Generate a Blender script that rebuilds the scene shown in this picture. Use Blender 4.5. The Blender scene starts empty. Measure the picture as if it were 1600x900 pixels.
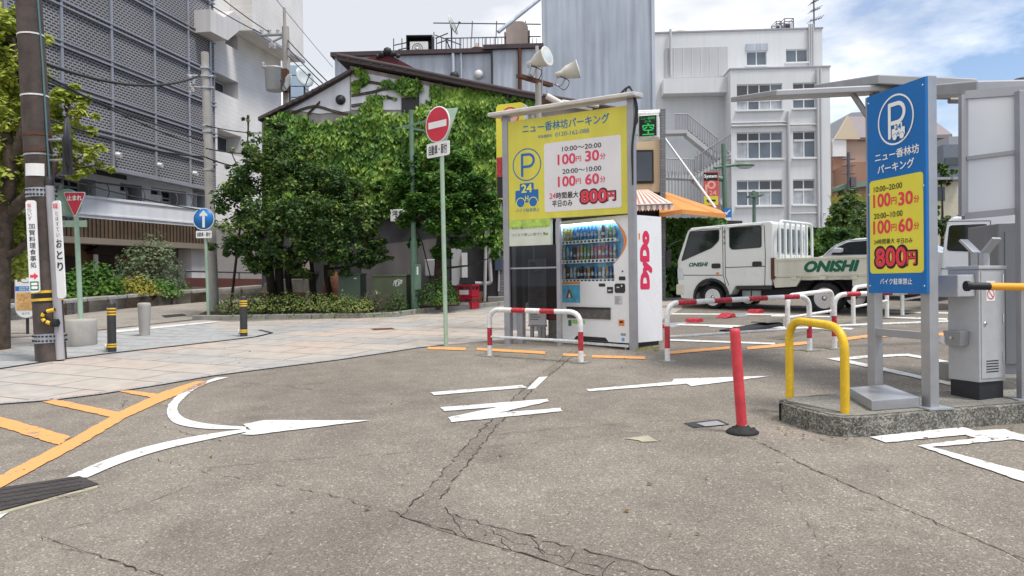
import bpy, bmesh, math, random
from mathutils import Vector, Matrix
random.seed(11)
SC = bpy.context.scene
C = SC.collection
PI = math.pi
R = math.radians
U = random.uniform

# ------------------------------------------------------------------ camera
F = 1180.0                                    # focal length in photo pixels (1600 wide)
PITCH, ROLL = math.atan(7 / 1180), 0.012
GA, GB = 0.0483, 0.013                        # slope of the street: rises away and to the right
CAM = Vector((0, 0, 1.5))
_f = Vector((0, math.cos(PITCH), -math.sin(PITCH)))
_r0 = Vector((1, 0, 0)); _u0 = Vector((0, math.sin(PITCH), math.cos(PITCH)))
_R = math.cos(ROLL) * _r0 - math.sin(ROLL) * _u0
_U = math.sin(ROLL) * _r0 + math.cos(ROLL) * _u0
cam = bpy.data.objects.new("camera", bpy.data.cameras.new("camera")); C.objects.link(cam)
cam.data.sensor_width = 36; cam.data.lens = 36 * F / 1600
cam.data.clip_start = 0.05; cam.data.clip_end = 5000
mw = Matrix((( _R.x, _U.x, -_f.x, CAM.x), (_R.y, _U.y, -_f.y, CAM.y), (_R.z, _U.z, -_f.z, CAM.z), (0, 0, 0, 1)))
cam.matrix_world = mw
SC.camera = cam

# ------------------------------------------------------------------ light
SUN_EL, SUN_AZ = R(66), R(125)                # azimuth from +Y towards +X
sun = bpy.data.objects.new("sun", bpy.data.lights.new("sun", "SUN")); C.objects.link(sun)
sun.data.energy = 2.9; sun.data.angle = R(13); sun.data.color = (1, .955, .89)
_sd = Vector((math.sin(SUN_AZ) * math.cos(SUN_EL), math.cos(SUN_AZ) * math.cos(SUN_EL), math.sin(SUN_EL)))
sun.rotation_euler = _sd.to_track_quat('Z', 'Y').to_euler()
wd = bpy.data.worlds.new("World"); SC.world = wd; wd.use_nodes = True
wn, wl = wd.node_tree.nodes, wd.node_tree.links
wn.clear()
def _n(t, **k):
    n = wn.new(t)
    for a, v in k.items(): setattr(n, a, v)
    return n
def _wm(op, a, b=None, c=None):
    n = _n('ShaderNodeMath', operation=op)
    for i, v in enumerate((a, b, c)):
        if v is None: continue
        if isinstance(v, (int, float)): n.inputs[i].default_value = v
        else: wl.new(v, n.inputs[i])
    return n.outputs[0]
sky = _n('ShaderNodeTexSky', sky_type='NISHITA', sun_disc=False, sun_elevation=SUN_EL, sun_rotation=SUN_AZ)
tc = _n('ShaderNodeTexCoord'); sep = _n('ShaderNodeSeparateXYZ'); wl.new(tc.outputs['Generated'], sep.inputs[0])
mp = _n('ShaderNodeMapping'); mp.inputs['Scale'].default_value = (1.0, 1.0, 2.6); mp.inputs['Location'].default_value = (.31, .12, .05)
wl.new(tc.outputs['Generated'], mp.inputs[0])
nz = _n('ShaderNodeTexNoise'); nz.inputs['Scale'].default_value = 3.3; nz.inputs['Detail'].default_value = 9; nz.inputs['Roughness'].default_value = .58
wl.new(mp.outputs[0], nz.inputs['Vector'])
nz2 = _n('ShaderNodeTexNoise'); nz2.inputs['Scale'].default_value = 2.7; nz2.inputs['Detail'].default_value = 7
wl.new(mp.outputs[0], nz2.inputs['Vector'])
# cloud cover opens towards the right of the street and overhead there
open_r = _wm('MULTIPLY', _wm('SUBTRACT', sep.outputs['X'], .36), _wm('ADD', sep.outputs['Z'], .35))
bias = _wm('MULTIPLY', open_r, 1.45)
cov = _wm('SUBTRACT', _wm('ADD', nz.outputs[0], .10), bias)
ramp = _n('ShaderNodeMapRange'); ramp.inputs['From Min'].default_value = .385; ramp.inputs['From Max'].default_value = .60
wl.new(cov, ramp.inputs['Value'])
ccol = _n('ShaderNodeMixRGB'); ccol.inputs[1].default_value = (6.9, 7.2, 7.8, 1); ccol.inputs[2].default_value = (12.6, 12.7, 12.8, 1)
r2 = _n('ShaderNodeMapRange'); r2.inputs['From Min'].default_value = .40; r2.inputs['From Max'].default_value = .57
wl.new(nz2.outputs[0], r2.inputs['Value']); wl.new(r2.outputs[0], ccol.inputs[0])
skb = _n('ShaderNodeMixRGB', blend_type='MULTIPLY'); skb.inputs[0].default_value = 1; skb.inputs[2].default_value = (1.5, 1.5, 1.55, 1)
wl.new(sky.outputs[0], skb.inputs[1])
mx = _n('ShaderNodeMixRGB'); wl.new(ramp.outputs[0], mx.inputs[0]); wl.new(skb.outputs[0], mx.inputs[1]); wl.new(ccol.outputs[0], mx.inputs[2])
bg = _n('ShaderNodeBackground'); bg.inputs['Strength'].default_value = .085
wl.new(mx.outputs[0], bg.inputs['Color'])
wo = _n('ShaderNodeOutputWorld'); wl.new(bg.outputs[0], wo.inputs[0])
SC.view_settings.view_transform = 'Standard'; SC.view_settings.look = 'None'
SC.view_settings.exposure = 0.42; SC.view_settings.gamma = 1; SC.view_settings.use_curve_mapping = False

# ------------------------------------------------------------------ where things stand
def ray(px, py): return _f + _R * ((px - 800) / F) + _U * ((450 - py) / F)
def gz(x, y):
    x = min(max(x, -60), 60); y = min(max(y, -20), 70)
    return GA * y + GB * x
def G(px, py, h=0):                            # point of the (sloping) street, h metres above it
    d = ray(px, py); t = (CAM.z - h) / (GA * d.y + GB * d.x - d.z)
    return CAM + d * t
def D(px, py, Y):
    d = ray(px, py); return CAM + d * (Y / d.y)
class Plane:                                   # an upright plane: local x along it, -y is its front
    def __init__(s, x, y, ang, zb=0):
        s.x, s.y, s.a, s.zb = x, y, ang, zb
        s.ex = Vector((math.cos(ang), math.sin(ang), 0)); s.n = Vector((math.sin(ang), -math.cos(ang), 0))
    def uv(s, px, py, off=0):
        d = ray(px, py); o = Vector((s.x, s.y, 0)) + s.n * off
        t = (o - CAM).dot(s.n) / d.dot(s.n); p = CAM + d * t
        return (p - o).dot(s.ex), p.z - s.zb
    def px(s, px, py, off=0): return s.uv(px, py, off)
    def depth(s, px, py):
        d = ray(px, py); t = (Vector((s.x, s.y, 0)) - CAM).dot(s.n) / d.dot(s.n); return t * d.y
    def loc(s): return (s.x, s.y, s.zb)

# ------------------------------------------------------------------ materials
def lin(c): return c / 12.92 if c <= .04045 else ((c + .055) / 1.055) ** 2.4
def hx(s): return tuple(lin(int(s[i:i + 2], 16) / 255) for i in (0, 2, 4))
MATS = {}
def mat(name, col, rough=.6, metal=0, var=.10, vs=3.0, streak=0, bump=0, bs=60, spec=.4, emit=0, coat=0, spots=0):
    if name in MATS: return MATS[name]
    if isinstance(col, str): col = hx(col)
    m = bpy.data.materials.new(name); m.use_nodes = True; MATS[name] = m
    nt = m.node_tree; n, l = nt.nodes, nt.links; b = n['Principled BSDF']
    b.inputs['Roughness'].default_value = rough; b.inputs['Metallic'].default_value = metal
    b.inputs['Specular IOR Level'].default_value = spec; b.inputs['Coat Weight'].default_value = coat
    t = n.new('ShaderNodeTexCoord'); out = None
    rgb = n.new('ShaderNodeRGB'); rgb.outputs[0].default_value = (*col, 1); out = rgb.outputs[0]
    def mul(o, scale, mapping, amt, det=6, lo=.3, hi=.7):
        mp = n.new('ShaderNodeMapping'); mp.inputs['Scale'].default_value = mapping; l.new(t.outputs['Object'], mp.inputs[0])
        nz = n.new('ShaderNodeTexNoise'); nz.inputs['Scale'].default_value = scale; nz.inputs['Detail'].default_value = det; l.new(mp.outputs[0], nz.inputs['Vector'])
        mr = n.new('ShaderNodeMapRange'); mr.inputs['From Min'].default_value = lo; mr.inputs['From Max'].default_value = hi
        mr.inputs['To Min'].default_value = 1 - amt; mr.inputs['To Max'].default_value = 1 + amt * .6; l.new(nz.outputs[0], mr.inputs['Value'])
        x = n.new('ShaderNodeMixRGB'); x.blend_type = 'MULTIPLY'; x.inputs[0].default_value = 1
        l.new(o, x.inputs[1]); l.new(mr.outputs[0], x.inputs[2]); return x.outputs[0], nz
    nz = None
    if var: out, nz = mul(out, vs, (1, 1, 1), var)
    if streak: out, _ = mul(out, 2.2, (1.6, 1.6, .12), streak)
    if spots: out, _ = mul(out, 30, (1, 1, 1), spots, 3, .52, .62)
    l.new(out, b.inputs['Base Color'])
    if nz and rough > .15:
        mr = n.new('ShaderNodeMapRange'); mr.inputs['To Min'].default_value = rough - .12; mr.inputs['To Max'].default_value = min(1, rough + .12)
        l.new(nz.outputs[0], mr.inputs['Value']); l.new(mr.outputs[0], b.inputs['Roughness'])
    if bump:
        nb = n.new('ShaderNodeTexNoise'); nb.inputs['Scale'].default_value = bs; nb.inputs['Detail'].default_value = 4; l.new(t.outputs['Object'], nb.inputs['Vector'])
        bm_ = n.new('ShaderNodeBump'); bm_.inputs['Strength'].default_value = bump; bm_.inputs['Distance'].default_value = .02
        l.new(nb.outputs[0], bm_.inputs['Height']); l.new(bm_.outputs[0], b.inputs['Normal'])
    if emit:
        b.inputs['Emission Color'].default_value = (*col, 1); b.inputs['Emission Strength'].default_value = emit
    return m
def leafmat(name, c1, c2, c3, pos=(0, .6, 1)):
    m = bpy.data.materials.new(name); m.use_nodes = True; MATS[name] = m
    n, l = m.node_tree.nodes, m.node_tree.links; b = n['Principled BSDF']
    g = n.new('ShaderNodeNewGeometry'); t = n.new('ShaderNodeTexCoord')
    nz = n.new('ShaderNodeTexNoise'); nz.inputs['Scale'].default_value = 1.6; nz.inputs['Detail'].default_value = 3; l.new(t.outputs['Object'], nz.inputs['Vector'])
    a = n.new('ShaderNodeMath'); a.operation = 'MULTIPLY_ADD'; l.new(g.outputs['Random Per Island'], a.inputs[0]); a.inputs[1].default_value = .55
    a2 = n.new('ShaderNodeMath'); a2.operation = 'MULTIPLY_ADD'; l.new(nz.outputs[0], a2.inputs[0]); a2.inputs[1].default_value = 1.5; a2.inputs[2].default_value = -.52
    l.new(a2.outputs[0], a.inputs[2])
    r = n.new('ShaderNodeValToRGB'); l.new(a.outputs[0], r.inputs[0])
    e = r.color_ramp.elements; e[0].position = pos[0]; e[0].color = (*hx(c1), 1); e[1].position = pos[2]; e[1].color = (*hx(c3), 1)
    k = e.new(pos[1]); k.color = (*hx(c2), 1)
    l.new(r.outputs[0], b.inputs['Base Color']); b.inputs['Roughness'].default_value = .5; b.inputs['Specular IOR Level'].default_value = .3
    tr = n.new('ShaderNodeBsdfTranslucent'); l.new(r.outputs[0], tr.inputs['Color'])
    ms = n.new('ShaderNodeMixShader'); ms.inputs[0].default_value = .3
    l.new(b.outputs[0], ms.inputs[1]); l.new(tr.outputs[0], ms.inputs[2]); l.new(ms.outputs[0], n['Material Output'].inputs[0])
    return m
def glass(name, tint=(.8, .85, .88), rough=.03, a=.25):            # see-through pane: part clear, part reflecting
    m = bpy.data.materials.new(name); m.use_nodes = True; MATS[name] = m
    n, l = m.node_tree.nodes, m.node_tree.links; n.remove(n['Principled BSDF'])
    tr = n.new('ShaderNodeBsdfTransparent'); tr.inputs[0].default_value = (*tint, 1)
    gl = n.new('ShaderNodeBsdfGlossy'); gl.inputs['Roughness'].default_value = rough; gl.inputs['Color'].default_value = (.9, .92, .95, 1)
    fr = n.new('ShaderNodeLayerWeight'); fr.inputs[0].default_value = .5; pw = n.new('ShaderNodeMath'); pw.operation = 'POWER'; pw.inputs[1].default_value = 5; l.new(fr.outputs['Facing'], pw.inputs[0])
    ad = n.new('ShaderNodeMath'); ad.operation = 'MULTIPLY_ADD'; ad.inputs[1].default_value = .4; ad.inputs[2].default_value = a; l.new(pw.outputs[0], ad.inputs[0])
    ms = n.new('ShaderNodeMixShader'); l.new(ad.outputs[0], ms.inputs[0]); l.new(tr.outputs[0], ms.inputs[1]); l.new(gl.outputs[0], ms.inputs[2])
    l.new(ms.outputs[0], n['Material Output'].inputs[0]); return m

# ------------------------------------------------------------------ mesh builder
class MB:
    def __init__(s): s.v, s.f, s.m, s.sm = [], [], [], []
    def add(s, vs, fs, m=0, M=None, smooth=False):
        k = len(s.v)
        for p in vs:
            p = Vector(p)
            s.v.append(M @ p if M is not None else p)
        for i, f in enumerate(fs):
            s.f.append([k + q for q in f]); s.m.append(m[i] if isinstance(m, list) else m); s.sm.append(smooth)
        return s
    def box(s, x0, x1, y0, y1, z0, z1, m=0, M=None):
        vs = [(x, y, z) for z in (z0, z1) for y in (y0, y1) for x in (x0, x1)]
        return s.add(vs, [(0, 2, 3, 1), (4, 5, 7, 6), (0, 1, 5, 4), (1, 3, 7, 5), (3, 2, 6, 7), (2, 0, 4, 6)], m, M)
    def hexa(s, b, t, m=0):                     # four bottom and four top corners
        return s.add(list(b) + list(t), [(3, 2, 1, 0), (4, 5, 6, 7), (0, 1, 5, 4), (1, 2, 6, 5), (2, 3, 7, 6), (3, 0, 4, 7)], m)
    def quad(s, a, b, c, d, m=0): return s.add([a, b, c, d], [(0, 1, 2, 3)], m)
    def tube(s, pts, r, n=8, m=0, mf=None, cap=True, smooth=True, M=None):
        pts = [Vector(p) for p in pts]; k = len(pts); vs = []; fs = []; ms = []
        if not isinstance(r, (list, tuple)): r = [r] * k
        up = None; L = [0]
        for i in range(1, k): L.append(L[-1] + (pts[i] - pts[i - 1]).length)
        for i in range(k):
            d = (pts[min(i + 1, k - 1)] - pts[max(i - 1, 0)]).normalized()
            if up is None: up = Vector((0, 0, 1)) if abs(d.z) < .9 else Vector((1, 0, 0))
            a = d.cross(up).normalized(); b = a.cross(d).normalized(); up = b
            for j in range(n):
                th = 2 * PI * j / n; vs.append(pts[i] + a * (r[i] * math.cos(th)) + b * (r[i] * math.sin(th)))
        for i in range(k - 1):
            mm = mf((L[i] + L[i + 1]) / 2, L[-1]) if mf else m
            for j in range(n):
                q = (j + 1) % n; fs.append((i * n + j, i * n + q, (i + 1) * n + q, (i + 1) * n + j)); ms.append(mm)
        s.add(vs, fs, ms, M, smooth)
        if cap:
            e0 = mf(0, L[-1]) if mf else m; e1 = mf(L[-1], L[-1]) if mf else m
            s.add(vs[:n], [tuple(range(n))], e0, M); s.add(vs[-n:], [tuple(range(n - 1, -1, -1))], e1, M)
        return s
    def lathe(s, prof, n=20, M=None, m=0, smooth=True):        # profile (r, z) round local z
        vs, fs = [], []
        for (r, z) in prof:
            for j in range(n):
                th = 2 * PI * j / n; vs.append((r * math.cos(th), r * math.sin(th), z))
        for i in range(len(prof) - 1):
            for j in range(n):
                q = (j + 1) % n; fs.append((i * n + j, i * n + q, (i + 1) * n + q, (i + 1) * n + j))
        s.add(vs, fs, m, M, smooth)
        if prof[0][0] > 1e-4: s.add(vs[:n], [tuple(range(n - 1, -1, -1))], m, M)
        if prof[-1][0] > 1e-4: s.add(vs[-n:], [tuple(range(n))], m, M)
        return s
    def prism(s, poly, y0, y1, m=0, M=None, side=None):        # polygon in x,z swept from y0 (front) to y1
        a = [(x, y0, z) for x, z in poly]; b = [(x, y1, z) for x, z in poly]; k = len(poly)
        fs = [tuple(range(k)), tuple(range(2 * k - 1, k - 1, -1))] + [(i, i + k, (i + 1) % k + k, (i + 1) % k) for i in range(k)]
        ms = [m, m] + [m if side is None else side] * k
        return s.add(a + b, fs, ms, M)
    def slab(s, poly, z0, z1, m=0):                            # polygon of (x, y) swept up; z0/z1 may be functions
        f0 = z0 if callable(z0) else (lambda x, y: z0); f1 = z1 if callable(z1) else (lambda x, y: z1); k = len(poly)
        a = [(x, y, f0(x, y)) for x, y in poly]; b = [(x, y, f1(x, y)) for x, y in poly]
        return s.add(a + b, [tuple(range(k - 1, -1, -1)), tuple(range(k, 2 * k))] + [(i, (i + 1) % k, (i + 1) % k + k, i + k) for i in range(k)], m)
    def build(s, name, mats, parent=None, bevel=0, world=False, seg=2):
        me = bpy.data.meshes.new(name); me.from_pydata([tuple(p) for p in s.v], [], s.f)
        if not isinstance(mats, (list, tuple)): mats = [mats]
        for mm in mats: me.materials.append(MATS[mm] if isinstance(mm, str) else mm)
        me.polygons.foreach_set('material_index', s.m); me.polygons.foreach_set('use_smooth', s.sm); me.update()
        if parent is not None or world or len(s.f) < 20000:
            b = bmesh.new(); b.from_mesh(me)
            if len(s.f) < 6000: bmesh.ops.recalc_face_normals(b, faces=b.faces)
            b.to_mesh(me); b.free()
        o = bpy.data.objects.new(name, me); C.objects.link(o)
        if parent is not None:
            o.parent = parent
            if world: o.matrix_parent_inverse = pmat(parent).inverted()
        if bevel:
            bv = o.modifiers.new('Bevel', 'BEVEL'); bv.width = bevel; bv.segments = seg; bv.limit_method = 'ANGLE'; bv.angle_limit = R(40)
        return o
def pmat(o):
    m = Matrix.Translation(o.location) @ o.rotation_euler.to_matrix().to_4x4()
    return pmat(o.parent) @ m if o.parent else m
def fillet(pts, r, n=5):
    pts = [Vector(p) for p in pts]; out = [pts[0]]
    for i in range(1, len(pts) - 1):
        a, b, c = pts[i - 1], pts[i], pts[i + 1]
        d1 = (a - b); d2 = (c - b); rr = min(r, d1.length * .49, d2.length * .49)
        p0 = b + d1.normalized() * rr; p1 = b + d2.normalized() * rr
        for k in range(n + 1):
            t = k / n; out.append(p0 * (1 - t) ** 2 + b * 2 * t * (1 - t) + p1 * t * t)
    out.append(pts[-1]); return out
def dense(pts, step):
    pts = [Vector(p) for p in pts]; out = [pts[0]]
    for a, b in zip(pts, pts[1:]):
        k = max(1, int((b - a).length / step))
        for i in range(1, k + 1): out.append(a.lerp(b, i / k))
    return out
def thing(name, label, cat, loc=(0, 0, 0), rotz=0, group=None):
    o = bpy.data.objects.new(name, None); C.objects.link(o); o.empty_display_size = .2
    o.location = loc; o.rotation_euler = (0, 0, rotz); return tag(o, label, cat, group)
def tag(o, label=None, cat=None, group=None, kind=None):
    if label: o['label'] = label
    if cat: o['category'] = cat
    if group: o['group'] = group
    if kind: o['kind'] = kind
    return o
def dup(root, loc, rotz, label=None):
    r = root.copy(); C.objects.link(r); r.location = loc; r.rotation_euler = (0, 0, rotz)
    if label: r['label'] = label
    for ch in list(root.children):
        c = ch.copy(); C.objects.link(c); c.parent = r
        for g in ch.children:
            d = g.copy(); C.objects.link(d); d.parent = c
    return r
# lettering: queued, then turned into meshes in one pass
TQ = []
def text(parent, s, x, z, w, h, m, y=-.004, name='lettering', rot=0, bold=0, extr=.001, M=None):
    TQ.append((parent, s, x, z, w, h, m, y, name, rot, bold, extr, M))
def ptext(pl, parent, s, a, b, hpx, m, off=.004, bold=0, name='lettering'):
    x0, z0 = pl.uv(*a); x1, z1 = pl.uv(*b); c = ((a[0] + b[0]) / 2, (a[1] + b[1]) / 2)
    xc, zc = pl.uv(*c)
    text(parent, s, xc, zc, x1 - x0, hpx * pl.depth(*c) / F, m, -off, name, 0, bold)
def flush_text():
    tmp = []
    for q in TQ:
        cu = bpy.data.curves.new('t', 'FONT'); cu.body = q[1]; cu.resolution_u = 3; cu.shear = .28 if q[1] == 'ONISHI' else 0
        cu.extrude = 0; o = bpy.data.objects.new('t', cu); C.objects.link(o); tmp.append(o)
    bpy.context.view_layer.update(); dg = bpy.context.evaluated_depsgraph_get()
    for q, o in zip(TQ, tmp):
        parent, s, x, z, w, h, m, y, name, rot, bold, extr, M = q
        me = bpy.data.meshes.new_from_object(o.evaluated_get(dg)); me.name = name
        xs = [v.co.x for v in me.vertices]; ys = [v.co.y for v in me.vertices]
        if not xs: continue
        x0, x1, y0, y1 = min(xs), max(xs), min(ys), max(ys)
        sy = h / (y1 - y0); sx = w / (x1 - x0) if w else sy
        T = (M if M is not None else Matrix.Translation((x, y, z)) @ Matrix.Rotation(PI / 2, 4, 'X')) @ Matrix.Rotation(rot, 4, 'Z') @ Matrix.Diagonal((sx, sy, 1, 1)) @ Matrix.Translation((-(x0 + x1) / 2, -(y0 + y1) / 2, 0))
        if bold:                                # heavier strokes: the same outlines repeated a hair apart
            b_ = bmesh.new(); b_.from_mesh(me); src = list(b_.verts) + list(b_.edges) + list(b_.faces)
            for k in range(8 if bold > .05 else 4):
                a_ = 2 * PI * (k + .5) / (8 if bold > .05 else 4); g_ = bmesh.ops.duplicate(b_, geom=src)['geom']
                bmesh.ops.translate(b_, verts=[v for v in g_ if isinstance(v, bmesh.types.BMVert)], vec=(math.cos(a_) * bold, math.sin(a_) * bold, .00004 * (k + 1)))
            b_.to_mesh(me); b_.free()
        me.transform(T); me.materials.clear(); me.materials.append(MATS[m])
        ob = bpy.data.objects.new(name, me); C.objects.link(ob); ob.parent = parent
    for o in tmp: bpy.data.objects.remove(o)
def circ(cx, cz, r, n=28, a0=0, a1=2 * PI): return [(cx + r * math.cos(a0 + (a1 - a0) * i / n), cz + r * math.sin(a0 + (a1 - a0) * i / n)) for i in range(n)]
def ring(mb, cx, cz, r0, r1, y, n=36, m=0):
    vs = []
    for i in range(n):
        a = 2 * PI * i / n; vs += [(cx + r0 * math.cos(a), y, cz + r0 * math.sin(a)), (cx + r1 * math.cos(a), y, cz + r1 * math.sin(a))]
    mb.add(vs, [(2 * i, 2 * i + 1, (2 * i + 3) % (2 * n), (2 * i + 2) % (2 * n)) for i in range(n)], m)
def stroke(mb, pts, w, y, m=0, rnd=True):      # flat pen stroke in the x,z plane
    for (a, b) in zip(pts, pts[1:]):
        d = Vector((b[0] - a[0], b[1] - a[1])).normalized(); nx, nz = -d.y * w / 2, d.x * w / 2
        mb.add([(a[0] + nx, y, a[1] + nz), (a[0] - nx, y, a[1] - nz), (b[0] - nx, y, b[1] - nz), (b[0] + nx, y, b[1] + nz)], [(0, 1, 2, 3)], m)
    if rnd:
        for i, p in enumerate(pts): mb.add([(q[0], y - .0004 - .00005 * i, q[1]) for q in circ(p[0], p[1], w / 2, 12)], [tuple(range(12))], m)
def rrect(x0, x1, z0, z1, r, n=4):
    out = []
    for cx, cz, a in ((x1 - r, z1 - r, 0), (x0 + r, z1 - r, PI / 2), (x0 + r, z0 + r, PI), (x1 - r, z0 + r, 1.5 * PI)):
        out += [(cx + r * math.cos(a + PI / 2 * i / n), cz + r * math.sin(a + PI / 2 * i / n)) for i in range(n + 1)]
    return out
def sheet(name, poly, h, m, label=None, kind='structure', sub=None):       # flat sheet lying h above the street
    mb = MB(); mb.add([(x, y, gz(x, y) + h) for x, y in poly], [tuple(range(len(poly)))])
    o = mb.build(name, m); tag(o, kind=kind); return o
def gpoly(pts, h=0):
    return [(G(a, b).x, G(a, b).y) for a, b in pts]
# leaves
def leaves(mb, c, r, n, size, flat=.75, up=.5, m=0, squash=.8, hollow=.45):
    for _ in range(n):
        while True:
            p = Vector((U(-1, 1), U(-1, 1), U(-1, 1)))
            if hollow < p.length < 1: break
        q = Vector((p.x * r, p.y * r, p.z * r * squash)) * U(.85, 1.12)
        nrm = (p.normalized() * flat + Vector((U(-.7, .7), U(-.7, .7), U(-.3, .7) + up))).normalized()
        leaf(mb, c + q, nrm, size * U(.65, 1.3), m)
def leaf(mb, p, nrm, s, m=0, droop=None):
    t = droop if droop is not None else Vector((U(-1, 1), U(-1, 1), U(-1, .4)))
    t = t - nrm * t.dot(nrm)
    if t.length < 1e-3: t = nrm.orthogonal()
    t.normalize(); b = nrm.cross(t); k = len(mb.v)
    mb.v += [p - t * s * .5, p + b * s * .33 + nrm * s * .06, p + t * s * .55 - nrm * s * .08, p - b * s * .33 + nrm * s * .06]
    mb.f.append([k, k + 1, k + 2, k + 3]); mb.m.append(m); mb.sm.append(False)
# ------------------------------------------------------------------ palette
mat('white_paint', (.75, .75, .74), .42, var=.08, vs=6, streak=.07, spots=.12)
mat('white_enamel', (.74, .75, .77), .28, var=.04, vs=2, coat=.2)
mat('steel_grey', '9a9aa0', .42, .35, var=.10, vs=6, streak=.08)
mat('alu', 'a6a7ab', .36, .55, var=.08, vs=8)
mat('machine_grey', 'b3b5b8', .42, .2, var=.06, vs=14, streak=.06)
mat('dark_grey', '2c2d31', .55, var=.2)
mat('black', (.012, .012, .014), .5, var=.3)
mat('rubber', (.018, .018, .02), .75, var=.35, vs=20)
mat('red_paint', (.54, .035, .055), .42, var=.2, vs=9, spots=.3)
mat('bollard_red', (.60, .05, .065), .5, var=.2, vs=6, streak=.16, spots=.07)
mat('yellow_paint', (.72, .46, .02), .38, var=.10, vs=5, streak=.12, spots=.06)
mat('tape_yellow', (.75, .47, .03), .5, var=.15, vs=20)
mat('bollard_black', (.035, .035, .038), .5, var=.25, vs=9, streak=.15)
mat('rust', '5b3a2c', .85, var=.35, vs=9, bump=.4)
mat('pole_brown', '524843', .8, var=.42, vs=5, streak=.35, bump=.3, bs=30)
mat('pole_concrete', 'a09c97', .85, var=.14, vs=5, streak=.14, bump=.2)
mat('galv', 'a7abb0', .45, .5, var=.15, vs=14, streak=.1)
mat('pale_green', '9db5a0', .5, var=.12, vs=8, streak=.14)
mat('lamp_green', '5f7a68', .5, var=.16, vs=7, streak=.14)
mat('cab_green', '5b6f60', .5, var=.12, vs=3, streak=.12)
mat('cab_olive', '525b44', .55, var=.18, vs=3, streak=.16)
mat('sign_red', (.55, .015, .045), .38, var=.1, vs=5)
mat('sign_blue', (.012, .16, .47), .38, var=.08, vs=5)
mat('sign_white', (.76, .76, .76), .4, var=.06)
mat('p_blue', (.006, .135, .42), .42, var=.07, vs=2, streak=.05)
mat('p_yellow', (.70, .625, .06), .45, var=.06, vs=2, streak=.05)
mat('board_yellow', (.68, .615, .08), .5, var=.10, vs=2, streak=.12)
mat('board_white', (.74, .71, .72), .5, var=.05, vs=2)
mat('ink_black', (.015, .015, .018), .5, var=0)
mat('ink_red', (.72, .04, .075), .45, var=0)
mat('ink_red2', (.68, .05, .12), .45, var=0)
mat('ink_blue', (.008, .17, .36), .45, var=0)
mat('ink_grey', (.11, .12, .13), .5, var=0)
mat('ink_green', (.0, .10, .055), .5, var=0)
mat('ink_white', (.8, .8, .8), .5, var=0)
mat('ink_yellow', (.78, .72, .10), .5, var=0)
mat('ink_pink', (.62, .02, .085), .45, var=0)
mat('concrete', '8c8a84', .9, var=.2, vs=3, bump=.35, bs=45, streak=.12)
mat('concrete_dark', '6d6a63', .92, var=.28, vs=4, bump=.35, bs=45)
mat('soil', (.06, .045, .03), .95, var=.4, vs=14, bump=.6)
mat('bark', (.075, .055, .04), .95, var=.5, vs=9, bump=.8, bs=26)
mat('bark_dark', (.035, .028, .022), .95, var=.4, vs=9, bump=.8, bs=26)
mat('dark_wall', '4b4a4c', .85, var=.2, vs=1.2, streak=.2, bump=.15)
mat('house_wall', '9a9493', .9, var=.22, vs=1.1, streak=.30, bump=.15)
mat('stain_wall', 'd0d1d8', .85, var=.12, vs=1.6, streak=.18)
mat('roof_dark', '4b4143', .8, var=.2, vs=7)
mat('roof_red', '58242c', .75, var=.2, vs=5)
mat('tile_dark', (.03, .03, .034), .6, var=.2)
mat('plaster', (.60, .585, .575), .8, var=.05, vs=.7, streak=.10)
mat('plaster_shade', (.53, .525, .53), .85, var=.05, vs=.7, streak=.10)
mat('school', (.63, .65, .67), .75, var=.04, vs=.5, streak=.05)
mat('school_panel', (.47, .48, .50), .7, var=.06, vs=.5, streak=.06)
mat('parapet_white', (.66, .68, .71), .7, var=.05, vs=.6, streak=.07)
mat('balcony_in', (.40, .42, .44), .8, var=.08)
mat('wood_slat', '574839', .75, var=.3, vs=2.2)
mat('fascia', '7e756a', .8, var=.1, vs=1.2)
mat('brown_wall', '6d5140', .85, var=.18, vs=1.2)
mat('grey_door', '8a8783', .8, var=.1)
mat('dark_brown', (.03, .02, .016), .8, var=.3)
mat('beige', 'c3ac8d', .8, var=.08, vs=1.5, streak=.08)
mat('tan_wall', 'ac968a', .9, var=.08, vs=.2)
mat('tan_light', 'c6b9a4', .9, var=.06, vs=.2)
mat('tan_roof', '837a7c', .85, var=.06, vs=.3)
mat('brick_brown', '967564', .9, var=.12, vs=.4)
mat('far_grey', '93989f', .8, var=.08, vs=.3)
mat('win_dark', (.035, .045, .06), .08, var=.3, vs=.8, spec=.6)
mat('win_mid', (.10, .13, .17), .08, var=.3, vs=.9, spec=.6)
mat('curtain', (.40, .43, .46), .8, var=.25, vs=3, streak=.25)
mat('frame_white', (.66, .68, .70), .5, var=.05)
mat('orange_cloth', (.62, .26, .07), .75, var=.08, vs=2, streak=.06)
mat('stripe_red', (.42, .20, .16), .75, var=.08)
mat('stripe_cream', (.68, .60, .52), .75, var=.08)
mat('truck_white', (.66, .675, .67), .3, var=.05, vs=2, coat=.3)
mat('bed_cream', (.58, .57, .49), .5, var=.1, vs=3, streak=.14)
mat('silver', (.60, .62, .65), .25, .25, var=.04, coat=.5)
mat('van_white', (.62, .65, .71), .25, var=.04, coat=.4)
mat('car_glass', (.012, .018, .018), .06, var=.5, vs=3, spec=.42, bump=.06, bs=3)
mat('tyre', (.02, .02, .021), .85, var=.3, vs=12)
mat('chrome', (.62, .63, .65), .2, .9, var=.08)
mat('crate_red', (.55, .02, .045), .4, var=.1, vs=6)
mat('tank_beige', 'b3a49d', .7, var=.08, streak=.1)
mat('tank_blue', 'a3b8cc', .6, var=.1)
mat('rail_metal', '5d5a60', .6, .3, var=.2)
mat('frosted', (.78, .80, .82), .55, var=.10, vs=1.1, spec=.3)
mat('shelter', 'a2a3a7', .45, .4, var=.08, vs=3, streak=.06)
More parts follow.
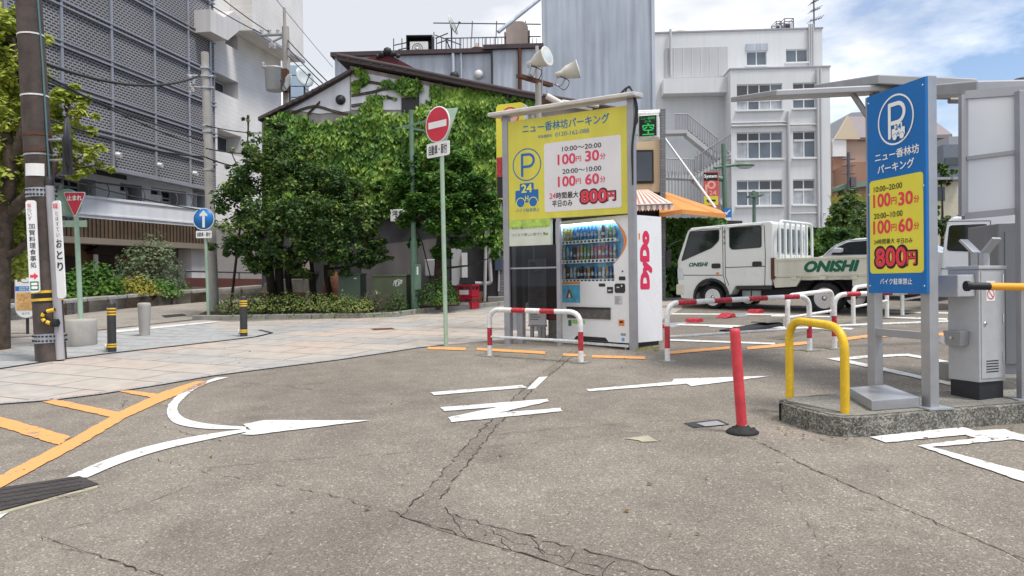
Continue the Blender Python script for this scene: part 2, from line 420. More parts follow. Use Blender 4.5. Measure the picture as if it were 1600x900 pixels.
mat('led_green', (.02, .42, .10), .5, var=0, emit=.45)
mat('pvc', 'a5a3a6', .55, var=.1)
mat('terracotta', '8a5a45', .8, var=.2, spots=.3)
mat('brown_fence', '5a3634', .8, var=.15)
mat('display_blue', (.10, .30, .50), .4, var=.12, vs=4)
mat('poster_blue', (.10, .42, .66), .4, var=.3, vs=9)
mat('vend_black', (.02, .02, .022), .35, var=.2)
mat('flap', (.10, .095, .09), .25, var=.3, vs=8)
mat('orange_band', (.72, .23, .05), .35, var=.05)
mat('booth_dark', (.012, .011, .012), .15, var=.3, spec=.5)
mat('booth_red', (.12, .012, .018), .4, var=.2)
mat('notice', (.55, .54, .56), .5, var=.08)
mat('map_orange', (.62, .36, .14), .6, var=.4, vs=18)
mat('brass_lamp', (.60, .58, .52), .4, var=.08)
mat('lens_pale', (.52, .58, .58), .2, var=.05)
mat('cable', (.02, .02, .022), .6, var=0)
mat('graf', (.66, .66, .66), .6, var=0)
mat('eco_green', (.42, .60, .10), .5, var=.4, vs=9)
mat('eco_white', (.62, .66, .56), .5, var=.1)
glass('shop_glass', (.34, .34, .36), .02, .03)
glass('vend_glass', (.93, .96, .97), .02, .02)
leafmat('leaf_dark', '243b1c', '476532', '93a350', (0, .58, 1))
leafmat('leaf_pine', '233d1b', '507b33', '92b04e')
leafmat('leaf_ivy', '2e4c1b', '668f38', 'a8c25c', (.08, .5, .95))
leafmat('leaf_light', '5e7030', 'a2b04a', 'd0d26c', (0, .5, 1))
mat('patch_pale', 'a09a86', .9, var=.15, vs=12)
leafmat('leaf_azalea', '3a4a24', '6f8140', 'a0a95c')
leafmat('leaf_box', '1e3312', '3f6420', '6a8d36')
leafmat('leaf_yellow', '6a6a1e', '97943a', 'b4aa50')
leafmat('leaf_grey', '46543c', '6d7f5c', '94a37c')
leafmat('leaf_fern', '2a4a1a', '4f7a2c', '7ea044')

# asphalt: pale worn aggregate, stains
def asphalt(name, base, dark=1.0, wear=.30):
    m = bpy.data.materials.new(name); m.use_nodes = True; MATS[name] = m
    n, l = m.node_tree.nodes, m.node_tree.links; b = n['Principled BSDF']
    t = n.new('ShaderNodeTexCoord')
    def noise(s, d=5, r=.55):
        z = n.new('ShaderNodeTexNoise'); z.inputs['Scale'].default_value = s; z.inputs['Detail'].default_value = d; z.inputs['Roughness'].default_value = r
        l.new(t.outputs['Object'], z.inputs['Vector']); return z.outputs[0]
    def mr(o, a, b_, c, d):
        q = n.new('ShaderNodeMapRange'); q.inputs['From Min'].default_value = a; q.inputs['From Max'].default_value = b_; q.inputs['To Min'].default_value = c; q.inputs['To Max'].default_value = d
        l.new(o, q.inputs['Value']); return q.outputs[0]
    def mul(x, y):
        q = n.new('ShaderNodeMixRGB'); q.blend_type = 'MULTIPLY'; q.inputs[0].default_value = 1; l.new(x, q.inputs[1]); l.new(y, q.inputs[2]); return q.outputs[0]
    vo = n.new('ShaderNodeTexVoronoi'); vo.inputs['Scale'].default_value = 150; l.new(t.outputs['Object'], vo.inputs['Vector'])
    vo2 = n.new('ShaderNodeTexVoronoi'); vo2.inputs['Scale'].default_value = 88; l.new(t.outputs['Object'], vo2.inputs['Vector'])
    rgb = n.new('ShaderNodeRGB'); rgb.outputs[0].default_value = (*base, 1)
    sp = n.new('ShaderNodeSeparateColor'); l.new(vo.outputs['Color'], sp.inputs[0])
    sp2 = n.new('ShaderNodeSeparateColor'); l.new(vo2.outputs['Color'], sp2.inputs[0])
    o = mul(rgb.outputs[0], mr(sp.outputs[0], 0, 1, .66, 1.34))
    o = mul(o, mr(sp2.outputs[1], .88, 1, 1, 1.85))
    o = mul(o, mr(noise(.55, 6), .3, .7, 1 - wear * .6, 1 + wear * .4)); o = mul(o, mr(noise(2.6, 6, .65), .3, .7, .84, 1.14)); o = mul(o, mr(noise(.16, 3), .35, .65, .9, 1.1))
    o = mul(o, mr(noise(.9, 4, .5), .60, .72, 1, .80)); o = mul(o, mr(noise(1.7, 8, .7), .62, .70, 1, .86)); o = mul(o, mr(noise(13, 3, .6), .66, .72, 1, .82))
    l.new(o, b.inputs['Base Color']); b.inputs['Roughness'].default_value = .88; b.inputs['Specular IOR Level'].default_value = .25
    bm_ = n.new('ShaderNodeBump'); bm_.inputs['Strength'].default_value = .45; bm_.inputs['Distance'].default_value = .006
    l.new(vo.outputs['Distance'], bm_.inputs['Height']); l.new(bm_.outputs[0], b.inputs['Normal'])
    return m
asphalt('asphalt', (.194, .172, .146))
asphalt('asphalt_street', (.25, .228, .20), wear=.2)
asphalt('asphalt_patch', (.172, .152, .129), wear=.35)
def worn_paint(name, col, th=.36):             # thermoplastic marking, rubbed through to the asphalt in places
    m = bpy.data.materials.new(name); m.use_nodes = True; MATS[name] = m
    n, l = m.node_tree.nodes, m.node_tree.links; b = n['Principled BSDF']; t = n.new('ShaderNodeTexCoord')
    z = n.new('ShaderNodeTexNoise'); z.inputs['Scale'].default_value = 7; z.inputs['Detail'].default_value = 9; z.inputs['Roughness'].default_value = .7; l.new(t.outputs['Object'], z.inputs['Vector'])
    q = n.new('ShaderNodeMapRange'); q.inputs['From Min'].default_value = th - .05; q.inputs['From Max'].default_value = th + .02; l.new(z.outputs[0], q.inputs['Value'])
    z2 = n.new('ShaderNodeTexNoise'); z2.inputs['Scale'].default_value = 60; z2.inputs['Detail'].default_value = 3; l.new(t.outputs['Object'], z2.inputs['Vector'])
    q2 = n.new('ShaderNodeMapRange'); q2.inputs['To Min'].default_value = .82; q2.inputs['To Max'].default_value = 1.08; l.new(z2.outputs[0], q2.inputs['Value'])
    x = n.new('ShaderNodeMixRGB'); x.inputs[1].default_value = (.2, .185, .17, 1); x.inputs[2].default_value = (*col, 1); l.new(q.outputs[0], x.inputs[0])
    y = n.new('ShaderNodeMixRGB'); y.blend_type = 'MULTIPLY'; y.inputs[0].default_value = 1; l.new(x.outputs[0], y.inputs[1]); l.new(q2.outputs[0], y.inputs[2])
    l.new(y.outputs[0], b.inputs['Base Color']); b.inputs['Roughness'].default_value = .75; return m
worn_paint('mark_white', (.62, .62, .61), .405)
worn_paint('mark_orange', (.70, .32, .105), .40)
def paving(name, ang, w, h, c1, c2, c3, joint=(.10, .093, .09)):
    m = bpy.data.materials.new(name); m.use_nodes = True; MATS[name] = m
    n, l = m.node_tree.nodes, m.node_tree.links; b = n['Principled BSDF']; t = n.new('ShaderNodeTexCoord')
    mp = n.new('ShaderNodeMapping'); mp.inputs['Rotation'].default_value = (0, 0, ang); l.new(t.outputs['Object'], mp.inputs[0])
    br = n.new('ShaderNodeTexBrick'); br.inputs['Scale'].default_value = 1; br.inputs['Brick Width'].default_value = w; br.inputs['Row Height'].default_value = h; br.inputs['Mortar Size'].default_value = .011
    br.offset = .5; br.inputs['Color1'].default_value = (0, 0, 0, 1); br.inputs['Color2'].default_value = (1, 1, 1, 1); br.inputs['Bias'].default_value = 0
    l.new(mp.outputs[0], br.inputs['Vector'])
    big = n.new('ShaderNodeTexNoise'); big.inputs['Scale'].default_value = .35; big.inputs['Detail'].default_value = 1; l.new(mp.outputs[0], big.inputs['Vector'])
    ad = n.new('ShaderNodeMath'); ad.operation = 'MULTIPLY_ADD'; l.new(big.outputs[0], ad.inputs[0]); ad.inputs[1].default_value = 1.7; ad.inputs[2].default_value = -.55
    sm = n.new('ShaderNodeMath'); sm.operation = 'MULTIPLY_ADD'; sepc = n.new('ShaderNodeSeparateColor'); l.new(br.outputs['Color'], sepc.inputs[0]); l.new(sepc.outputs[0], sm.inputs[0]); sm.inputs[1].default_value = .55; l.new(ad.outputs[0], sm.inputs[2])
    rp = n.new('ShaderNodeValToRGB'); l.new(sm.outputs[0], rp.inputs[0]); e = rp.color_ramp.elements
    e[0].color = (*c1, 1); e[0].position = .2; e[1].color = (*c3, 1); e[1].position = .95; k = e.new(.58); k.color = (*c2, 1)
    z = n.new('ShaderNodeTexNoise'); z.inputs['Scale'].default_value = 5; z.inputs['Detail'].default_value = 8; l.new(t.outputs['Object'], z.inputs['Vector'])
    q = n.new('ShaderNodeMapRange'); q.inputs['From Min'].default_value = .3; q.inputs['From Max'].default_value = .7; q.inputs['To Min'].default_value = .86; q.inputs['To Max'].default_value = 1.1; l.new(z.outputs[0], q.inputs['Value'])
    mu = n.new('ShaderNodeMixRGB'); mu.blend_type = 'MULTIPLY'; mu.inputs[0].default_value = 1; l.new(rp.outputs[0], mu.inputs[1]); l.new(q.outputs[0], mu.inputs[2])
    mj = n.new('ShaderNodeMixRGB'); l.new(br.outputs['Fac'], mj.inputs[0]); l.new(mu.outputs[0], mj.inputs[1]); mj.inputs[2].default_value = (*joint, 1)
    l.new(mj.outputs[0], b.inputs['Base Color']); b.inputs['Roughness'].default_value = .72; return m
paving('plaza_paving', R(26), 1.25, .62, (.30, .30, .30), (.38, .35, .315), (.42, .345, .295))
def fan_paving(name):
    m = bpy.data.materials.new(name); m.use_nodes = True; MATS[name] = m
    n, l = m.node_tree.nodes, m.node_tree.links; b = n['Principled BSDF']; t = n.new('ShaderNodeTexCoord')
    mp = n.new('ShaderNodeMapping'); mp.inputs['Location'].default_value = (5.2, -17.5, 0); l.new(t.outputs['Object'], mp.inputs[0])
    w = n.new('ShaderNodeTexWave'); w.wave_type = 'RINGS'; w.rings_direction = 'Z'; w.inputs['Scale'].default_value = .75; w.inputs['Distortion'].default_value = .6; l.new(mp.outputs[0], w.inputs['Vector'])
    q = n.new('ShaderNodeMapRange'); q.inputs['From Min'].default_value = .0; q.inputs['From Max'].default_value = .12; q.inputs['To Min'].default_value = .74; q.inputs['To Max'].default_value = 1; l.new(w.outputs[0], q.inputs['Value'])
    v = n.new('ShaderNodeTexVoronoi'); v.inputs['Scale'].default_value = 9; l.new(t.outputs['Object'], v.inputs['Vector'])
    s = n.new('ShaderNodeSeparateColor'); l.new(v.outputs['Color'], s.inputs[0])
    q2 = n.new('ShaderNodeMapRange'); q2.inputs['To Min'].default_value = .84; q2.inputs['To Max'].default_value = 1.1; l.new(s.outputs[0], q2.inputs['Value'])
    a = n.new('ShaderNodeMixRGB'); a.blend_type = 'MULTIPLY'; a.inputs[0].default_value = 1; a.inputs[1].default_value = (.33, .335, .335, 1); l.new(q.outputs[0], a.inputs[2])
    c = n.new('ShaderNodeMixRGB'); c.blend_type = 'MULTIPLY'; c.inputs[0].default_value = 1; l.new(a.outputs[0], c.inputs[1]); l.new(q2.outputs[0], c.inputs[2])
    l.new(c.outputs[0], b.inputs['Base Color']); b.inputs['Roughness'].default_value = .8
fan_paving('fan_setts')
def kerb_stone(name, c1, c2, c3):
    m = bpy.data.materials.new(name); m.use_nodes = True; MATS[name] = m
    n, l = m.node_tree.nodes, m.node_tree.links; b = n['Principled BSDF']; t = n.new('ShaderNodeTexCoord')
    z = n.new('ShaderNodeTexNoise'); z.inputs['Scale'].default_value = 9; z.inputs['Detail'].default_value = 10; z.inputs['Roughness'].default_value = .75; l.new(t.outputs['Object'], z.inputs['Vector'])
    v = n.new('ShaderNodeTexVoronoi'); v.inputs['Scale'].default_value = 85; l.new(t.outputs['Object'], v.inputs['Vector'])
    s = n.new('ShaderNodeSeparateColor'); l.new(v.outputs['Color'], s.inputs[0])
    a = n.new('ShaderNodeMath'); a.operation = 'MULTIPLY_ADD'; l.new(s.outputs[0], a.inputs[0]); a.inputs[1].default_value = .42; l.new(z.outputs[0], a.inputs[2])
    r = n.new('ShaderNodeValToRGB'); l.new(a.outputs[0], r.inputs[0]); e = r.color_ramp.elements; e[0].position = .42; e[0].color = (*c1, 1); e[1].position = .98; e[1].color = (*c3, 1); k = e.new(.7); k.color = (*c2, 1)
    l.new(r.outputs[0], b.inputs['Base Color']); b.inputs['Roughness'].default_value = .95
    bm_ = n.new('ShaderNodeBump'); bm_.inputs['Strength'].default_value = .8; bm_.inputs['Distance'].default_value = .012; l.new(a.outputs[0], bm_.inputs['Height']); l.new(bm_.outputs[0], b.inputs['Normal'])
kerb_stone('mossy_kerb', (.045, .042, .035), (.13, .125, .11), (.34, .33, .29))
kerb_stone('island_top', (.13, .125, .11), (.20, .19, .17), (.26, .25, .22))
kerb_stone('granite', (.20, .20, .20), (.31, .30, .30), (.42, .42, .41))
def brickmat(name, w, h, c1, c2, cj, mortar=.01, off=.5, rough=.8, metal=0):
    m = bpy.data.materials.new(name); m.use_nodes = True; MATS[name] = m
    n, l = m.node_tree.nodes, m.node_tree.links; b = n['Principled BSDF']; t = n.new('ShaderNodeTexCoord')
    s = n.new('ShaderNodeSeparateXYZ'); l.new(t.outputs['Object'], s.inputs[0]); c = n.new('ShaderNodeCombineXYZ'); l.new(s.outputs['X'], c.inputs[0]); l.new(s.outputs['Z'], c.inputs[1])
    br = n.new('ShaderNodeTexBrick'); br.inputs['Scale'].default_value = 1; br.inputs['Brick Width'].default_value = w; br.inputs['Row Height'].default_value = h; br.inputs['Mortar Size'].default_value = mortar; br.offset = off
    br.inputs['Color1'].default_value = (*c1, 1); br.inputs['Color2'].default_value = (*c2, 1); br.inputs['Mortar'].default_value = (*cj, 1); l.new(c.outputs[0], br.inputs['Vector'])
    z = n.new('ShaderNodeTexNoise'); z.inputs['Scale'].default_value = .6; z.inputs['Detail'].default_value = 5; l.new(t.outputs['Object'], z.inputs['Vector'])
    q = n.new('ShaderNodeMapRange'); q.inputs['From Min'].default_value = .3; q.inputs['From Max'].default_value = .7; q.inputs['To Min'].default_value = .88; q.inputs['To Max'].default_value = 1.1; l.new(z.outputs[0], q.inputs['Value'])
    x = n.new('ShaderNodeMixRGB'); x.blend_type = 'MULTIPLY'; x.inputs[0].default_value = 1; l.new(br.outputs['Color'], x.inputs[1]); l.new(q.outputs[0], x.inputs[2])
    l.new(x.outputs[0], b.inputs['Base Color']); b.inputs['Roughness'].default_value = rough; b.inputs['Metallic'].default_value = metal
brickmat('punched_screen', .21, .105, (.010, .010, .012), (.02, .02, .022), (.27, .27, .28), .026)
brickmat('white_tile', .6, .22, (.70, .685, .66), (.73, .71, .685), (.63, .615, .59), .012)
brickmat('grey_tile', .22, .07, (.14, .145, .16), (.19, .195, .21), (.09, .09, .10), .008)
brickmat('stone_blocks', .72, .9, (.20, .20, .195), (.36, .36, .35), (.07, .07, .065), .018)
def ribs(name, col, pitch, amt=.35, rough=.6, streak=.2):
    mat(name, col, rough, var=.10, vs=.8, streak=streak, metal=.05)
    m = MATS[name]; n, l = m.node_tree.nodes, m.node_tree.links; b = n['Principled BSDF']; t = n.new('ShaderNodeTexCoord')
    w = n.new('ShaderNodeTexWave'); w.bands_direction = 'X'; w.inputs['Scale'].default_value = .314 / pitch; l.new(t.outputs['Object'], w.inputs['Vector'])
    bm_ = n.new('ShaderNodeBump'); bm_.inputs['Strength'].default_value = amt; bm_.inputs['Distance'].default_value = .03; l.new(w.outputs[0], bm_.inputs['Height']); l.new(bm_.outputs[0], b.inputs['Normal'])
ribs('corrugated', 'adb5c1', .22)
ribs('corrugated_tower', 'a3acb9', .3, .22, streak=.26)

# ------------------------------------------------------------------ ground
XS = [-2500, -300, -60, 0, 60, 300, 2500]; YS = [-400, -20, 0, 25, 70, 300, 4000]
gb = MB(); gb.add([(x, y, gz(x, y)) for y in YS for x in XS], [(j * 7 + i, j * 7 + i + 1, (j + 1) * 7 + i + 1, (j + 1) * 7 + i) for j in range(6) for i in range(6)])
tag(gb.build('ground', 'asphalt'), kind='structure')
# plaza: granite slabs in grey and pink; street behind it, fan setts round the pole
EDGE = [(0, 632), (80, 626), (160, 616), (250, 602), (330, 588), (430, 575), (530, 562.5), (600, 552), (655, 543.5), (698, 539), (760, 533), (830, 529), (885, 519), (1035, 500), (1066, 482)]
plaza = gpoly([(-260, 660)] + EDGE) + gpoly([(1064, 466), (985, 462), (900, 468), (800, 470), (700, 487), (560, 497), (360, 503), (318, 500), (200, 512), (100, 524), (-260, 530)])
sheet('plaza_pavement', plaza, .004, 'plaza_paving')
mb = MB(); e = gpoly([(-260, 660)] + EDGE[:10])                    # pale stone strip and joint at the edge of the plaza
for a, b in zip(e, e[1:]):
    a, b = Vector(a), Vector(b); d = (b - a).normalized(); nn = Vector((-d.y, d.x))
    for o0, o1, m, h in ((-.03, .0, 1, .007), (.0, .11, 0, .009)):
        mb.quad(*[(p.x, p.y, gz(p.x, p.y) + h) for p in (a + nn * o0, b + nn * o0, b + nn * o1, a + nn * o1)], m)
tag(mb.build('pavement_edge', ['granite', 'black']), kind='structure')
fan = gpoly([(-260, 606), (0, 577), (90, 563), (180, 552), (270, 542), (350, 533), (400, 527), (425, 521), (405, 516.5), (340, 514), (318, 507), (200, 517), (110, 523), (0, 552), (-260, 560)])
sheet('fan_pavement', fan, .009, 'fan_setts')
mb = MB(); e = gpoly([(-260, 606), (0, 577), (90, 563), (180, 552), (270, 542), (350, 533), (400, 527), (425, 521), (405, 516.5)])
for a, b in zip(e, e[1:]):
    a, b = Vector(a), Vector(b); d = (b - a).normalized(); nn = Vector((-d.y, d.x))
    mb.quad(*[(p.x, p.y, gz(p.x, p.y) + .014) for p in (a - nn * .035, b - nn * .035, b + nn * .035, a + nn * .035)])
tag(mb.build('drain_channel', 'dark_grey'), kind='structure')
street = gpoly([(-300, 560), (0, 530), (110, 521), (200, 511), (318, 498), (345, 488), (420, 468), (430, 458), (100, 486), (-300, 520)])
sheet('side_street', street, .012, 'asphalt_street')

# road markings
def mark(name, pts, m, h=.008):
    o = sheet(name, gpoly(pts), h, m); return o
def band(pts, w):                               # a stripe of constant width through pixel points on the street
    g = [Vector((G(*p).x, G(*p).y)) for p in pts]; a, b = [], []
    for i, p in enumerate(g):
        d = (g[min(i + 1, len(g) - 1)] - g[max(i - 1, 0)]).normalized(); nn = Vector((-d.y, d.x)) * w / 2
        a.append(p + nn); b.append(p - nn)
    return [(q.x, q.y) for q in a + b[::-1]]
def catmull(p, n=6):
    q = [p[0]] + list(p) + [p[-1]]; out = []
    for i in range(1, len(q) - 2):
        for k in range(n):
            t = k / n; a, b, c, d = q[i - 1:i + 3]
            out.append(tuple(.5 * (2 * b[j] + (c[j] - a[j]) * t + (2 * a[j] - 5 * b[j] + 4 * c[j] - d[j]) * t * t + (3 * b[j] - a[j] - 3 * c[j] + d[j]) * t ** 3) for j in (0, 1)))
    return out + [p[-1]]
mk = MB()
def ragged(poly):
    out = []; k_ = len(poly)
    for i in range(k_):
        a, b = Vector(poly[i]), Vector(poly[(i + 1) % k_]); L_ = (b - a).length; q = max(1, min(60, int(L_ / .05))); nn = Vector((-(b - a).y, (b - a).x)) / max(L_, 1e-6)
        for j in range(q): p = a.lerp(b, j / q) + (nn * random.gauss(0, .0045) if j else nn * 0); out.append((p.x, p.y))
    return out
def addpoly(mb, poly, h, m=0):
    poly = ragged(poly); mb.add([(x, y, gz(x, y) + h) for x, y in poly], [tuple(range(len(poly)))], m)
addpoly(mk, gpoly([(0, 744), (106, 690), (185, 645), (255, 613), (305, 597), (326, 596), (318, 603), (262, 624), (200, 652), (122, 698), (0, 764), (-150, 838), (-150, 812)]), .008)
addpoly(mk, gpoly([(0, 652), (110, 683), (92, 697), (0, 668), (-150, 628), (-150, 616)]), .0084)
addpoly(mk, gpoly([(88, 625), (190, 646), (172, 652.5), (66, 629)]), .0084)
addpoly(mk, gpoly([(203, 611), (250, 617), (236, 622), (185, 612)]), .0084)
for a, b in (((668, 544.5), (728, 546)), ((745, 546), (800, 549)), ((800, 549), (852, 552)), ((880, 555), (915, 556)), ((925, 557.5), (1008, 560))):
    addpoly(mk, gpoly([(a[0], a[1] - 2), (b[0], b[1] - 2), (b[0], b[1] + 2), (a[0], a[1] + 2)]), .008)
for a, b in (((1046, 552), (1140, 544)), ((1168, 545), (1265, 536)), ((1300, 533), (1370, 524)), ((1370, 526), (1440, 522)), ((1450, 523), (1530, 522))):
    addpoly(mk, gpoly([(a[0], a[1] - 2.2), (b[0], b[1] - 2.2), (b[0], b[1] + 2.2), (a[0], a[1] + 2.2)]), .008)
tag(mk.build('orange_marking', 'mark_orange'), kind='structure')
mk = MB()
addpoly(mk, gpoly(catmull([(358, 590), (318, 602), (288, 622), (277, 640), (290, 655), (330, 664), (385, 668)])[:] + catmull([(385, 672), (320, 671), (275, 663), (261, 647), (268, 628), (296, 606), (338, 591)])), .008)
addpoly(mk, gpoly(catmull([(104, 747), (160, 722), (230, 699), (310, 682), (380, 672)]) + catmull([(395, 674), (330, 687), (255, 704), (190, 725), (136, 748)])), .0084)
addpoly(mk, gpoly([(380, 664), (412, 658), (580, 658), (395, 681), (376, 680), (392, 673)]), .0088)
addpoly(mk, gpoly([(-30, 800), (18, 800), (0, 812), (-60, 840)]), .008)
addpoly(mk, gpoly([(672, 614), (816, 602.5), (824, 606.5), (678, 618.5)]), .008)
addpoly(mk, gpoly([(688, 637.5), (855, 624.5), (858, 628), (778, 646.5), (876, 638.5), (879, 643.5), (705, 661), (700, 653.5), (778, 637), (694, 643.5)]), .008)
addpoly(mk, gpoly([(916, 609), (1050, 597.5), (1052, 593), (1208, 588), (1080, 604.5), (1073, 600.5), (921, 612.5)]), .008)
# bay outlines
for p in ([(1292, 561), (1355, 556), (1420, 553.5), (1490, 567), (1490, 570.5), (1418, 557), (1357, 560), (1325, 563), (1485, 598), (1485, 603), (1292, 561)],
          [(1045, 530.5), (1212, 536.5), (1210, 539), (1045, 533)], [(1045, 506), (1235, 511), (1290, 512.5), (1290, 515), (1045, 508.5)],
          [(1050, 490), (1230, 491), (1228, 493), (1050, 492)], [(1108, 509.5), (1145, 511), (1145, 513), (1108, 511.5)], [(1205, 493), (1300, 494.5), (1300, 496.5), (1205, 495)],
          [(1290, 511), (1335, 513.5), (1330, 516), (1288, 513.5)], [(1390, 495.5), (1480, 498), (1480, 500.5), (1390, 497.5)], [(1390, 487), (1490, 489), (1490, 491), (1390, 489)],
          [(1358, 684), (1505, 668), (1524, 674.5), (1570, 672), (1600, 681), (1640, 686), (1640, 697), (1585, 688), (1455, 700), (1610, 741), (1660, 755), (1660, 770), (1595, 753), (1434, 698), (1526, 686), (1508, 681), (1384, 693)],
          [(170, 518), (335, 503), (340, 504.5), (180, 521)]):
    addpoly(mk, gpoly(p), .0085 if p[0][0] > 200 else .016)
tag(mk.build('white_marking', 'mark_white'), kind='structure')

# trench patches and cracks in the asphalt
addpatch = gpoly([(893, 549), (905, 549), (858, 588), (836, 605), (812, 630), (775, 668), (758, 690), (722, 735), (690, 775), (684, 785), (700, 803), (740, 817), (810, 835), (870, 850), (940, 868), (1060, 900), (1060, 930), (985, 930), (900, 893), (830, 869), (760, 850), (690, 830), (625, 807), (640, 795), (672, 762), (700, 728), (735, 690), (760, 660), (790, 634), (812, 612), (842, 588)])
sheet('patched_asphalt', addpatch, .003, 'asphalt_patch')
asphalt('asphalt_old', (.190, .169, .144), wear=.3)
sheet('patched_asphalt', gpoly([(65, 838), (220, 790), (350, 745), (430, 757), (625, 806), (560, 905), (260, 905), (170, 875)]), .0022, 'asphalt_old')
sheet('patched_asphalt', gpoly([(1165, 682), (1320, 690), (1650, 790), (1650, 905), (1570, 862), (1400, 790), (1280, 738)]), .0022, 'asphalt_old')
mb = MB()
def crack(px, w=.012, jit=.02, step=.05):
    g = [Vector((G(*p).x, G(*p).y)) for p in px]; pts = [g[0]]
    for a, b in zip(g, g[1:]):
        k = max(1, int((b - a).length / step)); d = (b - a).normalized(); nn = Vector((-d.y, d.x))
        for i in range(1, k + 1): pts.append(a.lerp(b, i / k) + nn * U(-jit, jit) * (i < k))
    L = []
    for i, p in enumerate(pts):
        d = (pts[min(i + 1, len(pts) - 1)] - pts[max(i - 1, 0)]).normalized(); nn = Vector((-d.y, d.x)) * w * .72 * U(.12, 1.0) / 2
        L.append((p + nn, p - nn))
    for (a, b), (c, d) in zip(L, L[1:]):
        if U(0, 1) < .16: continue
        mb.quad(*[(q.x, q.y, gz(q.x, q.y) + .0055) for q in (a, c, d, b)])
for px, w in (([(893, 549), (842, 588), (790, 634), (735, 690), (672, 762), (625, 807)], .016), ([(905, 549), (836, 605), (775, 668), (722, 735), (690, 775), (684, 785), (700, 803), (810, 835), (940, 868), (1070, 903)], .016),
              ([(625, 807), (760, 850), (900, 893), (960, 915)], .014), ([(350, 745), (430, 757), (530, 778), (625, 805)], .011), ([(630, 694), (740, 683), (880, 670), (1010, 660), (1090, 655), (1140, 658)], .010),
              ([(300, 735), (420, 722), (560, 712), (700, 705), (820, 694), (960, 678), (1080, 672)], .009), ([(1165, 680), (1280, 738), (1400, 790), (1480, 825), (1570, 862)], .012), ([(1570, 862), (1700, 920)], .01),
              ([(60, 838), (150, 815), (220, 790), (300, 760)], .007), ([(65, 840), (110, 860), (170, 875), (260, 905)], .013), ([(230, 660), (300, 680), (345, 690)], .009), ([(235, 715), (340, 745)], .008), ([(345, 595), (480, 608), (560, 618)], .012), ([(130, 628), (200, 626), (185, 640)], .014), ([(360, 605), (520, 600)], .01),
              ([(1460, 590), (1470, 595), (1520, 590)], .01), ([(1230, 548), (1420, 548), (1560, 541)], .014), ([(1000, 550), (1230, 558)], .012), ([(1330, 562), (1430, 588)], .009), ([(1220, 760), (1320, 900)], .006),
              ([(700, 803), (740, 845)], .008), ([(770, 830), (800, 862)], .008), ([(830, 842), (850, 874)], .009), ([(900, 862), (880, 885)], .009), ([(960, 878), (940, 905)], .009), ([(740, 825), (900, 880), (980, 895)], .008)):
    crack(px, w)
tag(mb.build('asphalt_cracks', mat('crack_dirt', (.035, .031, .027), .95, var=.4, vs=6)), kind='structure')
sheet('concrete_patch', gpoly([(975, 686), (1012, 681.5), (1028, 690.5), (1003, 691.5), (998, 689)]), .006, 'patch_pale')
sheet('concrete_patch', gpoly([(823, 609), (842, 590), (856, 589), (836, 608)]), .0063, 'plaster')
sheet('drain_cover', gpoly([(1068, 662), (1122, 656), (1140, 664), (1084, 669)]), .006, 'dark_grey')
sheet('drain_cover', gpoly([(1088, 663), (1120, 659), (1134, 665), (1102, 668)]), .010, 'steel_grey')
sheet('drain_cover', gpoly([(252, 494), (285, 491), (292, 494), (258, 497.5)]), .018, 'dark_grey'); sheet('drain_cover', gpoly([(578, 514), (612, 512.5), (618, 515), (584, 516.5)]), .0075, 'rust')
# ribbed steel plate at the drain, bottom left
p = [G(-40, 790), G(-20, 768), G(120, 747), G(153, 761), G(0, 800), G(-40, 808)]
p = [G(0, 766), G(124, 747.5), G(154, 760), G(2, 801), G(-70, 815), G(-70, 778)]
mb = MB(); mb.slab([(q.x, q.y) for q in p], lambda x, y: gz(x, y) + .001, lambda x, y: gz(x, y) + .018)
ax, ay = (p[1] - p[0]).normalized(), (p[2] - p[1])
for i in range(26):
    for j in range(5):
        c = p[5] + (p[1] - p[5]) * ((i + .5 + .5 * (j % 2)) / 26.5) + (p[3] - p[0]) * ((j + .6) / 5.6)
        for s in ((1, 1) if (i + j) % 2 else (1, -1),):
            d = (ax * .022 + Vector((-ax.y, ax.x, 0)) * .016 * s[1]); n2 = Vector((-d.y, d.x, 0)) * .22; z = Vector((0, 0, gz(c.x, c.y) + .0205 - c.z))
            mb.quad(c - d + z, c + n2 + z, c + d + z, c - n2 + z)
tag(mb.build('checker_plate', mat('plate_brown', (.055, .047, .047), .6, .2, var=.25, vs=8)), 'brown steel checker plate ramp lying over the gutter beside the orange hatching', 'drain plate')
mb = MB(); a, b = G(154, 760.5), G(2, 802); mb.slab([(a.x, a.y), (a.x + .02, a.y - .05), (b.x + .02, b.y - .05), (b.x, b.y)], lambda x, y: gz(x, y) - .01, lambda x, y: gz(x, y) + .012)
tag(mb.build('kerb_strip', 'patch_pale'), kind='structure')

# traffic island with mossy aggregate kerb
outer = gpoly([(1218, 654), (1222, 658), (1236, 664), (1262, 672), (1292, 680), (1318, 683.5), (1350, 683), (1400, 679), (1480, 671), (1600, 661), (1800, 645)])
back = [(G(a, b, .15).x, G(a, b, .15).y) for a, b in [(1850, 598), (1600, 607), (1480, 611), (1380, 613), (1290, 616), (1240, 620), (1222, 624), (1217, 629)]]
isl = outer + back; cx, cy = sum(p[0] for p in isl) / len(isl), sum(p[1] for p in isl) / len(isl)
mb = MB(); mb.slab(isl, lambda x, y: gz(x, y) - .05, lambda x, y: gz(x, y) + .15, 0); o = mb.build('traffic_island', 'mossy_kerb', bevel=.035, seg=3); tag(o, kind='structure')
def shrink(poly, k):
    out = []
    n_ = len(poly)
    for i, p in enumerate(poly):
        a, b = Vector(poly[i - 1]), Vector(poly[(i + 1) % n_]); d = (b - a).normalized(); nn = Vector((-d.y, d.x)); out.append((p[0] + nn.x * k, p[1] + nn.y * k))
    return out
tag(sheet('island_surface', shrink(isl, .05), .154, 'island_top'), kind='structure')

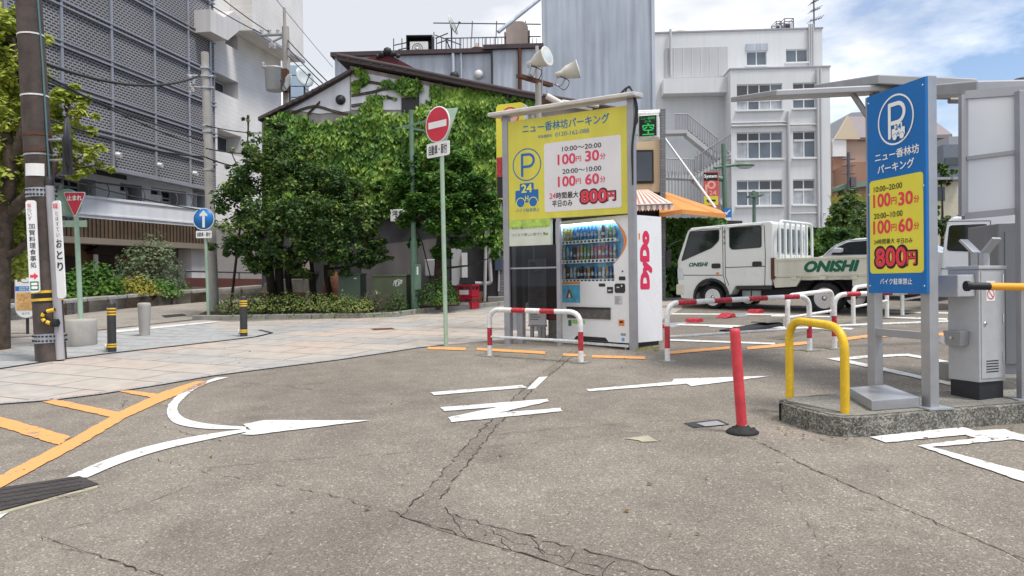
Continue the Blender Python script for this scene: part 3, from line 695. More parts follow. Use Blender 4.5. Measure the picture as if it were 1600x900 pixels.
fl = MB()                                       # fallen leaves and grit along kerbs and posts
for (xa, xb, ya, yb, n) in ((1215, 1330, 655, 690, 30), (1330, 1600, 668, 690, 22), (760, 1040, 545, 575, 40), (330, 700, 497, 508, 45), (80, 420, 540, 570, 22), (0, 900, 600, 880, 26), (900, 1600, 690, 880, 18)):
    for _ in range(n): p = G(U(xa, xb), U(ya, yb)); leaf(fl, p + Vector((0, 0, .012)), Vector((U(-.3, .3), U(-.3, .3), 1)).normalized(), U(.012, .045))
leafmat('leaf_dead', '4a3a20', '7a6434', '8a8a4a'); tag(fl.build('fallen_leaves', 'leaf_dead'), kind='stuff')
def P(pl, pts, off=0): return [pl.uv(x, y, off) for x, y in pts]
# ------------------------------------------------------------------ big building on the left
PB = Plane(-14.33, 36, math.atan2(1, .19), gz(-14.33, 36))
bld = thing('apartment_building', 'big white tiled building with grey punched metal screen, balconies and timber-slatted ground floor', 'building', PB.loc(), PB.a)
def prect(pl, x0, y0, x1, y1, off=0):           # axis-aligned rectangle in a plane through two photo points
    a = pl.uv(x0, y0, off); b = pl.uv(x1, y1, off); return min(a[0], b[0]), max(a[0], b[0]), min(a[1], b[1]), max(a[1], b[1])
smin = PB.uv(-200, 200)[0]; zs0 = PB.uv(240, 279)[1]; ztop = 26.0
s1 = 7.15
# body: white tiled wall with real openings (built from strips between the openings)
def wall_with_holes(mb, x0, x1, z0, z1, holes, y=0, depth=.9, m=0, mi=1, mback=2):
    xs = sorted({x0, x1, *[h[0] for h in holes], *[h[1] for h in holes]}); zs = sorted({z0, z1, *[h[2] for h in holes], *[h[3] for h in holes]})
    xs = [v for v in xs if x0 <= v <= x1]; zs = [v for v in zs if z0 <= v <= z1]
    for a, b in zip(xs, xs[1:]):
        for c, d in zip(zs, zs[1:]):
            if any(h[0] <= a and b <= h[1] and h[2] <= c and d <= h[3] for h in holes): continue
            mb.quad((a, y, c), (b, y, c), (b, y, d), (a, y, d), m)
    for (a, b, c, d) in holes:
        Y = y + depth
        mb.quad((a, y, c), (a, Y, c), (a, Y, d), (a, y, d), mi); mb.quad((b, y, c), (b, y, d), (b, Y, d), (b, Y, c), mi)
        mb.quad((a, y, d), (a, Y, d), (b, Y, d), (b, y, d), mi); mb.quad((a, y, c), (b, y, c), (b, Y, c), (a, Y, c), mi)
        if mback is not None: mb.quad((a, Y, c), (b, Y, c), (b, Y, d), (a, Y, d), mback)
holes = []
for x0, x1, y0, y1 in ((335.6, 372, 111.6, 140), (339.5, 377, 200.5, 234), (352, 371, 46, 68)): holes.append((PB.uv(x0, y0)[0], PB.uv(x1, y0)[0], PB.uv(x0, y1)[1], PB.uv(x0, y0)[1]))
z_par0 = PB.uv(300, 345)[1]
mb = MB(); wall_with_holes(mb, 0, s1, z_par0, ztop, holes, 0, .9)
mb.quad((s1, 0, 0), (s1, 12, 0), (s1, 12, ztop), (s1, 0, ztop), 0); mb.quad((0, 0, 0), (s1, 0, 0), (s1, 0, z_par0), (0, 0, z_par0), 3)
mb.quad((smin, .9, zs0 - .1), (0, .9, zs0 - .1), (0, .9, ztop), (smin, .9, ztop), 2)
mb.quad((0, .9, zs0 - 3.6), (0, 0, zs0 - 3.6), (0, 0, ztop), (0, .9, ztop), 1); mb.quad((smin, .9, ztop), (s1, 0, ztop), (s1, 12, ztop), (smin, 12, ztop), 1)
mb.build('tiled_wall', ['white_tile', 'plaster', 'dark_wall', 'grey_door'], bld)
for h in holes:
    w = MB(); w.box(h[0] + .05, h[1] - .05, .80, .86, h[2] + .04, h[3] - .04, 0); fr = w.build('window', 'frame_white', bld)
    g = MB(); g.box(h[0] + .13, (h[0] + h[1]) / 2 - .03, .78, .797, h[2] + .12, h[3] - .12); g.box((h[0] + h[1]) / 2 + .03, h[1] - .13, .78, .797, h[2] + .12, h[3] - .12); g.build('pane', 'win_dark', fr)
# upper storey jutting out over the right part
zo = PB.uv(425, 66, 1.2)[1]
mb = MB(); mb.hexa([(2.0, -1.2, zo), (s1 + .4, -1.2, zo), (s1 + .4, -.01, zo + .05), (2.0, -.01, zo + .05)], [(2.0, -1.2, ztop + .01), (s1 + .4, -1.2, ztop + .01), (s1 + .4, -.01, ztop + .01), (2.0, -.01, ztop + .01)])
mb.build('jutting_storey', 'white_tile', bld)
b = MB(); b.box(2.0, s1 + .42, -1.28, -1.2, zo - .08, zo + .08); b.build('storey_edge', 'steel_grey', bld)
# stair balcony box
x0 = PB.uv(294, 32)[0]; pr = .5
while PB.uv(329, 32, pr)[0] > x0 and pr < 3: pr += .02
mb = MB(); mb.prism(P(PB, [(329, 49), (356, 63), (384, 39), (366, 17), (350, 27), (329, 14)], pr), -pr, -.01, 0)
mb.build('balcony_box', 'plaster', bld)
# punched screen: rails, mullions, panels
p = MB(); p.box(smin, 0, -.32, -.26, zs0, ztop); p.build('screen_panel', 'punched_screen', bld)
mb = MB()
for px, py in ((230, -62), (230, 8), (230, 68), (230, 122), (230, 177), (230, 226)):
    z = PB.uv(px, py, .33)[1]
    for d in (-.09, .09): mb.box(smin, 0, -.42, -.33, z + d - .035, z + d + .035)
zr = zs0
mb.box(smin, 0, -.42, -.1, zs0 - .12, zs0 + .02)
mb.build('screen_rail', 'steel_grey', bld)
mb = MB()
for px, py in ((-60, 150), (8, 150), (96, 150), (174, 150), (241, 150), (294, 150), (329, 200)):
    s = PB.uv(px, py, .33)[0]; mb.box(s - .06, s + .06, -.40, -.325, zs0, ztop)
mb.build('screen_mullion', 'alu', bld)
for px, py in ((183, 243), (248, 259), (303, 272)):
    s, z = PB.uv(px, py, .45); l = MB(); l.tube([(s, -.42, z + .05), (s, -.62, z)], .09, 8); l.build('spot_lamp', 'white_paint', bld)
# first-floor recess with openings, behind the parapet
PQ = Plane(-13.7, 34, math.atan2(1, .45), PB.zb)
rel = pmat(bld).inverted() @ (Matrix.Translation(PQ.loc()) @ Matrix.Rotation(PQ.a, 4, 'Z'))
qmin = PQ.uv(-200, 320)[0]; q1 = PQ.uv(332, 340)[0]
def qb(mb, name, mats, parent=None, bevel=0):
    mb.v = [rel @ v for v in mb.v]; return mb.build(name, mats, parent or bld, bevel)
zpt = PQ.uv(205, 316)[1]; zpb = PQ.uv(205, 346)[1]; zwb = PQ.uv(205, 375)[1]; zfb = PQ.uv(205, 384)[1]
mb = MB(); mb.box(qmin, q1, -.05, .15, zpb, zpt); mb.box(qmin, q1, -.09, -.052, zpb + .12, zpb + .18); mb.box(qmin, q1, -.10, .2, zpt - .02, zpt + .07); qb(mb, 'parapet', 'parapet_white')
mb = MB(); zz = zpt + .62; mb.tube([(qmin, .0, zz), (q1, .0, zz)], .035, 8)
for i in range(16):
    s = qmin + (q1 - qmin) * (i + .5) / 16; mb.tube(fillet([(s, .02, zpt), (s + .05, -.1, zpt + .3), (s, 0, zz)], .2, 3), .022, 6)
qb(mb, 'handrail', 'rail_metal')
hl = [prect(PQ, 70, 305, 150, 282, -1.2), prect(PQ, 188, 313, 222, 289, -1.2), prect(PQ, 236, 320, 291, 290, -1.2), prect(PQ, 308, 322, 322, 297, -1.2)]
hl = [(a, b, zpt - .3, min(d, zs0 - .25)) for a, b, c, d in hl]
mb = MB(); wall_with_holes(mb, qmin, q1, zpt - .6, zs0 + .5, hl, 1.2, 1.4)
mb.quad((qmin, .15, zpt - .6), (q1, .15, zpt - .6), (q1, 1.2, zpt - .6), (qmin, 1.2, zpt - .6), 1)
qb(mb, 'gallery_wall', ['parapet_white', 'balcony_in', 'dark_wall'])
for h in hl[:3]:
    w = MB(); k = 3
    for i in range(k + 1): x = h[0] + (h[1] - h[0]) * i / k; w.box(x - .05, x + .05, 2.2, 2.26, h[2], h[3])
    w.box(h[0], h[1], 2.19, 2.25, h[3] - .5, h[3] - .42); w.box(h[0], h[1], 2.19, 2.25, h[2] + .9, h[2] + .96); wo_ = qb(w, 'window', 'frame_white')
    g = MB(); g.box(h[0], h[1], 2.28, 2.30, h[2], h[3]); qb(g, 'pane', 'win_dark', None).parent = bld
    u = MB(); u.box(h[0] + .1, h[0] + .1 + (h[1] - h[0]) * .4, 1.5, 1.9, h[2] + .05, h[2] + .95); qb(u, 'air_conditioner', 'white_paint', None, .02)
# timber slats, fascia, ground-floor recess
mb = MB(); mb.box(qmin, q1 + .2, .0, .06, zwb, zpb + .02, 1)
n_ = int((q1 - qmin) / .17)
for i in range(n_):
    s = qmin + (i + .5) * (q1 - qmin) / n_; mb.box(s - .055, s + .055, -.07, .0, zwb + .01, zpb, 0)
qb(mb, 'slat_band', ['wood_slat', 'dark_brown'])
mb = MB(); mb.box(qmin, q1 + .2, -.12, .5, zfb, zwb); qb(mb, 'fascia', 'fascia')
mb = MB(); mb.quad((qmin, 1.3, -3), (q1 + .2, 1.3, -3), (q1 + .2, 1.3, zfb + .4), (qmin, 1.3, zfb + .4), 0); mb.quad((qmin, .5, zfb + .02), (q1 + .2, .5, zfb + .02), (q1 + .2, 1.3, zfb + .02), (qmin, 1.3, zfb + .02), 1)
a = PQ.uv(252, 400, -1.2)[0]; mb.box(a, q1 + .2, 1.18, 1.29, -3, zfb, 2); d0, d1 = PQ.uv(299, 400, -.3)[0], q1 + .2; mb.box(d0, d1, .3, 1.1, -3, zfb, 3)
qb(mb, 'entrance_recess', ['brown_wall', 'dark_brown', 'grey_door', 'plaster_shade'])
mb = MB(); a, b = PQ.uv(151, 420, -1.2)[0], PQ.uv(176, 420, -1.2)[0]; z = PQ.uv(160, 398, -1.2)[1]; mb.box(a, b, 1.1, 1.29, -2, z, 0); mb.box(a - .35, b + .5, .8, 1.29, z, z + .12, 1); mb.prism([(a - .5, z + .12), (b + .7, z + .12), (b + .3, z + .4), (a - .1, z + .4)], 0.8, 1.29, 1)
mb.box(PQ.uv(100, 420, -1.2)[0], PQ.uv(118, 420, -1.2)[0], 1.15, 1.29, -1, z - .1, 1); mb.box(PQ.uv(148, 420, -1.2)[0] - .1, PQ.uv(148, 420, -1.2)[0] + .05, 1.05, 1.15, -1, z + .9, 2)
qb(mb, 'entrance_door', ['dark_brown', 'dark_brown', 'frame_white'])
# small black shop plate
r_ = prect(PQ, 183, 436, 196, 416, -1.15); mb = MB(); mb.box(r_[0], r_[1], 1.15, 1.28, r_[2], r_[3]); pl_ = qb(mb, 'name_plate', 'black')
# ------------------------------------------------------------------ raised bed of dressed stone along the side street
bed = [G(-60, 508), G(60, 498), (G(103, 493)), G(200, 482.5), G(300, 474), G(413, 464.5)]
mb = MB()
for i, (a, b) in enumerate(zip(bed, bed[1:])):
    k = max(1, round((b - a).length / .8))
    for j in range(k):
        p, q = a.lerp(b, j / k + .006), a.lerp(b, (j + 1) / k - .006); d = (q - p).normalized(); nn = Vector((-d.y, d.x, 0)) * .35; h = .42 + U(-.015, .02)
        mb.hexa([p + Vector((0, 0, -.1)), q + Vector((0, 0, -.1)), q + nn + Vector((0, 0, -.1)), p + nn + Vector((0, 0, -.1))], [p + Vector((0, 0, h)), q + Vector((0, 0, h)), q + nn + Vector((0, 0, h)), p + nn + Vector((0, 0, h))], random.choice([0, 0, 1, 2]))
tag(mb.build('stone_wall', ['granite', 'concrete', 'concrete_dark'], bevel=.03), 'low retaining wall of dressed grey stone blocks in front of the planted bed', 'wall')
mb = MB(); lb = [(p.x, p.y) for p in bed]; bk = [(p.x - 3.5, p.y + 2.5) for p in bed[::-1]]
mb.slab(lb + bk, lambda x, y: gz(x, y) - .1, lambda x, y: gz(x, y) + .32); tag(mb.build('planting_soil', 'soil'), kind='structure')
mb = MB(); a, b = D(290, 434, 28), D(414, 436, 30); n_ = 2
mb.hexa([a + Vector((0, 0, -2.2)), b + Vector((0, 0, -2.2)), b + Vector((.1, .3, -2.2)), a + Vector((.1, .3, -2.2))], [a, b, b + Vector((.1, .3, 0)), a + Vector((.1, .3, 0))])
mb.tube([a + Vector((0, 0, .25)), b + Vector((0, 0, .25))], .04, 8, 1)
for t in (0, .33, .66, 1): q = a.lerp(b, t); mb.tube([q, q + Vector((0, 0, .25))], .03, 6, 1)
tag(mb.build('boundary_fence', ['brown_fence', 'rail_metal']), 'dark red-brown panel fence with a top rail behind the concrete pole', 'fence')

# ------------------------------------------------------------------ ivy-covered house
PH = Plane(-6.9, 20.8, R(-4), gz(-6.9, 20.8))
house = thing('ivy_house', 'old two-storey house with dark sloping tiled roof and a wall covered in ivy', 'house', PH.loc(), PH.a)
def P(pl, pts, off=0): return [pl.uv(x, y, off) for x, y in pts]
outl = P(PH, [(409, 476), (409, 190), (547, 114), (547, 103), (800, 154), (990, 180)]); outl = outl[:-1] + [outl[-1], (outl[-1][0], -.6)]; outl[0] = (outl[0][0], -.6)
mb = MB(); mb.prism(outl, 0, 7, 0); mb.build('wall', 'house_wall', house)
q = P(PH, [(455, 172), (547, 119), (547, 174), (500, 178)]); mb = MB(); mb.prism(q, -.03, .02, 0); mb.build('render_panel', 'stain_wall', house)
mb = MB(); mb.prism(P(PH, [(549, 110), (760, 153), (760, 172), (549, 172)]), -.025, .0); mb.build('plaster_panel', 'stain_wall', house)
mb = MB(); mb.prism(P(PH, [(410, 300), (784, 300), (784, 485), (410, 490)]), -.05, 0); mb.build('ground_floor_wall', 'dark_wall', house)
mb = MB(); mb.prism(P(PH, [(570, 385), (690, 372), (690, 480), (560, 480)]), -.09, -.052); mb.build('concrete_panel', mat('conc_wall', '716d6d', .9, var=.15, vs=1.5, streak=.2), house)
# roofs
def roofband(pts, th, y0, y1, m):
    g = P(PH, pts, -y0); up = [(s, z + th) for s, z in g]; mb = MB()
    for (a, b), (c, d) in zip(zip(g, g[1:]), zip(up, up[1:])):
        mb.hexa([(a[0], y0, a[1]), (b[0], y0, b[1]), (b[0], y1, b[1]), (a[0], y1, a[1])], [(c[0], y0, c[1]), (d[0], y0, d[1]), (d[0], y1, d[1]), (c[0], y1, c[1])])
    return mb
mb = roofband([(526, 93), (610, 109), (720, 132), (810, 150), (905, 166), (1000, 184)], .10, -.28, 7.2, 0)
g = P(PH, [(526, 90), (610, 106), (720, 129), (810, 147), (905, 163), (1000, 181)], .3)
for (a, b) in zip(g, g[1:]): mb.tube([(a[0], -.26, a[1] + .08), (b[0], -.26, b[1] + .08)], .055, 8)
for i in range(26):
    t = i / 26; a = Vector((g[0][0], 0, g[0][1])).lerp(Vector((g[-1][0], 0, g[-1][1])), t); mb.tube([(a.x, -.30, a.z + .04), (a.x, 7, a.z + .04)], .045, 6)
mb.build('main_roof', 'roof_dark', house)
mb = roofband([(403, 188), (470, 155), (548, 112)], .09, -.22, 5, 0)
for i in range(15):
    a = Vector((*P(PH, [(403, 186)], .4)[0], 0)).lerp(Vector((*P(PH, [(548, 110)], .4)[0], 0)), i / 14); mb.tube([(a.x, -.25, a.y + .07), (a.x, 4.5, a.y + .07)], .04, 6)
mb.build('side_roof', 'roof_dark', house)
g = P(PH, [(545, 106), (606, 87), (676, 124)], -2.5); mb = MB(); mb.prism(g, 2.2, 5); mb.build('red_roof', 'roof_red', house)
c = PH.uv(606, 84, -2.2); mb = MB()
for dx, dz, r in ((0, .06, .13), (-.17, -.02, .1), (.17, -.02, .1), (-.3, -.08, .07), (.32, -.09, .07)): mb.lathe([(0, -r), (r * .8, -r * .6), (r, 0), (r * .8, r * .6), (0, r)], 10, Matrix.Translation((c[0] + dx, 2.15, c[1] + dz)))
mb.build('ridge_ornament', 'tile_dark', house)
s, z = PH.uv(532, 156, .05); mb = MB(); mb.lathe([(0, .1), (.13, .06), (.14, 0)], 12, Matrix.Translation((s, -.03, z)) @ Matrix.Rotation(PI / 2, 4, 'X')); mb.build('vent_cap', 'dark_grey', house)
r_ = prect(PH, 627, 153, 655, 175, .05); mb = MB(); mb.box(r_[0], r_[1], -.06, -.02, r_[2], r_[3]); r2_ = prect(PH, 640, 138, 655, 153); mb.box(r2_[0], r2_[1], -.06, -.02, r2_[2], r2_[3]); mb.build('window', 'dark_grey', house)
r_ = prect(PH, 776, 250, 792, 468, .12); mb = MB(); mb.box(r_[0], r_[1], -.12, .0, -.3, r_[3]); mb.build('tiled_pier', 'grey_tile', house)
r_ = prect(PH, 763, 485, 795, 463, .25); mb = MB(); mb.box(r_[0], r_[1] + .4, -.4, -.05, -.3, r_[3]); mb.build('plinth', 'concrete', house, .02)
r_ = prect(PH, 706, 446, 730, 388, .1); mb = MB(); mb.box(r_[0], r_[0] + (r_[1] - r_[0]) * .62, -.10, -.052, r_[2], r_[3]); mb.box(r_[0] + (r_[1] - r_[0]) * .66, r_[1], -.16, -.052, r_[2] + .1, r_[3] - .12, 1); mb.build('door', ['plaster_shade', 'white_paint'], house)
# pipes on the ground floor
A = lambda x, y, o=.2: (PH.uv(x, y, o)[0], -o, PH.uv(x, y, o)[1])
mb = MB(); mb.tube(fillet([A(762, 350), A(767, 440), A(764, 443), A(732, 443)], .25, 4), .055, 8); mb.tube([A(760, 345, .25), A(757, 476, .25)], .045, 8); mb.tube([A(783, 300, .2), A(779, 455, .2)], .03, 6); mb.build('drain_pipe', 'pvc', house)
r_ = prect(PH, 773, 423, 785, 404, .2); mb = MB(); mb.box(r_[0], r_[1], -.25, -.1, r_[2], r_[3]); mb.build('meter_box', mat('meter', '3f4a5c', .5), house, .02)
r_ = prect(PH, 664, 432, 680, 405, .3); mb = MB(); mb.box(r_[0], r_[1], -.35, -.1, r_[2], r_[3]); mb.build('boiler_box', 'pvc', house, .03)
# restaurant lantern sign and red lantern between the trees
mb = MB(); r_ = prect(PH, 610, 346, 634, 327, .6); mb.box(r_[0], r_[1], -.6, -.5, r_[2], r_[3]); sg = mb.build('wall_sign', 'sign_white', house, .01)
text(sg, '洋食', (r_[0] + r_[1]) / 2, (r_[2] + r_[3]) / 2 + .06, .3, .15, 'ink_black', -.604, bold=.02)
# right-hand shop half: beige upper floor with window, dark shopfront
mb = MB(); mb.prism(P(PH, [(960, 224), (1032, 219), (1032, 300), (960, 300)], .3), -.3, -.02, 0); mb.build('beige_wall', 'beige', house)
mb = MB(); mb.prism(P(PH, [(1032, 170), (1040, 170), (1040, 470), (1032, 470)], .4), -.4, 4, 0); mb.build('corner_post', 'grey_tile', house)
r_ = prect(PH, 995, 287, 1021, 234, .34); mb = MB(); mb.box(r_[0] - .5, r_[1], -.36, -.32, r_[2], r_[3], 0); w_ = mb.build('window', 'dark_brown', house)
mb = MB(); mb.box(r_[0] - .45, r_[1] - .05, -.375, -.362, r_[2] + .06, r_[3] - .06); mb.build('pane', 'win_dark', w_)
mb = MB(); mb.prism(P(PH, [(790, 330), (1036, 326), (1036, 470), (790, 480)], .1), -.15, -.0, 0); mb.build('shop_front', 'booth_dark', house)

# ivy: leaves on the wall, thin bare runners
ivy = MB()
def inside(p, poly):
    c = False; n_ = len(poly)
    for i in range(n_):
        (x1, y1), (x2, y2) = poly[i], poly[i - 1]
        if (y1 > p[1]) != (y2 > p[1]) and p[0] < (x2 - x1) * (p[1] - y1) / (y2 - y1) + x1: c = not c
    return c
from mathutils import noise as mno
def ivyfill(poly, n, o0=.02, o1=.42, thin=0, s=.15, edge=0):
    xs = [p[0] for p in poly]; ys = [p[1] for p in poly]; k = 0
    while k < n:
        x, y = U(min(xs), max(xs)), U(min(ys), max(ys))
        if not inside((x + U(-5, 5), y + U(-5, 5)), poly): continue
        nv = mno.noise(Vector((x / 26, y / 26, 3)))
        if thin and nv < thin: k += .3; continue
        off = o0 + (o1 - o0) * (.5 + .5 * nv) * U(.3, 1)
        ss, z = PH.uv(x, y, off); leaf(ivy, Vector((ss, -off, z)), Vector((U(-.8, .8), -1, U(-.2, 1.0))).normalized(), s * U(.6, 1.25), 0, Vector((U(-.6, .6), 0, -1))); k += 1
ivyfill([(412, 190), (430, 180), (470, 182), (490, 200), (540, 182), (640, 178), (660, 165), (690, 160), (735, 172), (745, 140), (775, 142), (785, 155), (784, 230), (776, 300), (740, 330), (560, 340), (412, 330)], 12000)
ivyfill([(412, 192), (440, 176), (460, 180), (520, 205), (500, 225), (415, 240)], 700, .1, .35)
ivyfill([(690, 142), (740, 138), (785, 145), (786, 165), (740, 175), (690, 170)], 1100)
ivyfill([(640, 132), (700, 140), (745, 145), (745, 160), (690, 158), (650, 148)], 420, .03, .25, -.15); ivyfill([(655, 160), (700, 150), (700, 178), (655, 180)], 260, .03, .2, -.1); ivyfill([(550, 150), (610, 150), (625, 178), (550, 180)], 260, .02, .15, .05)
ivyfill([(548, 106), (600, 118), (652, 130), (660, 140), (640, 150), (600, 130), (560, 118)], 420, .05, .25, -.1)
ivyfill([(628, 125), (660, 128), (658, 140), (635, 150), (622, 140)], 220, .05, .3)
ivyfill([(548, 128), (590, 122), (600, 130), (552, 146)], 130, .02, .1, -.05); ivyfill([(548, 162), (575, 160), (620, 165), (620, 172), (548, 175)], 170, .02, .1, -.05)
ivyfill([(780, 150), (850, 160), (850, 168), (785, 172)], 160, .1, .3, .0)
ivyfill([(735, 300), (785, 260), (790, 390), (770, 410), (745, 380)], 700, .1, .45)
iv = thing('wall_ivy', 'dense green ivy climbing over the wall of the old house', 'ivy', PH.loc(), PH.a)
ivy.build('foliage', 'leaf_ivy', iv)
mb = MB()
for pts in ([(549, 132), (575, 127), (610, 133), (640, 140)], [(549, 148), (580, 143), (600, 138), (630, 135)], [(549, 164), (570, 162), (585, 170)], [(560, 178), (575, 160), (592, 150), (620, 154)], [(585, 175), (588, 140)], [(455, 176), (490, 165), (520, 172), (545, 178)], [(480, 178), (500, 158)], [(660, 178), (700, 160), (745, 155)]):
    for d in (0, 2.5): mb.tube([(PH.uv(x, y + d + U(-1, 1), .05)[0], -.05, PH.uv(x, y + d, .05)[1]) for x, y in catmull(pts, 4)], .016, 5)
mb.build('stem', 'bark', iv)

# awnings of the shop
aw = thing('striped_awning', 'red and cream striped scalloped awning over the shopfront', 'awning', PH.loc(), PH.a)
a, b = A(975, 292, .35), A(1012, 296, .35); c, d = A(952, 322, 1.3), A(1052, 318, 1.3); mb = MB(); k = 22
a, b, c, d = map(Vector, (a, b, c, d)); c.y = d.y; a.z = b.z
for i in range(k):
    t0, t1 = i / k, (i + 1) / k; mb.quad(a.lerp(b, t0), a.lerp(b, t1), c.lerp(d, t1), c.lerp(d, t0), i % 2)
    u, v = c.lerp(d, t0), c.lerp(d, t1); mb.add([u, v, v + Vector((0, 0, -.12)), (u + v) / 2 + Vector((0, 0, -.17)), u + Vector((0, 0, -.12))], [(0, 1, 2, 3, 4)], i % 2)
mb.add([b, d, d + Vector((0, 0, -.12))], [(0, 1, 2)], 0)
mb.build('cloth', ['stripe_red', 'stripe_cream'], aw); mb = MB(); mb.tube([c, d], .025, 6); mb.build('front_bar', 'alu', aw)
oa = thing('orange_awning', 'plain orange awning held by a slanting white rod over the planted front', 'awning', PH.loc(), PH.a)
W = lambda x, y, Y: PHI @ D(x, y, Y)
PHI = (Matrix.Translation(PH.loc()) @ Matrix.Rotation(PH.a, 4, 'Z')).inverted()
a, b = W(1032, 297, 21.5), W(1125, 328, 21.6); c, d = W(1066, 327, 18.9), W(1134, 334, 18.9); e = W(1030, 333, 19.1); mb = MB()
mb.add([a, b, d, c, e], [(0, 1, 2, 3), (0, 3, 4)]); dz = Vector((0, 0, -.11)); mb.add([c, d, d + dz, c + dz, e, e + dz], [(0, 1, 2, 3), (4, 0, 3, 5)]); mb.build('cloth', 'orange_cloth', oa)
mb = MB(); mb.tube([W(1038, 215, 21.3), W(1118, 325, 18.9)], .03, 6); mb.build('stay_rod', 'frame_white', oa)

# planted lattice below the orange awning
vine = MB()
for _ in range(2600):
    x, y = U(1034, 1135), U(342, 462)
    if U(0, 1) < max(0, (y - 395) / 80) * .8: continue
    p = D(x, y, U(20.4, 22.2)); leaf(vine, p, Vector((U(-.7, .7), -1, U(-.1, .8))).normalized(), U(.09, .2))
vo_ = thing('climbing_plant', 'leafy climbing plant on a dark lattice beneath the orange awning', 'plant', tuple(D(1085, 460, 21.5)))
vine.build('foliage', 'leaf_pine', vo_, world=True)
mb = MB()
for i in range(13): x = 1036 + i * 8.5; mb.tube([D(x, 352, 22), D(x, 462, 22)], .02, 4)
for j in range(6): y = 355 + j * 20; mb.tube([D(1034, y, 22.02), D(1140, y, 22.02)], .02, 4)
mb.hexa([D(1030, 465, 22.3), D(1160, 465, 22.3), D(1160, 465, 22.6), D(1030, 465, 22.6)], [D(1030, 342, 22.3), D(1160, 345, 22.3), D(1160, 345, 22.6), D(1030, 342, 22.6)], 1)
mb.build('lattice', ['rust', 'dark_grey'], vo_, world=True)
for x, w in ((1045, 7), (1060, 8)):
    p = G(x, 463); mb = MB(); mb.lathe([(.16, 0), (.22, .4), (.24, .42), (.22, .44), (.19, .40)], 14, Matrix.Translation(p)); o = mb.build('planter_pot', 'dark_grey'); tag(o, 'dark plant pot %s on the ground beside the climbing plant' % ('nearer the drinks machine' if x == 1045 else 'nearer the truck cab'), 'pot', 'pots by the climbing plant')

# ------------------------------------------------------------------ corrugated building, tower and roof things
PC = Plane(D(523, 88, 29).x, 29, R(-3), gz(-6, 29))
wh = thing('corrugated_building', 'low pale blue-grey corrugated metal building with dark roof edge behind the ivy house', 'building', PC.loc(), PC.a)
r_ = prect(PC, 523, 90, 771, 300); r2_ = prect(PC, 771, 80, 852, 300)
mb = MB(); mb.box(0, r_[1], 0, 7, -1, r_[3]); mb.box(r_[1], r2_[1], -.15, 7, -1, r2_[3]); mb.build('wall', 'corrugated', wh)
mb = MB(); mb.box(-.12, r_[1], -.18, 7, r_[3], r_[3] + .16); mb.box(r_[1] - .3, r2_[1], -.32, 7, r2_[3], r2_[3] + .16); mb.box(r_[1] - .02, r_[1] + .05, -.22, -.151, 2, r2_[3], 1); mb.build('roof_edge', ['roof_dark', 'dark_grey'], wh)
q = PC.uv(708, 110, .15)
mb = MB(); mb.tube([(q[0], -.12, 3), (q[0], -.12, r_[3])], .06, 8); mb.tube([(q[0] + .3, -.1, 3), (q[0] + .3, -.1, r_[3])], .04, 8); q2 = PC.uv(812, 110, .3); mb.tube([(q2[0], -.25, 2), (q2[0], -.25, r2_[3])], .07, 8, 1); mb.build('drain_pipe', ['corrugated', 'rust'], wh)
for px, py in ((710, 118), (748, 116)):
    s, z = PC.uv(px, py, .1); mb = MB(); mb.lathe([(.16, 0), (.17, .12), (.1, .2), (0, .2)], 14, Matrix.Translation((s, 0, z)) @ Matrix.Rotation(PI / 2, 4, 'X')); mb.build('vent_cap', 'white_paint' if px > 720 else 'dark_grey', wh)
PT = Plane(D(850, 100, 29).x, 28.7, R(-2), gz(1, 29))
tw = thing('corrugated_tower', 'tall windowless grey corrugated metal block rising out of the picture', 'building', PT.loc(), PT.a)
r_ = prect(PT, 850, 0, 1023, 300); mb = MB(); mb.box(0, r_[1], 0, 9, -1, 21); mb.build('wall', 'corrugated_tower', tw)
mb = MB(); mb.box(r_[1] - .06, r_[1] + .06, -.06, .1, -1, 21); mb.box(-.05, .05, -.05, .08, -1, 21); mb.build('corner_trim', 'corrugated', tw)
p = PT.uv(1028, 140); mb = MB(); mb.box(r_[1] + .001, r_[1] + .06, 1.5, 2.4, p[1] - .6, p[1] + .5); mb.build('window', 'win_dark', tw)
mb = MB(); mb.tube([PT.loc() and (-1.7, -.8, PC.uv(835, 62)[1]), (-.1, -.1, PC.uv(850, 0)[1])], .07, 8); mb.build('brace', 'corrugated', tw)
# roof things: sheltered air conditioner, railings, dish, tanks
zr = PC.zb + prect(PC, 523, 90, 771, 300)[3] + .16
ac = thing('rooftop_air_conditioner', 'white outdoor air conditioner under a dark sheet-metal hood on the corrugated roof', 'air conditioner', (D(657, 80, 29.5).x, 29.5, zr))
mb = MB(); mb.box(-.42, .30, .0, .32, .03, .58); mb.build('body', 'white_paint', ac, .02)
mb = MB(); ring(mb, -.12, .3, .185, .21, -.004); ring(mb, -.12, .3, .12, .135, -.004); ring(mb, -.12, .3, .02, .08, -.004); mb.build('fan_grille', 'dark_grey', ac); mb = MB(); mb.lathe([(0, .02), (.06, .01), (.06, 0)], 12, Matrix.Translation((-.12, -.006, .3)) @ Matrix.Rotation(PI / 2, 4, 'X')); mb.build('hub', 'white_paint', ac)
mb = MB(); mb.box(-.55, .48, -.05, .5, .78, .82); mb.box(-.55, -.52, -.05, .5, 0, .78); mb.box(.44, .48, -.05, .5, 0, .78); mb.box(-.52, .44, .46, .5, 0, .78); mb.build('hood', 'dark_grey', ac)
rl = thing('roof_railing', 'thin rusty railing and frame of rods along the corrugated roof', 'railing', (D(620, 80, 29.6).x, 29.6, zr))
mb = MB(); Y = 29.7
q = lambda x, y, Y=29.7: D(x, y, Y)
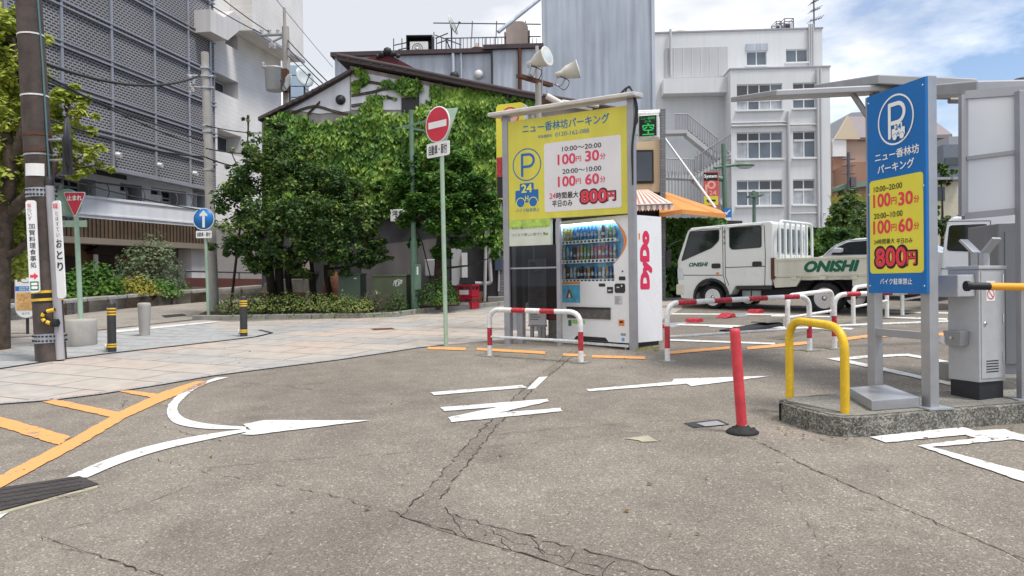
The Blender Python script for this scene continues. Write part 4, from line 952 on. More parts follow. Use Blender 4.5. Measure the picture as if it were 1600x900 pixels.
for a, b in (((615, 71), (638, 66)), ((622, 78), (640, 74)), ((680, 60), (700, 52)), ((696, 60), (845, 57)), ((697, 82), (697, 62)), ((677, 36), (845, 38)), ((680, 55), (720, 70)), ((683, 68), (700, 62)), ((697, 62), (706, 82))): mb.tube([q(*a), q(*b)], .025, 5)
for x in (615, 628, 678, 682, 690, 720, 736, 758, 774): mb.tube([q(x, 84), q(x, 60 if x > 680 else (50 if x == 678 else 60))], .02, 5)
for i in range(24): x = 700 + i * 6; mb.tube([q(x, 82), q(x, 59.5)], .012, 4)
for x in (737, 775, 820): mb.tube([q(x, 60), q(x + 1, 33)], .02, 5)
mb.build('rods', 'rail_metal', rl, world=True)
def dish(name, label, p, r, aim, mast):
    t = thing(name, label, 'antenna', tuple(p + Vector((0, 0, -mast)))); M = Matrix.Translation((0, 0, mast)) @ Vector(aim).to_track_quat('Z', 'Y').to_matrix().to_4x4()
    b = MB(); b.lathe([(0, -.02), (r * .5, r * .04 - .02), (r, r * .18), (r, r * .18 + .02), (r * .5, r * .04), (0, .0)], 22, M); b.build('reflector', 'lens_pale', t)
    b = MB(); b.tube([M @ Vector((0, -r * .8, r * .1)), M @ Vector((0, -r * .1, r * .85))], .018, 5); b.tube([M @ Vector((0, -r * .1, r * .8)), M @ Vector((0, -r * .02, r * .95))], .045, 6); b.tube([M @ Vector((0, 0, -.03)), (0, .12, mast - .1), (0, .12, 0)], .03, 6); b.build('mast', 'rail_metal', t); return t
dish('satellite_dish', 'thin satellite dish seen edge-on on the corrugated roof', D(705, 40, 29.7), .40, (1, -.25, .35), 1.05)
dish('satellite_dish', 'pale satellite dish turned away beside the blue tank above the side roof', D(474, 121, 25), .36, (.75, -.55, .2), .95)
dish('satellite_dish', 'tilted grey satellite dish close to the transformer on the pole', D(451, 130, 25.4), .30, (-.55, -.5, .2), .9)
t = thing('water_tank', 'beige square water tank with rounded lid on the corrugated roof', 'tank', (D(808, 72, 30).x, 30, zr + .1)); s_ = 30 / F
mb = MB(); mb.prism(rrect(-17 * s_, 17 * s_, 0, 50 * s_, .3, 6), -.4, .5); mb.box(-20 * s_, -17.2 * s_, -.25, .3, .05, 36 * s_); mb.box(17.2 * s_, 20 * s_, -.25, .3, .2, 38 * s_); mb.build('body', 'tank_beige', t, .03)
t = thing('water_tank', 'small rusty white cistern beside the roof railing', 'tank', (D(746, 80, 29.9).x, 29.9, zr)); mb = MB(); mb.lathe([(.2, 0), (.22, .05), (.22, .3), (.22, .42), (.08, .44), (.07, .6), (0, .6)], 16); mb.build('body', 'tank_beige', t); mb = MB(); mb.lathe([(.222, .28), (.226, .29), (.226, .40), (.222, .41)], 16); mb.build('rust_band', 'rust', t)
t = thing('water_tank', 'pale blue panelled water tank behind the side roof', 'tank', tuple(D(465, 172, 30))); mb = MB(); s_ = 30 / F
for k in range(4): mb.box(-14 * s_, 12 * s_, -.3, .6, (k * 17) * s_, (k * 17 + 16) * s_)
mb.build('body', 'tank_blue', t, .02)

# ------------------------------------------------------------------ white office building on the right
PS = Plane(D(1143, 300, 50).x, 50, R(-3), gz(14, 50))
sc = thing('office_building', 'plain white four-storey concrete building with sliding windows and outside stairs', 'building', PS.loc(), PS.a)
xr = PS.uv(1297.5, 200)[0]; zt = PS.uv(1220, 107)[1]; ztt = PS.uv(1160, 48.5, -2)[1]; xl = PS.uv(1030, 200)[0]; xr2 = PS.uv(1285, 80, -2)[0]
wins = [(1151, 132, 1222.5, 171, 4, .38), (1239, 129.5, 1274, 169, 2, .38), (1151, 207, 1223, 247.5, 4, .66), (1239, 205, 1274.5, 246, 2, .66), (1151, 282, 1223, 321, 4, .6), (1239, 280.5, 1273.5, 319.5, 2, .6)]
hs = [prect(PS, a, b, c, d) for a, b, c, d, *_ in wins]
mb = MB(); wall_with_holes(mb, 0, xr, -1.5, zt, hs, 0, .22, 0, 0, None)
mb.quad((0, 0, -1.5), (0, 9, -1.5), (0, 9, zt), (0, 0, zt), 0); mb.quad((xr, 0, -1.5), (xr, 9, -1.5), (xr, 9, zt), (xr, 0, zt), 0); mb.quad((0, 0, zt), (xr, 0, zt), (xr, 9, zt), (0, 9, zt), 0)
hs2 = [prect(PS, 1166.5, 80, 1198, 102, -2), prect(PS, 1228, 77, 1262, 97, -2)]
wall_with_holes(mb, xl, xr2, zt - 9, ztt, hs2, 2, .2, 0, 0, None)
mb.quad((xr2, 2, zt), (xr2, 9, zt), (xr2, 9, ztt), (xr2, 2, ztt), 0); mb.quad((xl, 2, ztt), (xr2, 2, ztt), (xr2, 9, ztt), (xl, 9, ztt), 0); mb.quad((xl, 2, -1.5), (xl, 9, -1.5), (xl, 9, ztt), (xl, 2, ztt), 0)
mb.quad((xl, 2.3, -1.5), (0, 2.3, -1.5), (0, 2.3, zt - 9), (xl, 2.3, zt - 9), 0)
mb.build('wall', 'school', sc)
mb = MB(); mb.box(-.05, xr + .05, -.06, .2, zt, zt + .1); mb.box(-.06, -.005, 0, 8, zt + .002, zt + .1); mb.box(xl, xr2 + .05, 1.94, 2.2, ztt, ztt + .1); mb.build('parapet_cap', 'steel_grey', sc)
r_ = prect(PS, 1039, 76, 1137, 120, -2); mb = MB(); mb.box(r_[0], r_[1], 1.9, 1.99, r_[2], r_[3], 0)
for i in range(1, 7): x = r_[0] + (r_[1] - r_[0]) * i / 7; mb.box(x - .015, x + .015, 1.88, 1.899, r_[2], r_[3], 1)
mb.build('wall_panel', ['school_panel', 'school'], sc)
r_ = prect(PS, 1037, 122, 1142, 143, -.8); mb = MB(); mb.box(r_[0], -.01, .9, 1.98, r_[2], r_[3]); mb.build('overhang', 'school', sc)
def slidewin(h, y, cols, tr, blind, name='window'):
    a, b, c, d = h; w = MB(); t = .07
    w.box(a, b, y - .02, y + .05, c, c + t); w.box(a, b, y - .02, y + .05, d - t, d); w.box(a - .08, b + .08, y - .28, y - .05, c - .1, c - .002)
    zt_ = c + (d - c) * tr
    for i in range(cols + 1): x = a + (b - a) * i / cols; w.box(max(a, x - t / 2), min(b, x + t / 2), y - .02, y + .05, c + t, d - t)
    if tr < 1: w.box(a + t, b - t, y - .025, y + .045, zt_ - .07, zt_ + .07)
    f = w.build(name, 'frame_white', sc)
    for i in range(cols):
        x0, x1 = a + (b - a) * i / cols + t / 2 + .002, a + (b - a) * (i + 1) / cols - t / 2 - .002
        g = MB(); g.box(x0, x1, y + .01, y + .02, c + t, zt_ - .07, 0 if blind and U(0, 1) < .8 else 1); 
        if tr < 1: g.box(x0, x1, y + .012, y + .022, zt_ + .07, d - t, 2 if U(0, 1) < .5 else 1)
        g.build('pane', ['curtain', 'win_mid', 'win_dark'], f)
for (a, b, c, d, k, tr), h in zip(wins, hs): slidewin(h, .12, k, tr, b > 200 or k == 4)
for h in hs2: slidewin(h, 2.1, 2, 1, False)
r_ = prect(PS, 1165.5, 69, 1199.5, 79, -2); mb = MB(); mb.box(r_[0], r_[1], 1.93, 1.995, r_[2], r_[3]); mb.build('shutter_box', 'corrugated', sc)
mb = MB()
for px, w in ((1232, .10), (1278, .09), (1283, .07)):
    s = PS.uv(px, 200, .15)[0]; mb = MB(); mb.tube([(s, -.14, -1), (s, -.14, zt - .1 if px != 1232 else PS.uv(1232, 175)[1])], w, 8); mb.build('service_pipe', 'school_panel', sc)
for a, b, y in ((1143, 1232, 192), (1143, 1232, 197), (1234, 1276, 197), (1232, 1290, 335)): mb = MB(); mb.tube([(PS.uv(a, y, .1)[0], -.1, PS.uv(1180, y)[1]), (PS.uv(b, y, .1)[0], -.1, PS.uv(1180, y)[1])], .06, 6); mb.build('service_pipe', 'school_panel', sc)
for px in (1265, 1268, 1271): s = PS.uv(px, 75, -1.8)[0]; mb = MB(); mb.tube([(s, 1.85, zt), (s, 1.85, ztt + .3)], .06, 6); mb.build('service_pipe', 'school_panel', sc)
mb = MB(); s = PS.uv(1048, 90, -1.8)[0]; mb.tube([(s, 1.8, PS.uv(1048, 118, -1.8)[1]), (s, 1.8, ztt + .2)], .09, 6)
mb.build('service_pipe', 'school_panel', sc)
# stairs
def SW(x, y, o): return Vector((PS.uv(x, y, o)[0], -o, PS.uv(x, y, o)[1]))
mb = MB(); o = .6
def slabp(a, b, th, w=1.0):
    a, b = SW(*a, o), SW(*b, o); dz = Vector((0, 0, th)); dy = Vector((0, w, 0)); mb.hexa([a - dz, b - dz, b - dz + dy, a - dz + dy], [a, b, b + dy, a + dy])
slabp((1040, 203), (1073, 202), .25); slabp((1073, 203), (1122, 242), .35); slabp((1122, 242), (1142, 242), .25)
slabp((1142, 238), (1085, 275), .3); slabp((1040, 272), (1085, 274), .25); slabp((1085, 275), (1135, 318), .35)
for i in range(12):
    a = SW(1073, 202, o).lerp(SW(1122, 241, o), (i + .5) / 12); mb.box(a.x - .08, a.x + .1, -o, -o + 1, a.z, a.z + .12)
    a = SW(1142, 237, o).lerp(SW(1085, 274, o), (i + .5) / 12); mb.box(a.x - .1, a.x + .08, -o, -o + 1, a.z, a.z + .12)
mb.build('stair_flight', 'school_panel', sc)
mb = MB()
def railp(a, b, h, k):
    a, b = SW(*a, o), SW(*b, o); up = Vector((0, 0, h)); mb.tube([a + up, b + up], .035, 5)
    for i in range(k + 1): q = a.lerp(b, i / k); mb.tube([q, q + up], .022, 4)
railp((1055, 202), (1074, 202), 1.0, 8); railp((1074, 202), (1122, 241), 1.0, 18); railp((1040, 272), (1085, 273), 1.0, 16); railp((1085, 273), (1142, 236), 1.1, 20)
for i in range(20): x = 1040 + i * 5; mb.tube([SW(x, 268 if x < 1090 else 235, o), SW(x, 350, o)], .03, 4)
mb.build('stair_railing', 'steel_grey', sc)
r_ = prect(PS, 1044, 200, 1059, 163, -2.2); mb = MB(); mb.box(r_[0], r_[1], 2.2, 2.29, r_[2], r_[3]); dd = mb.build('door', 'frame_white', sc); mb = MB(); mb.box(r_[0] + .1, r_[1] - .1, 2.18, 2.199, r_[2] + 1.0, r_[3] - .12); mb.build('pane', 'win_mid', dd)
r_ = prect(PS, 1044, 270, 1060, 217, -2.2); mb = MB(); mb.box(r_[0], r_[1], 2.2, 2.29, r_[2], r_[3]); dd = mb.build('door', 'frame_white', sc); mb = MB(); mb.box(r_[0] + .1, r_[1] - .1, 2.18, 2.199, r_[2] + 1.1, r_[3] - .9); mb.box(r_[0] + .1, r_[1] - .1, 2.18, 2.199, r_[3] - .8, r_[3] - .1); mb.build('pane', 'win_mid', dd)
# roof: cooling units, antenna, beige dome tank
zr = PS.zb + ztt
for x, w, h, lab in ((1217, 8, 22, 'grey rooftop cooling unit, the narrower one left of the caged unit'), (1233, 14, 26, 'grey rooftop cooling unit under a wire cage on the white building')):
    p = D(x, 47, 53); s_ = 53 / F; t = thing('cooling_unit', lab, 'cooling unit', (p.x, 53, zr), 0); mb = MB(); mb.box(-w / 2 * s_, w / 2 * s_, 0, 1, .1, h * .75 * s_); mb.build('body', 'school_panel', t)
    mb = MB(); mb.box(-w / 2 * s_ + .05, w * .1 * s_, -.03, 0, .2, h * .68 * s_); mb.build('grille', 'dark_grey', t); mb = MB()
    for dx in (-w / 2 * s_, w / 2 * s_):
        for dy in (0, 1): mb.tube([(dx, dy, .1), (dx, dy, h * 1.02 * s_)], .03, 4)
    for z in (h * 1.02, h * .85):
        c_ = [(-w / 2 * s_, 0), (w / 2 * s_, 0), (w / 2 * s_, 1), (-w / 2 * s_, 1)]
        for i in range(4): mb.tube([(*c_[i], z * s_), (*c_[(i + 1) % 4], z * s_)], .03, 4)
    mb.build('cage', 'rail_metal', t)
p = D(1272, 47, 53); t = thing('television_antenna', 'tall rooftop television antenna mast on the white building', 'antenna', (p.x, 53, zr)); s_ = 53 / F; mb = MB(); mb.tube([(0, 0, 0), (0, 0, 62 * s_)], .05, 6)
for z, w in ((22, 14), (37, 11), (50, 9)):
    mb.tube([(-w * .5 * s_, 0, z * s_), (w * s_ * .9, 0, (z + 5) * s_)], .03, 5)
    for k in range(5): x = (-w * .5 + w * 1.3 * k / 4) * s_; mb.tube([(x, -.5, (z + 1.4 * k) * s_), (x, .5, (z + 1.4 * k) * s_)], .02, 4)
mb.build('aerial', 'rail_metal', t)
p = D(1063, 50, 53); t = thing('water_tank', 'rounded beige tank at the left end of the white building roof', 'tank', (p.x, 53, zr)); mb = MB(); mb.lathe([(.55, -.2), (.55, .15), (.45, .33), (.25, .42), (0, .44)], 18); mb.build('body', 'tank_beige', t)

# ------------------------------------------------------------------ far buildings on the right
PFx = Plane(D(1297, 300, 95).x, 95, R(-3), gz(40, 70))
fb = thing('tan_building', 'large tan and pink building with a steep grey gabled roof far behind the blue sign', 'building', PFx.loc(), PFx.a)
fr = lambda x0, y0, x1, y1: prect(PFx, x0, y0, x1, y1)
r_ = fr(1270, 217, 1486, 330); mb = MB(); mb.box(r_[0], r_[1], 0, 20, -4, r_[3]); mb.build('wall', 'tan_wall', fb)
mb = MB(); mb.prism(P(PFx, [(1301, 219), (1322, 182.5), (1341, 219)]), -.7, -.1); mb.build('gable', 'tan_light', fb)
mb = MB(); g = P(PFx, [(1322, 182), (1452, 182), (1484, 211), (1484, 217), (1340, 217)]); h2 = P(PFx, [(1322, 182), (1452, 182)], -8); mb.add([(h2[0][0], 8, h2[0][1]), (h2[1][0], 8, h2[1][1]), (g[2][0], -.6, g[2][1]), (g[3][0], -.6, g[3][1]), (g[4][0], -.6, g[4][1])], [(0, 1, 2, 3, 4)]); mb.box(g[4][0], g[3][0], -.5, -.01, r_[3], g[3][1]); mb.build('roof', 'tan_roof', fb)
r_ = fr(1299, 248, 1320, 233); mb = MB(); mb.box(r_[0], r_[1], -.5, .5, r_[2] + .2, r_[3] + 1.2); r_ = fr(1299, 249, 1320, 226); mb.build('balcony', 'frame_white', fb)
r_ = fr(1300, 268, 1321, 249); mb = MB(); mb.box(r_[0], r_[1], -.2, .5, r_[2], r_[3]); mb.build('window', 'brick_brown', fb)
r_ = fr(1303, 300, 1362, 264); mb = MB(); mb.box(r_[0], r_[1], -6, -.1, r_[2] - 3, r_[3]); mb.build('brick_bay', 'brick_brown', fb)
PF2 = Plane(D(1270, 160, 140).x, 140, 0, gz(60, 70)); r_ = prect(PF2, 1295, 176, 1345, 330); t = thing('far_building', 'dark grey flat-roofed block with a slanting top far behind the tan building', 'building', PF2.loc(), 0)
mb = MB(); mb.prism(P(PF2, [(1295, 330), (1295, 196), (1330, 176), (1372, 173), (1420, 190), (1420, 330)]), 0, 15); mb.build('wall', 'far_grey', t)
PF3 = Plane(D(1474, 226, 85).x, 85, R(-4), gz(50, 70)); t = thing('modern_building', 'small grey modern building with a dark window strip beyond the hoarding', 'building', PF3.loc(), PF3.a)
r_ = prect(PF3, 1474, 226, 1530, 330); mb = MB(); mb.box(r_[0], r_[1], 0, 9, -3, r_[3]); r2_ = prect(PF3, 1486, 212, 1530, 226); mb.box(r2_[0], r2_[1], .5, 9, r2_[2], r2_[3], 1); mb.build('wall', [mat('mod_grey', '6c7380', .8), 'far_grey'], t)
r_ = prect(PF3, 1476, 258, 1498, 246); mb = MB(); mb.box(r_[0], r_[1], -.1, -.01, r_[2], r_[3]); mb.build('window', 'win_dark', t)
PF4 = Plane(D(1300, 330, 58).x, 58, R(-3), gz(30, 58)); t = thing('brick_house', 'low reddish brick house with a green sheet roof above the hedge', 'house', PF4.loc(), PF4.a)
r_ = prect(PF4, 1300, 292, 1440, 360); mb = MB(); mb.box(r_[0], r_[1], 0, 6, -2, r_[3]); mb.build('wall', 'brick_brown', t)
g = P(PF4, [(1298, 296), (1318, 288), (1362, 284), (1362, 290), (1300, 300)]); mb = MB(); mb.prism(g, -.6, 3); mb.build('roof', mat('roof_green', '6f8a7c', .7, var=.1), t)
r_ = prect(PF4, 1338, 327, 1352, 316); mb = MB(); mb.box(r_[0], r_[1], -.05, .02, r_[2], r_[3]); mb.build('window', 'win_dark', t)
p = D(1326, 300, 57); t = thing('utility_pole', 'thin distant power pole with crossarms before the tan building', 'pole', (p.x, 57, gz(p.x, 57))); mb = MB(); z0 = gz(p.x, 57); top = D(1327, 238, 57).z - z0; mb.tube([(0, 0, 0), (0, 0, top)], .13, 6); mb.build('shaft', 'rail_metal', t); mb = MB()
for k in (0.5, 1.0, 1.6): mb.tube([(-.5, 0, top - k), (.5, 0, top - k)], .06, 5)
mb.box(.1, .5, -.2, .2, top - 2.6, top - 1.9); mb.build('crossarm', 'rail_metal', t)
r_ = D(1450, 322, 60); t = thing('pale_house', 'small cream house with a grey roof between sign post and hoarding', 'house', (r_.x, 60, gz(r_.x, 60))); h_ = D(1480, 282, 60).z - gz(r_.x, 60); s_ = 60 / F
mb = MB(); mb.box(0, 48 * s_, 0, 6, -1, h_); mb.build('wall', mat('cream_wall', 'b9b5a4', .85), t); mb = MB(); mb.box(-10 * s_, 50 * s_, -.6, 6, h_, h_ + .2); mb.build('roof', 'steel_grey', t); mb = MB(); mb.box(12 * s_, 26 * s_, -.05, 0, h_ - 1.6, h_ - .5); mb.build('window', 'win_dark', t)
# ------------------------------------------------------------------ trees and shrubs
def tree(name, label, cat, base, limbs, clumps, n, size, leafm, barkm='bark', squash=.75, hollow=.35, group=None, up=.5):
    t = thing(name, label, cat, tuple(base), 0, group)
    mb = MB()
    for pts, r in limbs:
        pts = [Vector(p) for p in pts]; k = len(pts); mb.tube(catm3(pts, 4), [r * (1 - .7 * i / ((k - 1) * 4)) for i in range((k - 1) * 4 + 1)], 9)
    tot = sum(c[1] ** 2 for c in clumps)
    for c, r in clumps:                        # twigs from the nearest limb point into each clump
        best = min((Vector(p) for pts, _ in limbs for p in pts[1:]), key=lambda p: (p - c).length); m_ = best.lerp(c, .5) + Vector((0, 0, -.08))
        mb.tube([best, m_, c], [.035, .022, .01], 5)
    mb.build('trunk', barkm, t, world=True)
    lf = MB()
    for c, r in clumps:
        q = max(20, int(n * r * r / tot)); nsub = max(3, int(q / 38))
        subs = []
        for _ in range(nsub):
            d = Vector((U(-1, 1), U(-1, 1), U(-1, 1))); d = d.normalized() * r * U(.55, 1.05); d.z *= squash; subs.append(c + d)
        for s in subs: leaves(lf, s, r * U(.24, .44), q // nsub, size, .55, up, 0, .7, .1)
    lf.build('crown', leafm, t, world=True); return t
def catm3(p, n):
    q = [p[0]] + list(p) + [p[-1]]; out = []
    for i in range(1, len(q) - 2):
        for k in range(n):
            t = k / n; a, b, c, d = q[i - 1:i + 3]; out.append(.5 * (2 * b + (c - a) * t + (2 * a - 5 * b + 4 * c - d) * t * t + (3 * b - a - 3 * c + d) * t ** 3))
    return out + [p[-1]]
PXC = lambda L: [(D(x, y, Y), r) for x, y, Y, r in L]
# street tree far left, yellow-green
b0 = G(-6, 546)
tree('street_tree', 'yellow-green street tree at the left edge behind the brown utility pole', 'tree', b0,
     [([b0 + Vector((0, 0, -.05)), D(-2, 430, 12.9), D(8, 330, 12.8), D(16, 240, 12.7), D(-10, 150, 12.8)], .22), ([D(18, 330, 12.8), D(60, 290, 12.6), D(95, 250, 12.4), D(110, 170, 12.5)], .11), ([D(22, 250, 12.7), D(40, 170, 12.6), D(20, 60, 12.7)], .1), ([D(12, 400, 12.9), D(45, 375, 13), D(90, 290, 13.2)], .08)],
     PXC([(0, 60, 12.8, .62), (-30, 130, 12.8, .7), (20, 110, 12.9, .5), (10, 180, 12.9, .55), (5, 240, 12.7, .5), (-30, 290, 12.8, .6), (25, 300, 13.2, .45), (20, 350, 13.4, .45), (0, 400, 13.3, .5), (100, 165, 12.6, .32), (128, 185, 12.5, .22), (112, 215, 12.6, .34), (135, 240, 12.5, .24), (155, 258, 12.5, .2), (100, 260, 12.7, .28), (105, 140, 12.7, .22), (138, 275, 12.5, .16), (45, 270, 13.1, .35), (35, 420, 14, .35), (-60, 30, 12.5, .7), (75, 215, 12.9, .26), (25, 40, 12.9, .45), (20, 150, 13.2, .45), (45, 210, 13.2, .36), (120, 160, 12.6, .25), (95, 200, 12.8, .3), (110, 250, 12.5, .26), (20, 260, 13.1, .42), (30, 370, 13.3, .36)]), 17000, .115, 'leaf_light', up=.9)
# dark multi-trunk evergreen
b0 = G(428, 487)
tree('evergreen_tree', 'broad dark evergreen tree with several trunks left of the green cabinets', 'tree', b0,
     [([b0, D(420, 420, 18.4), D(405, 360, 18.3), D(385, 290, 18.3)], .13), ([b0 + Vector((.15, .1, 0)), D(436, 410, 18.4), D(440, 340, 18.4), D(430, 250, 18.4)], .12), ([b0 + Vector((.45, .15, 0)), D(450, 410, 18.5), D(480, 340, 18.4), D(500, 260, 18.4)], .09), ([b0 + Vector((1.5, .2, 0)), D(510, 420, 18.5), D(530, 350, 18.4), D(560, 300, 18.4)], .09), ([b0 + Vector((1.0, .3, 0)), D(485, 400, 18.5), D(470, 320, 18.3)], .07)],
     PXC([(425, 245, 18.2, .62), (395, 280, 18.2, .6), (460, 275, 17.9, .6), (505, 285, 18, .55), (545, 300, 18.2, .5), (365, 320, 18.3, .5), (380, 365, 18, .55), (420, 335, 17.7, .65), (470, 335, 17.6, .65), (520, 340, 17.7, .6), (560, 345, 18, .5), (400, 395, 18, .45), (450, 385, 17.7, .55), (500, 385, 17.7, .55), (545, 390, 17.8, .5), (585, 370, 18.3, .4), (355, 385, 18.4, .4), (430, 205, 18.5, .3), (480, 245, 18.4, .42), (395, 235, 18.5, .3), (575, 405, 18.2, .35), (370, 290, 18.6, .38), (600, 400, 18.2, .25), (470, 412, 18, .4), (410, 415, 18, .35), (530, 412, 18, .35)]), 27000, .095, 'leaf_dark', 'bark_dark', up=.6)
b0 = G(360, 484)
lf_ = [(388, 215, .18), (384, 185, .13), (392, 240, .18), (362, 260, .2), (360, 235, .12)]
tree('sapling', 'thin wispy young tree rising above the dark evergreen beside the concrete pole', 'tree', b0, [([b0, D(372, 380, 19), D(384, 280, 19), D(388, 180, 19)], .04)], PXC([(x, y, 19, r) for x, y, r in lf_]), 420, .08, 'leaf_grey', up=.8)
# layered tree on the right of the bed
b0 = G(688, 481)
tree('maple_tree', 'bright layered maple-like tree behind the no-entry sign, beside the red crates', 'tree', b0,
     [([b0, D(687, 420, 18.8), D(690, 360, 18.7), D(692, 290, 18.6), D(690, 230, 18.6)], .17), ([D(689, 370, 18.7), D(650, 330, 18.3), D(610, 300, 18)], .08), ([D(690, 350, 18.7), D(735, 310, 18.4), D(770, 290, 18.5)], .08)],
     PXC([(690, 235, 18.5, .45), (660, 255, 18.2, .45), (720, 255, 18.3, .42), (640, 285, 18, .45), (690, 285, 17.9, .5), (735, 285, 18, .45), (615, 305, 18, .36), (660, 320, 17.8, .48), (710, 320, 17.7, .5), (755, 315, 18, .42), (640, 345, 18, .34), (690, 355, 17.8, .45), (735, 350, 17.8, .44), (768, 345, 18.1, .34), (720, 378, 18, .3), (650, 380, 18.2, .22), (760, 378, 18.1, .24), (600, 325, 18.2, .24), (775, 400, 18.3, .16), (590, 290, 18.3, .24), (690, 395, 18.1, .3)]), 19000, .105, 'leaf_pine', up=1.1, squash=.5)
rf = MB(); leaves(rf, D(643, 342, 19), .28, 70, .12); t = thing('red_shrub', 'small branch of red leaves in front of the white restaurant sign', 'plant', tuple(D(643, 342, 19)))
rf.build('foliage', mat('leaf_red', '8a3424', .6, var=.3), t, world=True); st = MB(); st.tube([D(643, 345, 19), D(660, 380, 19), D(672, 430, 19.2), G(675, 480)], .015, 5); st.build('stem', 'bark_dark', t, world=True)
# planting bed with kerb
kb = [G(300, 500), G(345, 500.5), G(450, 498.5), G(560, 497.5), G(620, 495.5), G(665, 489), G(735, 483.5), G(800, 476)]
mb = MB()
for a, b in zip(kb, kb[1:]):
    d = (b - a).normalized(); nn = Vector((-d.y, d.x, 0)) * .16; k = max(1, round((b - a).length / .62))
    for j in range(k):
        p, q = a.lerp(b, j / k + .004), a.lerp(b, (j + 1) / k - .004); lo, hi = Vector((0, 0, -.08)), Vector((0, 0, .11))
        mb.hexa([p + lo, q + lo, q + nn + lo, p + nn + lo], [p + hi, q + hi, q + nn + hi, p + nn + hi], 0)
tag(mb.build('kerb', ['concrete'], bevel=.012), kind='structure')
soil = [(p.x, p.y + .1) for p in kb] + [(G(800, 462).x, 21.5), (-6.5, 22), (G(350, 478).x, G(350, 478).y)]
mb = MB(); mb.slab(soil, lambda x, y: gz(x, y) - .1, lambda x, y: gz(x, y) + .07); tag(mb.build('planting_soil', 'soil'), kind='structure')
def bush(name, label, p, rx, ry, h, n, size, lm, group=None, stemm='bark'):
    t = thing(name, label, 'shrub', tuple(p), 0, group); lf = MB()
    for _ in range(n):
        a, e = U(0, 2 * PI), U(-.15, 1); rr = math.sqrt(max(0, 1 - e * e)) if e > 0 else 1; k = U(.72, 1.06) * (1 + .13 * mno.noise(Vector((math.cos(a) * 2 + p.x, math.sin(a) * 2, e * 3))))
        q = Vector((math.cos(a) * rr * rx * k, math.sin(a) * rr * ry * k, h * (.30 + .70 * e) * k)); nrm = Vector((math.cos(a) * rr, math.sin(a) * rr, e + .4)) + Vector((U(-.7, .7), U(-.7, .7), U(-.5, .7)))
        leaf(lf, q, nrm.normalized(), size * U(.6, 1.3))
    lf.build('foliage', lm, t); st = MB()
    for _ in range(7): a = U(0, 2 * PI); st.tube([(U(-.1, .1) * rx, U(-.1, .1) * ry, 0), (math.cos(a) * rx * .4, math.sin(a) * ry * .4, h * .45), (math.cos(a) * rx * .7, math.sin(a) * ry * .7, h * .8)], [.018, .012, .006], 4)
    st.build('stem', stemm, t); return t
spots = [(372, 492, 'first low azalea bush of the kerb row, nearest the concrete pole', .55, .50), (410, 491.5, 'second low azalea bush of the kerb row from the concrete pole, beneath the tree trunks', .55, .52), (448, 491, 'third low azalea bush of the kerb row from the concrete pole', .5, .52), (487, 490.5, 'fourth low azalea bush of the kerb row, middle of the row', .52, .50), (524, 490.5, 'low azalea bush of the kerb row just left of the narrower green cabinet', .48, .48), (556, 491, 'sparse low azalea bush in front of the narrower green cabinet', .42, .42)]
for x, y, lab, r, h in spots: bush('azalea_bush', lab, G(x, y, .07), r, .42, h, 620, .055, 'leaf_azalea', 'azalea bushes along the planting kerb')
bush('azalea_bush', 'small straggly azalea between the two green cabinets', G(582, 489, .07), .25, .25, .5, 130, .05, 'leaf_azalea', 'azalea bushes along the planting kerb')
bush('azalea_bush', 'bright small azalea in front of the wider green cabinet', G(620, 487, .07), .26, .25, .48, 200, .055, 'leaf_box', 'azalea bushes along the planting kerb')
bush('round_bush', 'clipped round green bush between the lamp post and the red crates', G(685, 484, .07), .52, .5, .72, 1500, .055, 'leaf_box')
tw = MB()
for _ in range(90):
    a = U(0, 2 * PI); p = G(580 + U(-16, 16), 489, .07); tw.tube([p, p + Vector((math.cos(a) * .12, math.sin(a) * .1, .22)), p + Vector((math.cos(a) * .3, math.sin(a) * .2, U(.25, .45)))], [.006, .005, .003], 3)
t = thing('dry_twigs', 'grey leafless twigs of a dead shrub in the planting bed', 'shrub', tuple(G(580, 489, .07))); tw.build('twigs', mat('twig', '6b6058', .9), t, world=True)
gr = MB()
for _ in range(500):
    x = U(350, 660); y = U(489, 497) if x < 600 else U(484, 493); p = G(x, y, .08); leaf(gr, p + Vector((0, 0, U(0, .06))), Vector((U(-.5, .5), U(-.9, .2), 1)).normalized(), U(.03, .07))
tag(gr.build('ground_cover', 'leaf_dark'), kind='stuff')
# shrubs of the stone bed on the left
bush('tall_shrub', 'grey-green round-headed shrub standing before the timber-slatted building', D(232, 470, 24), 1.05, .8, 2.05, 1900, .11, 'leaf_grey')
bush('golden_shrub', 'yellow-leaved low shrub in the middle of the stone bed', D(208, 468, 22.4), .78, .5, .68, 900, .09, 'leaf_yellow')
bush('fern_bush', 'lush green feathery bush behind the stop sign post', D(146, 474, 21.6), .85, .5, 1.15, 1500, .12, 'leaf_fern')
bush('fern_bush', 'low green bush between the yellow shrub and the brown fence', D(243, 470, 23), .8, .5, .62, 900, .09, 'leaf_fern')
bush('fern_bush', 'last small green bush of the stone bed, beside the brown fence', D(275, 467, 24.5), .55, .4, .6, 500, .09, 'leaf_fern')
bush('fern_bush', 'green bush partly hidden behind the round concrete sign base', D(112, 478, 21.2), .5, .5, .95, 800, .11, 'leaf_fern')
bush('fern_bush', 'leafy bush between the tree trunk and the brown pole', D(38, 462, 20), .7, .6, 2.1, 900, .12, 'leaf_dark')
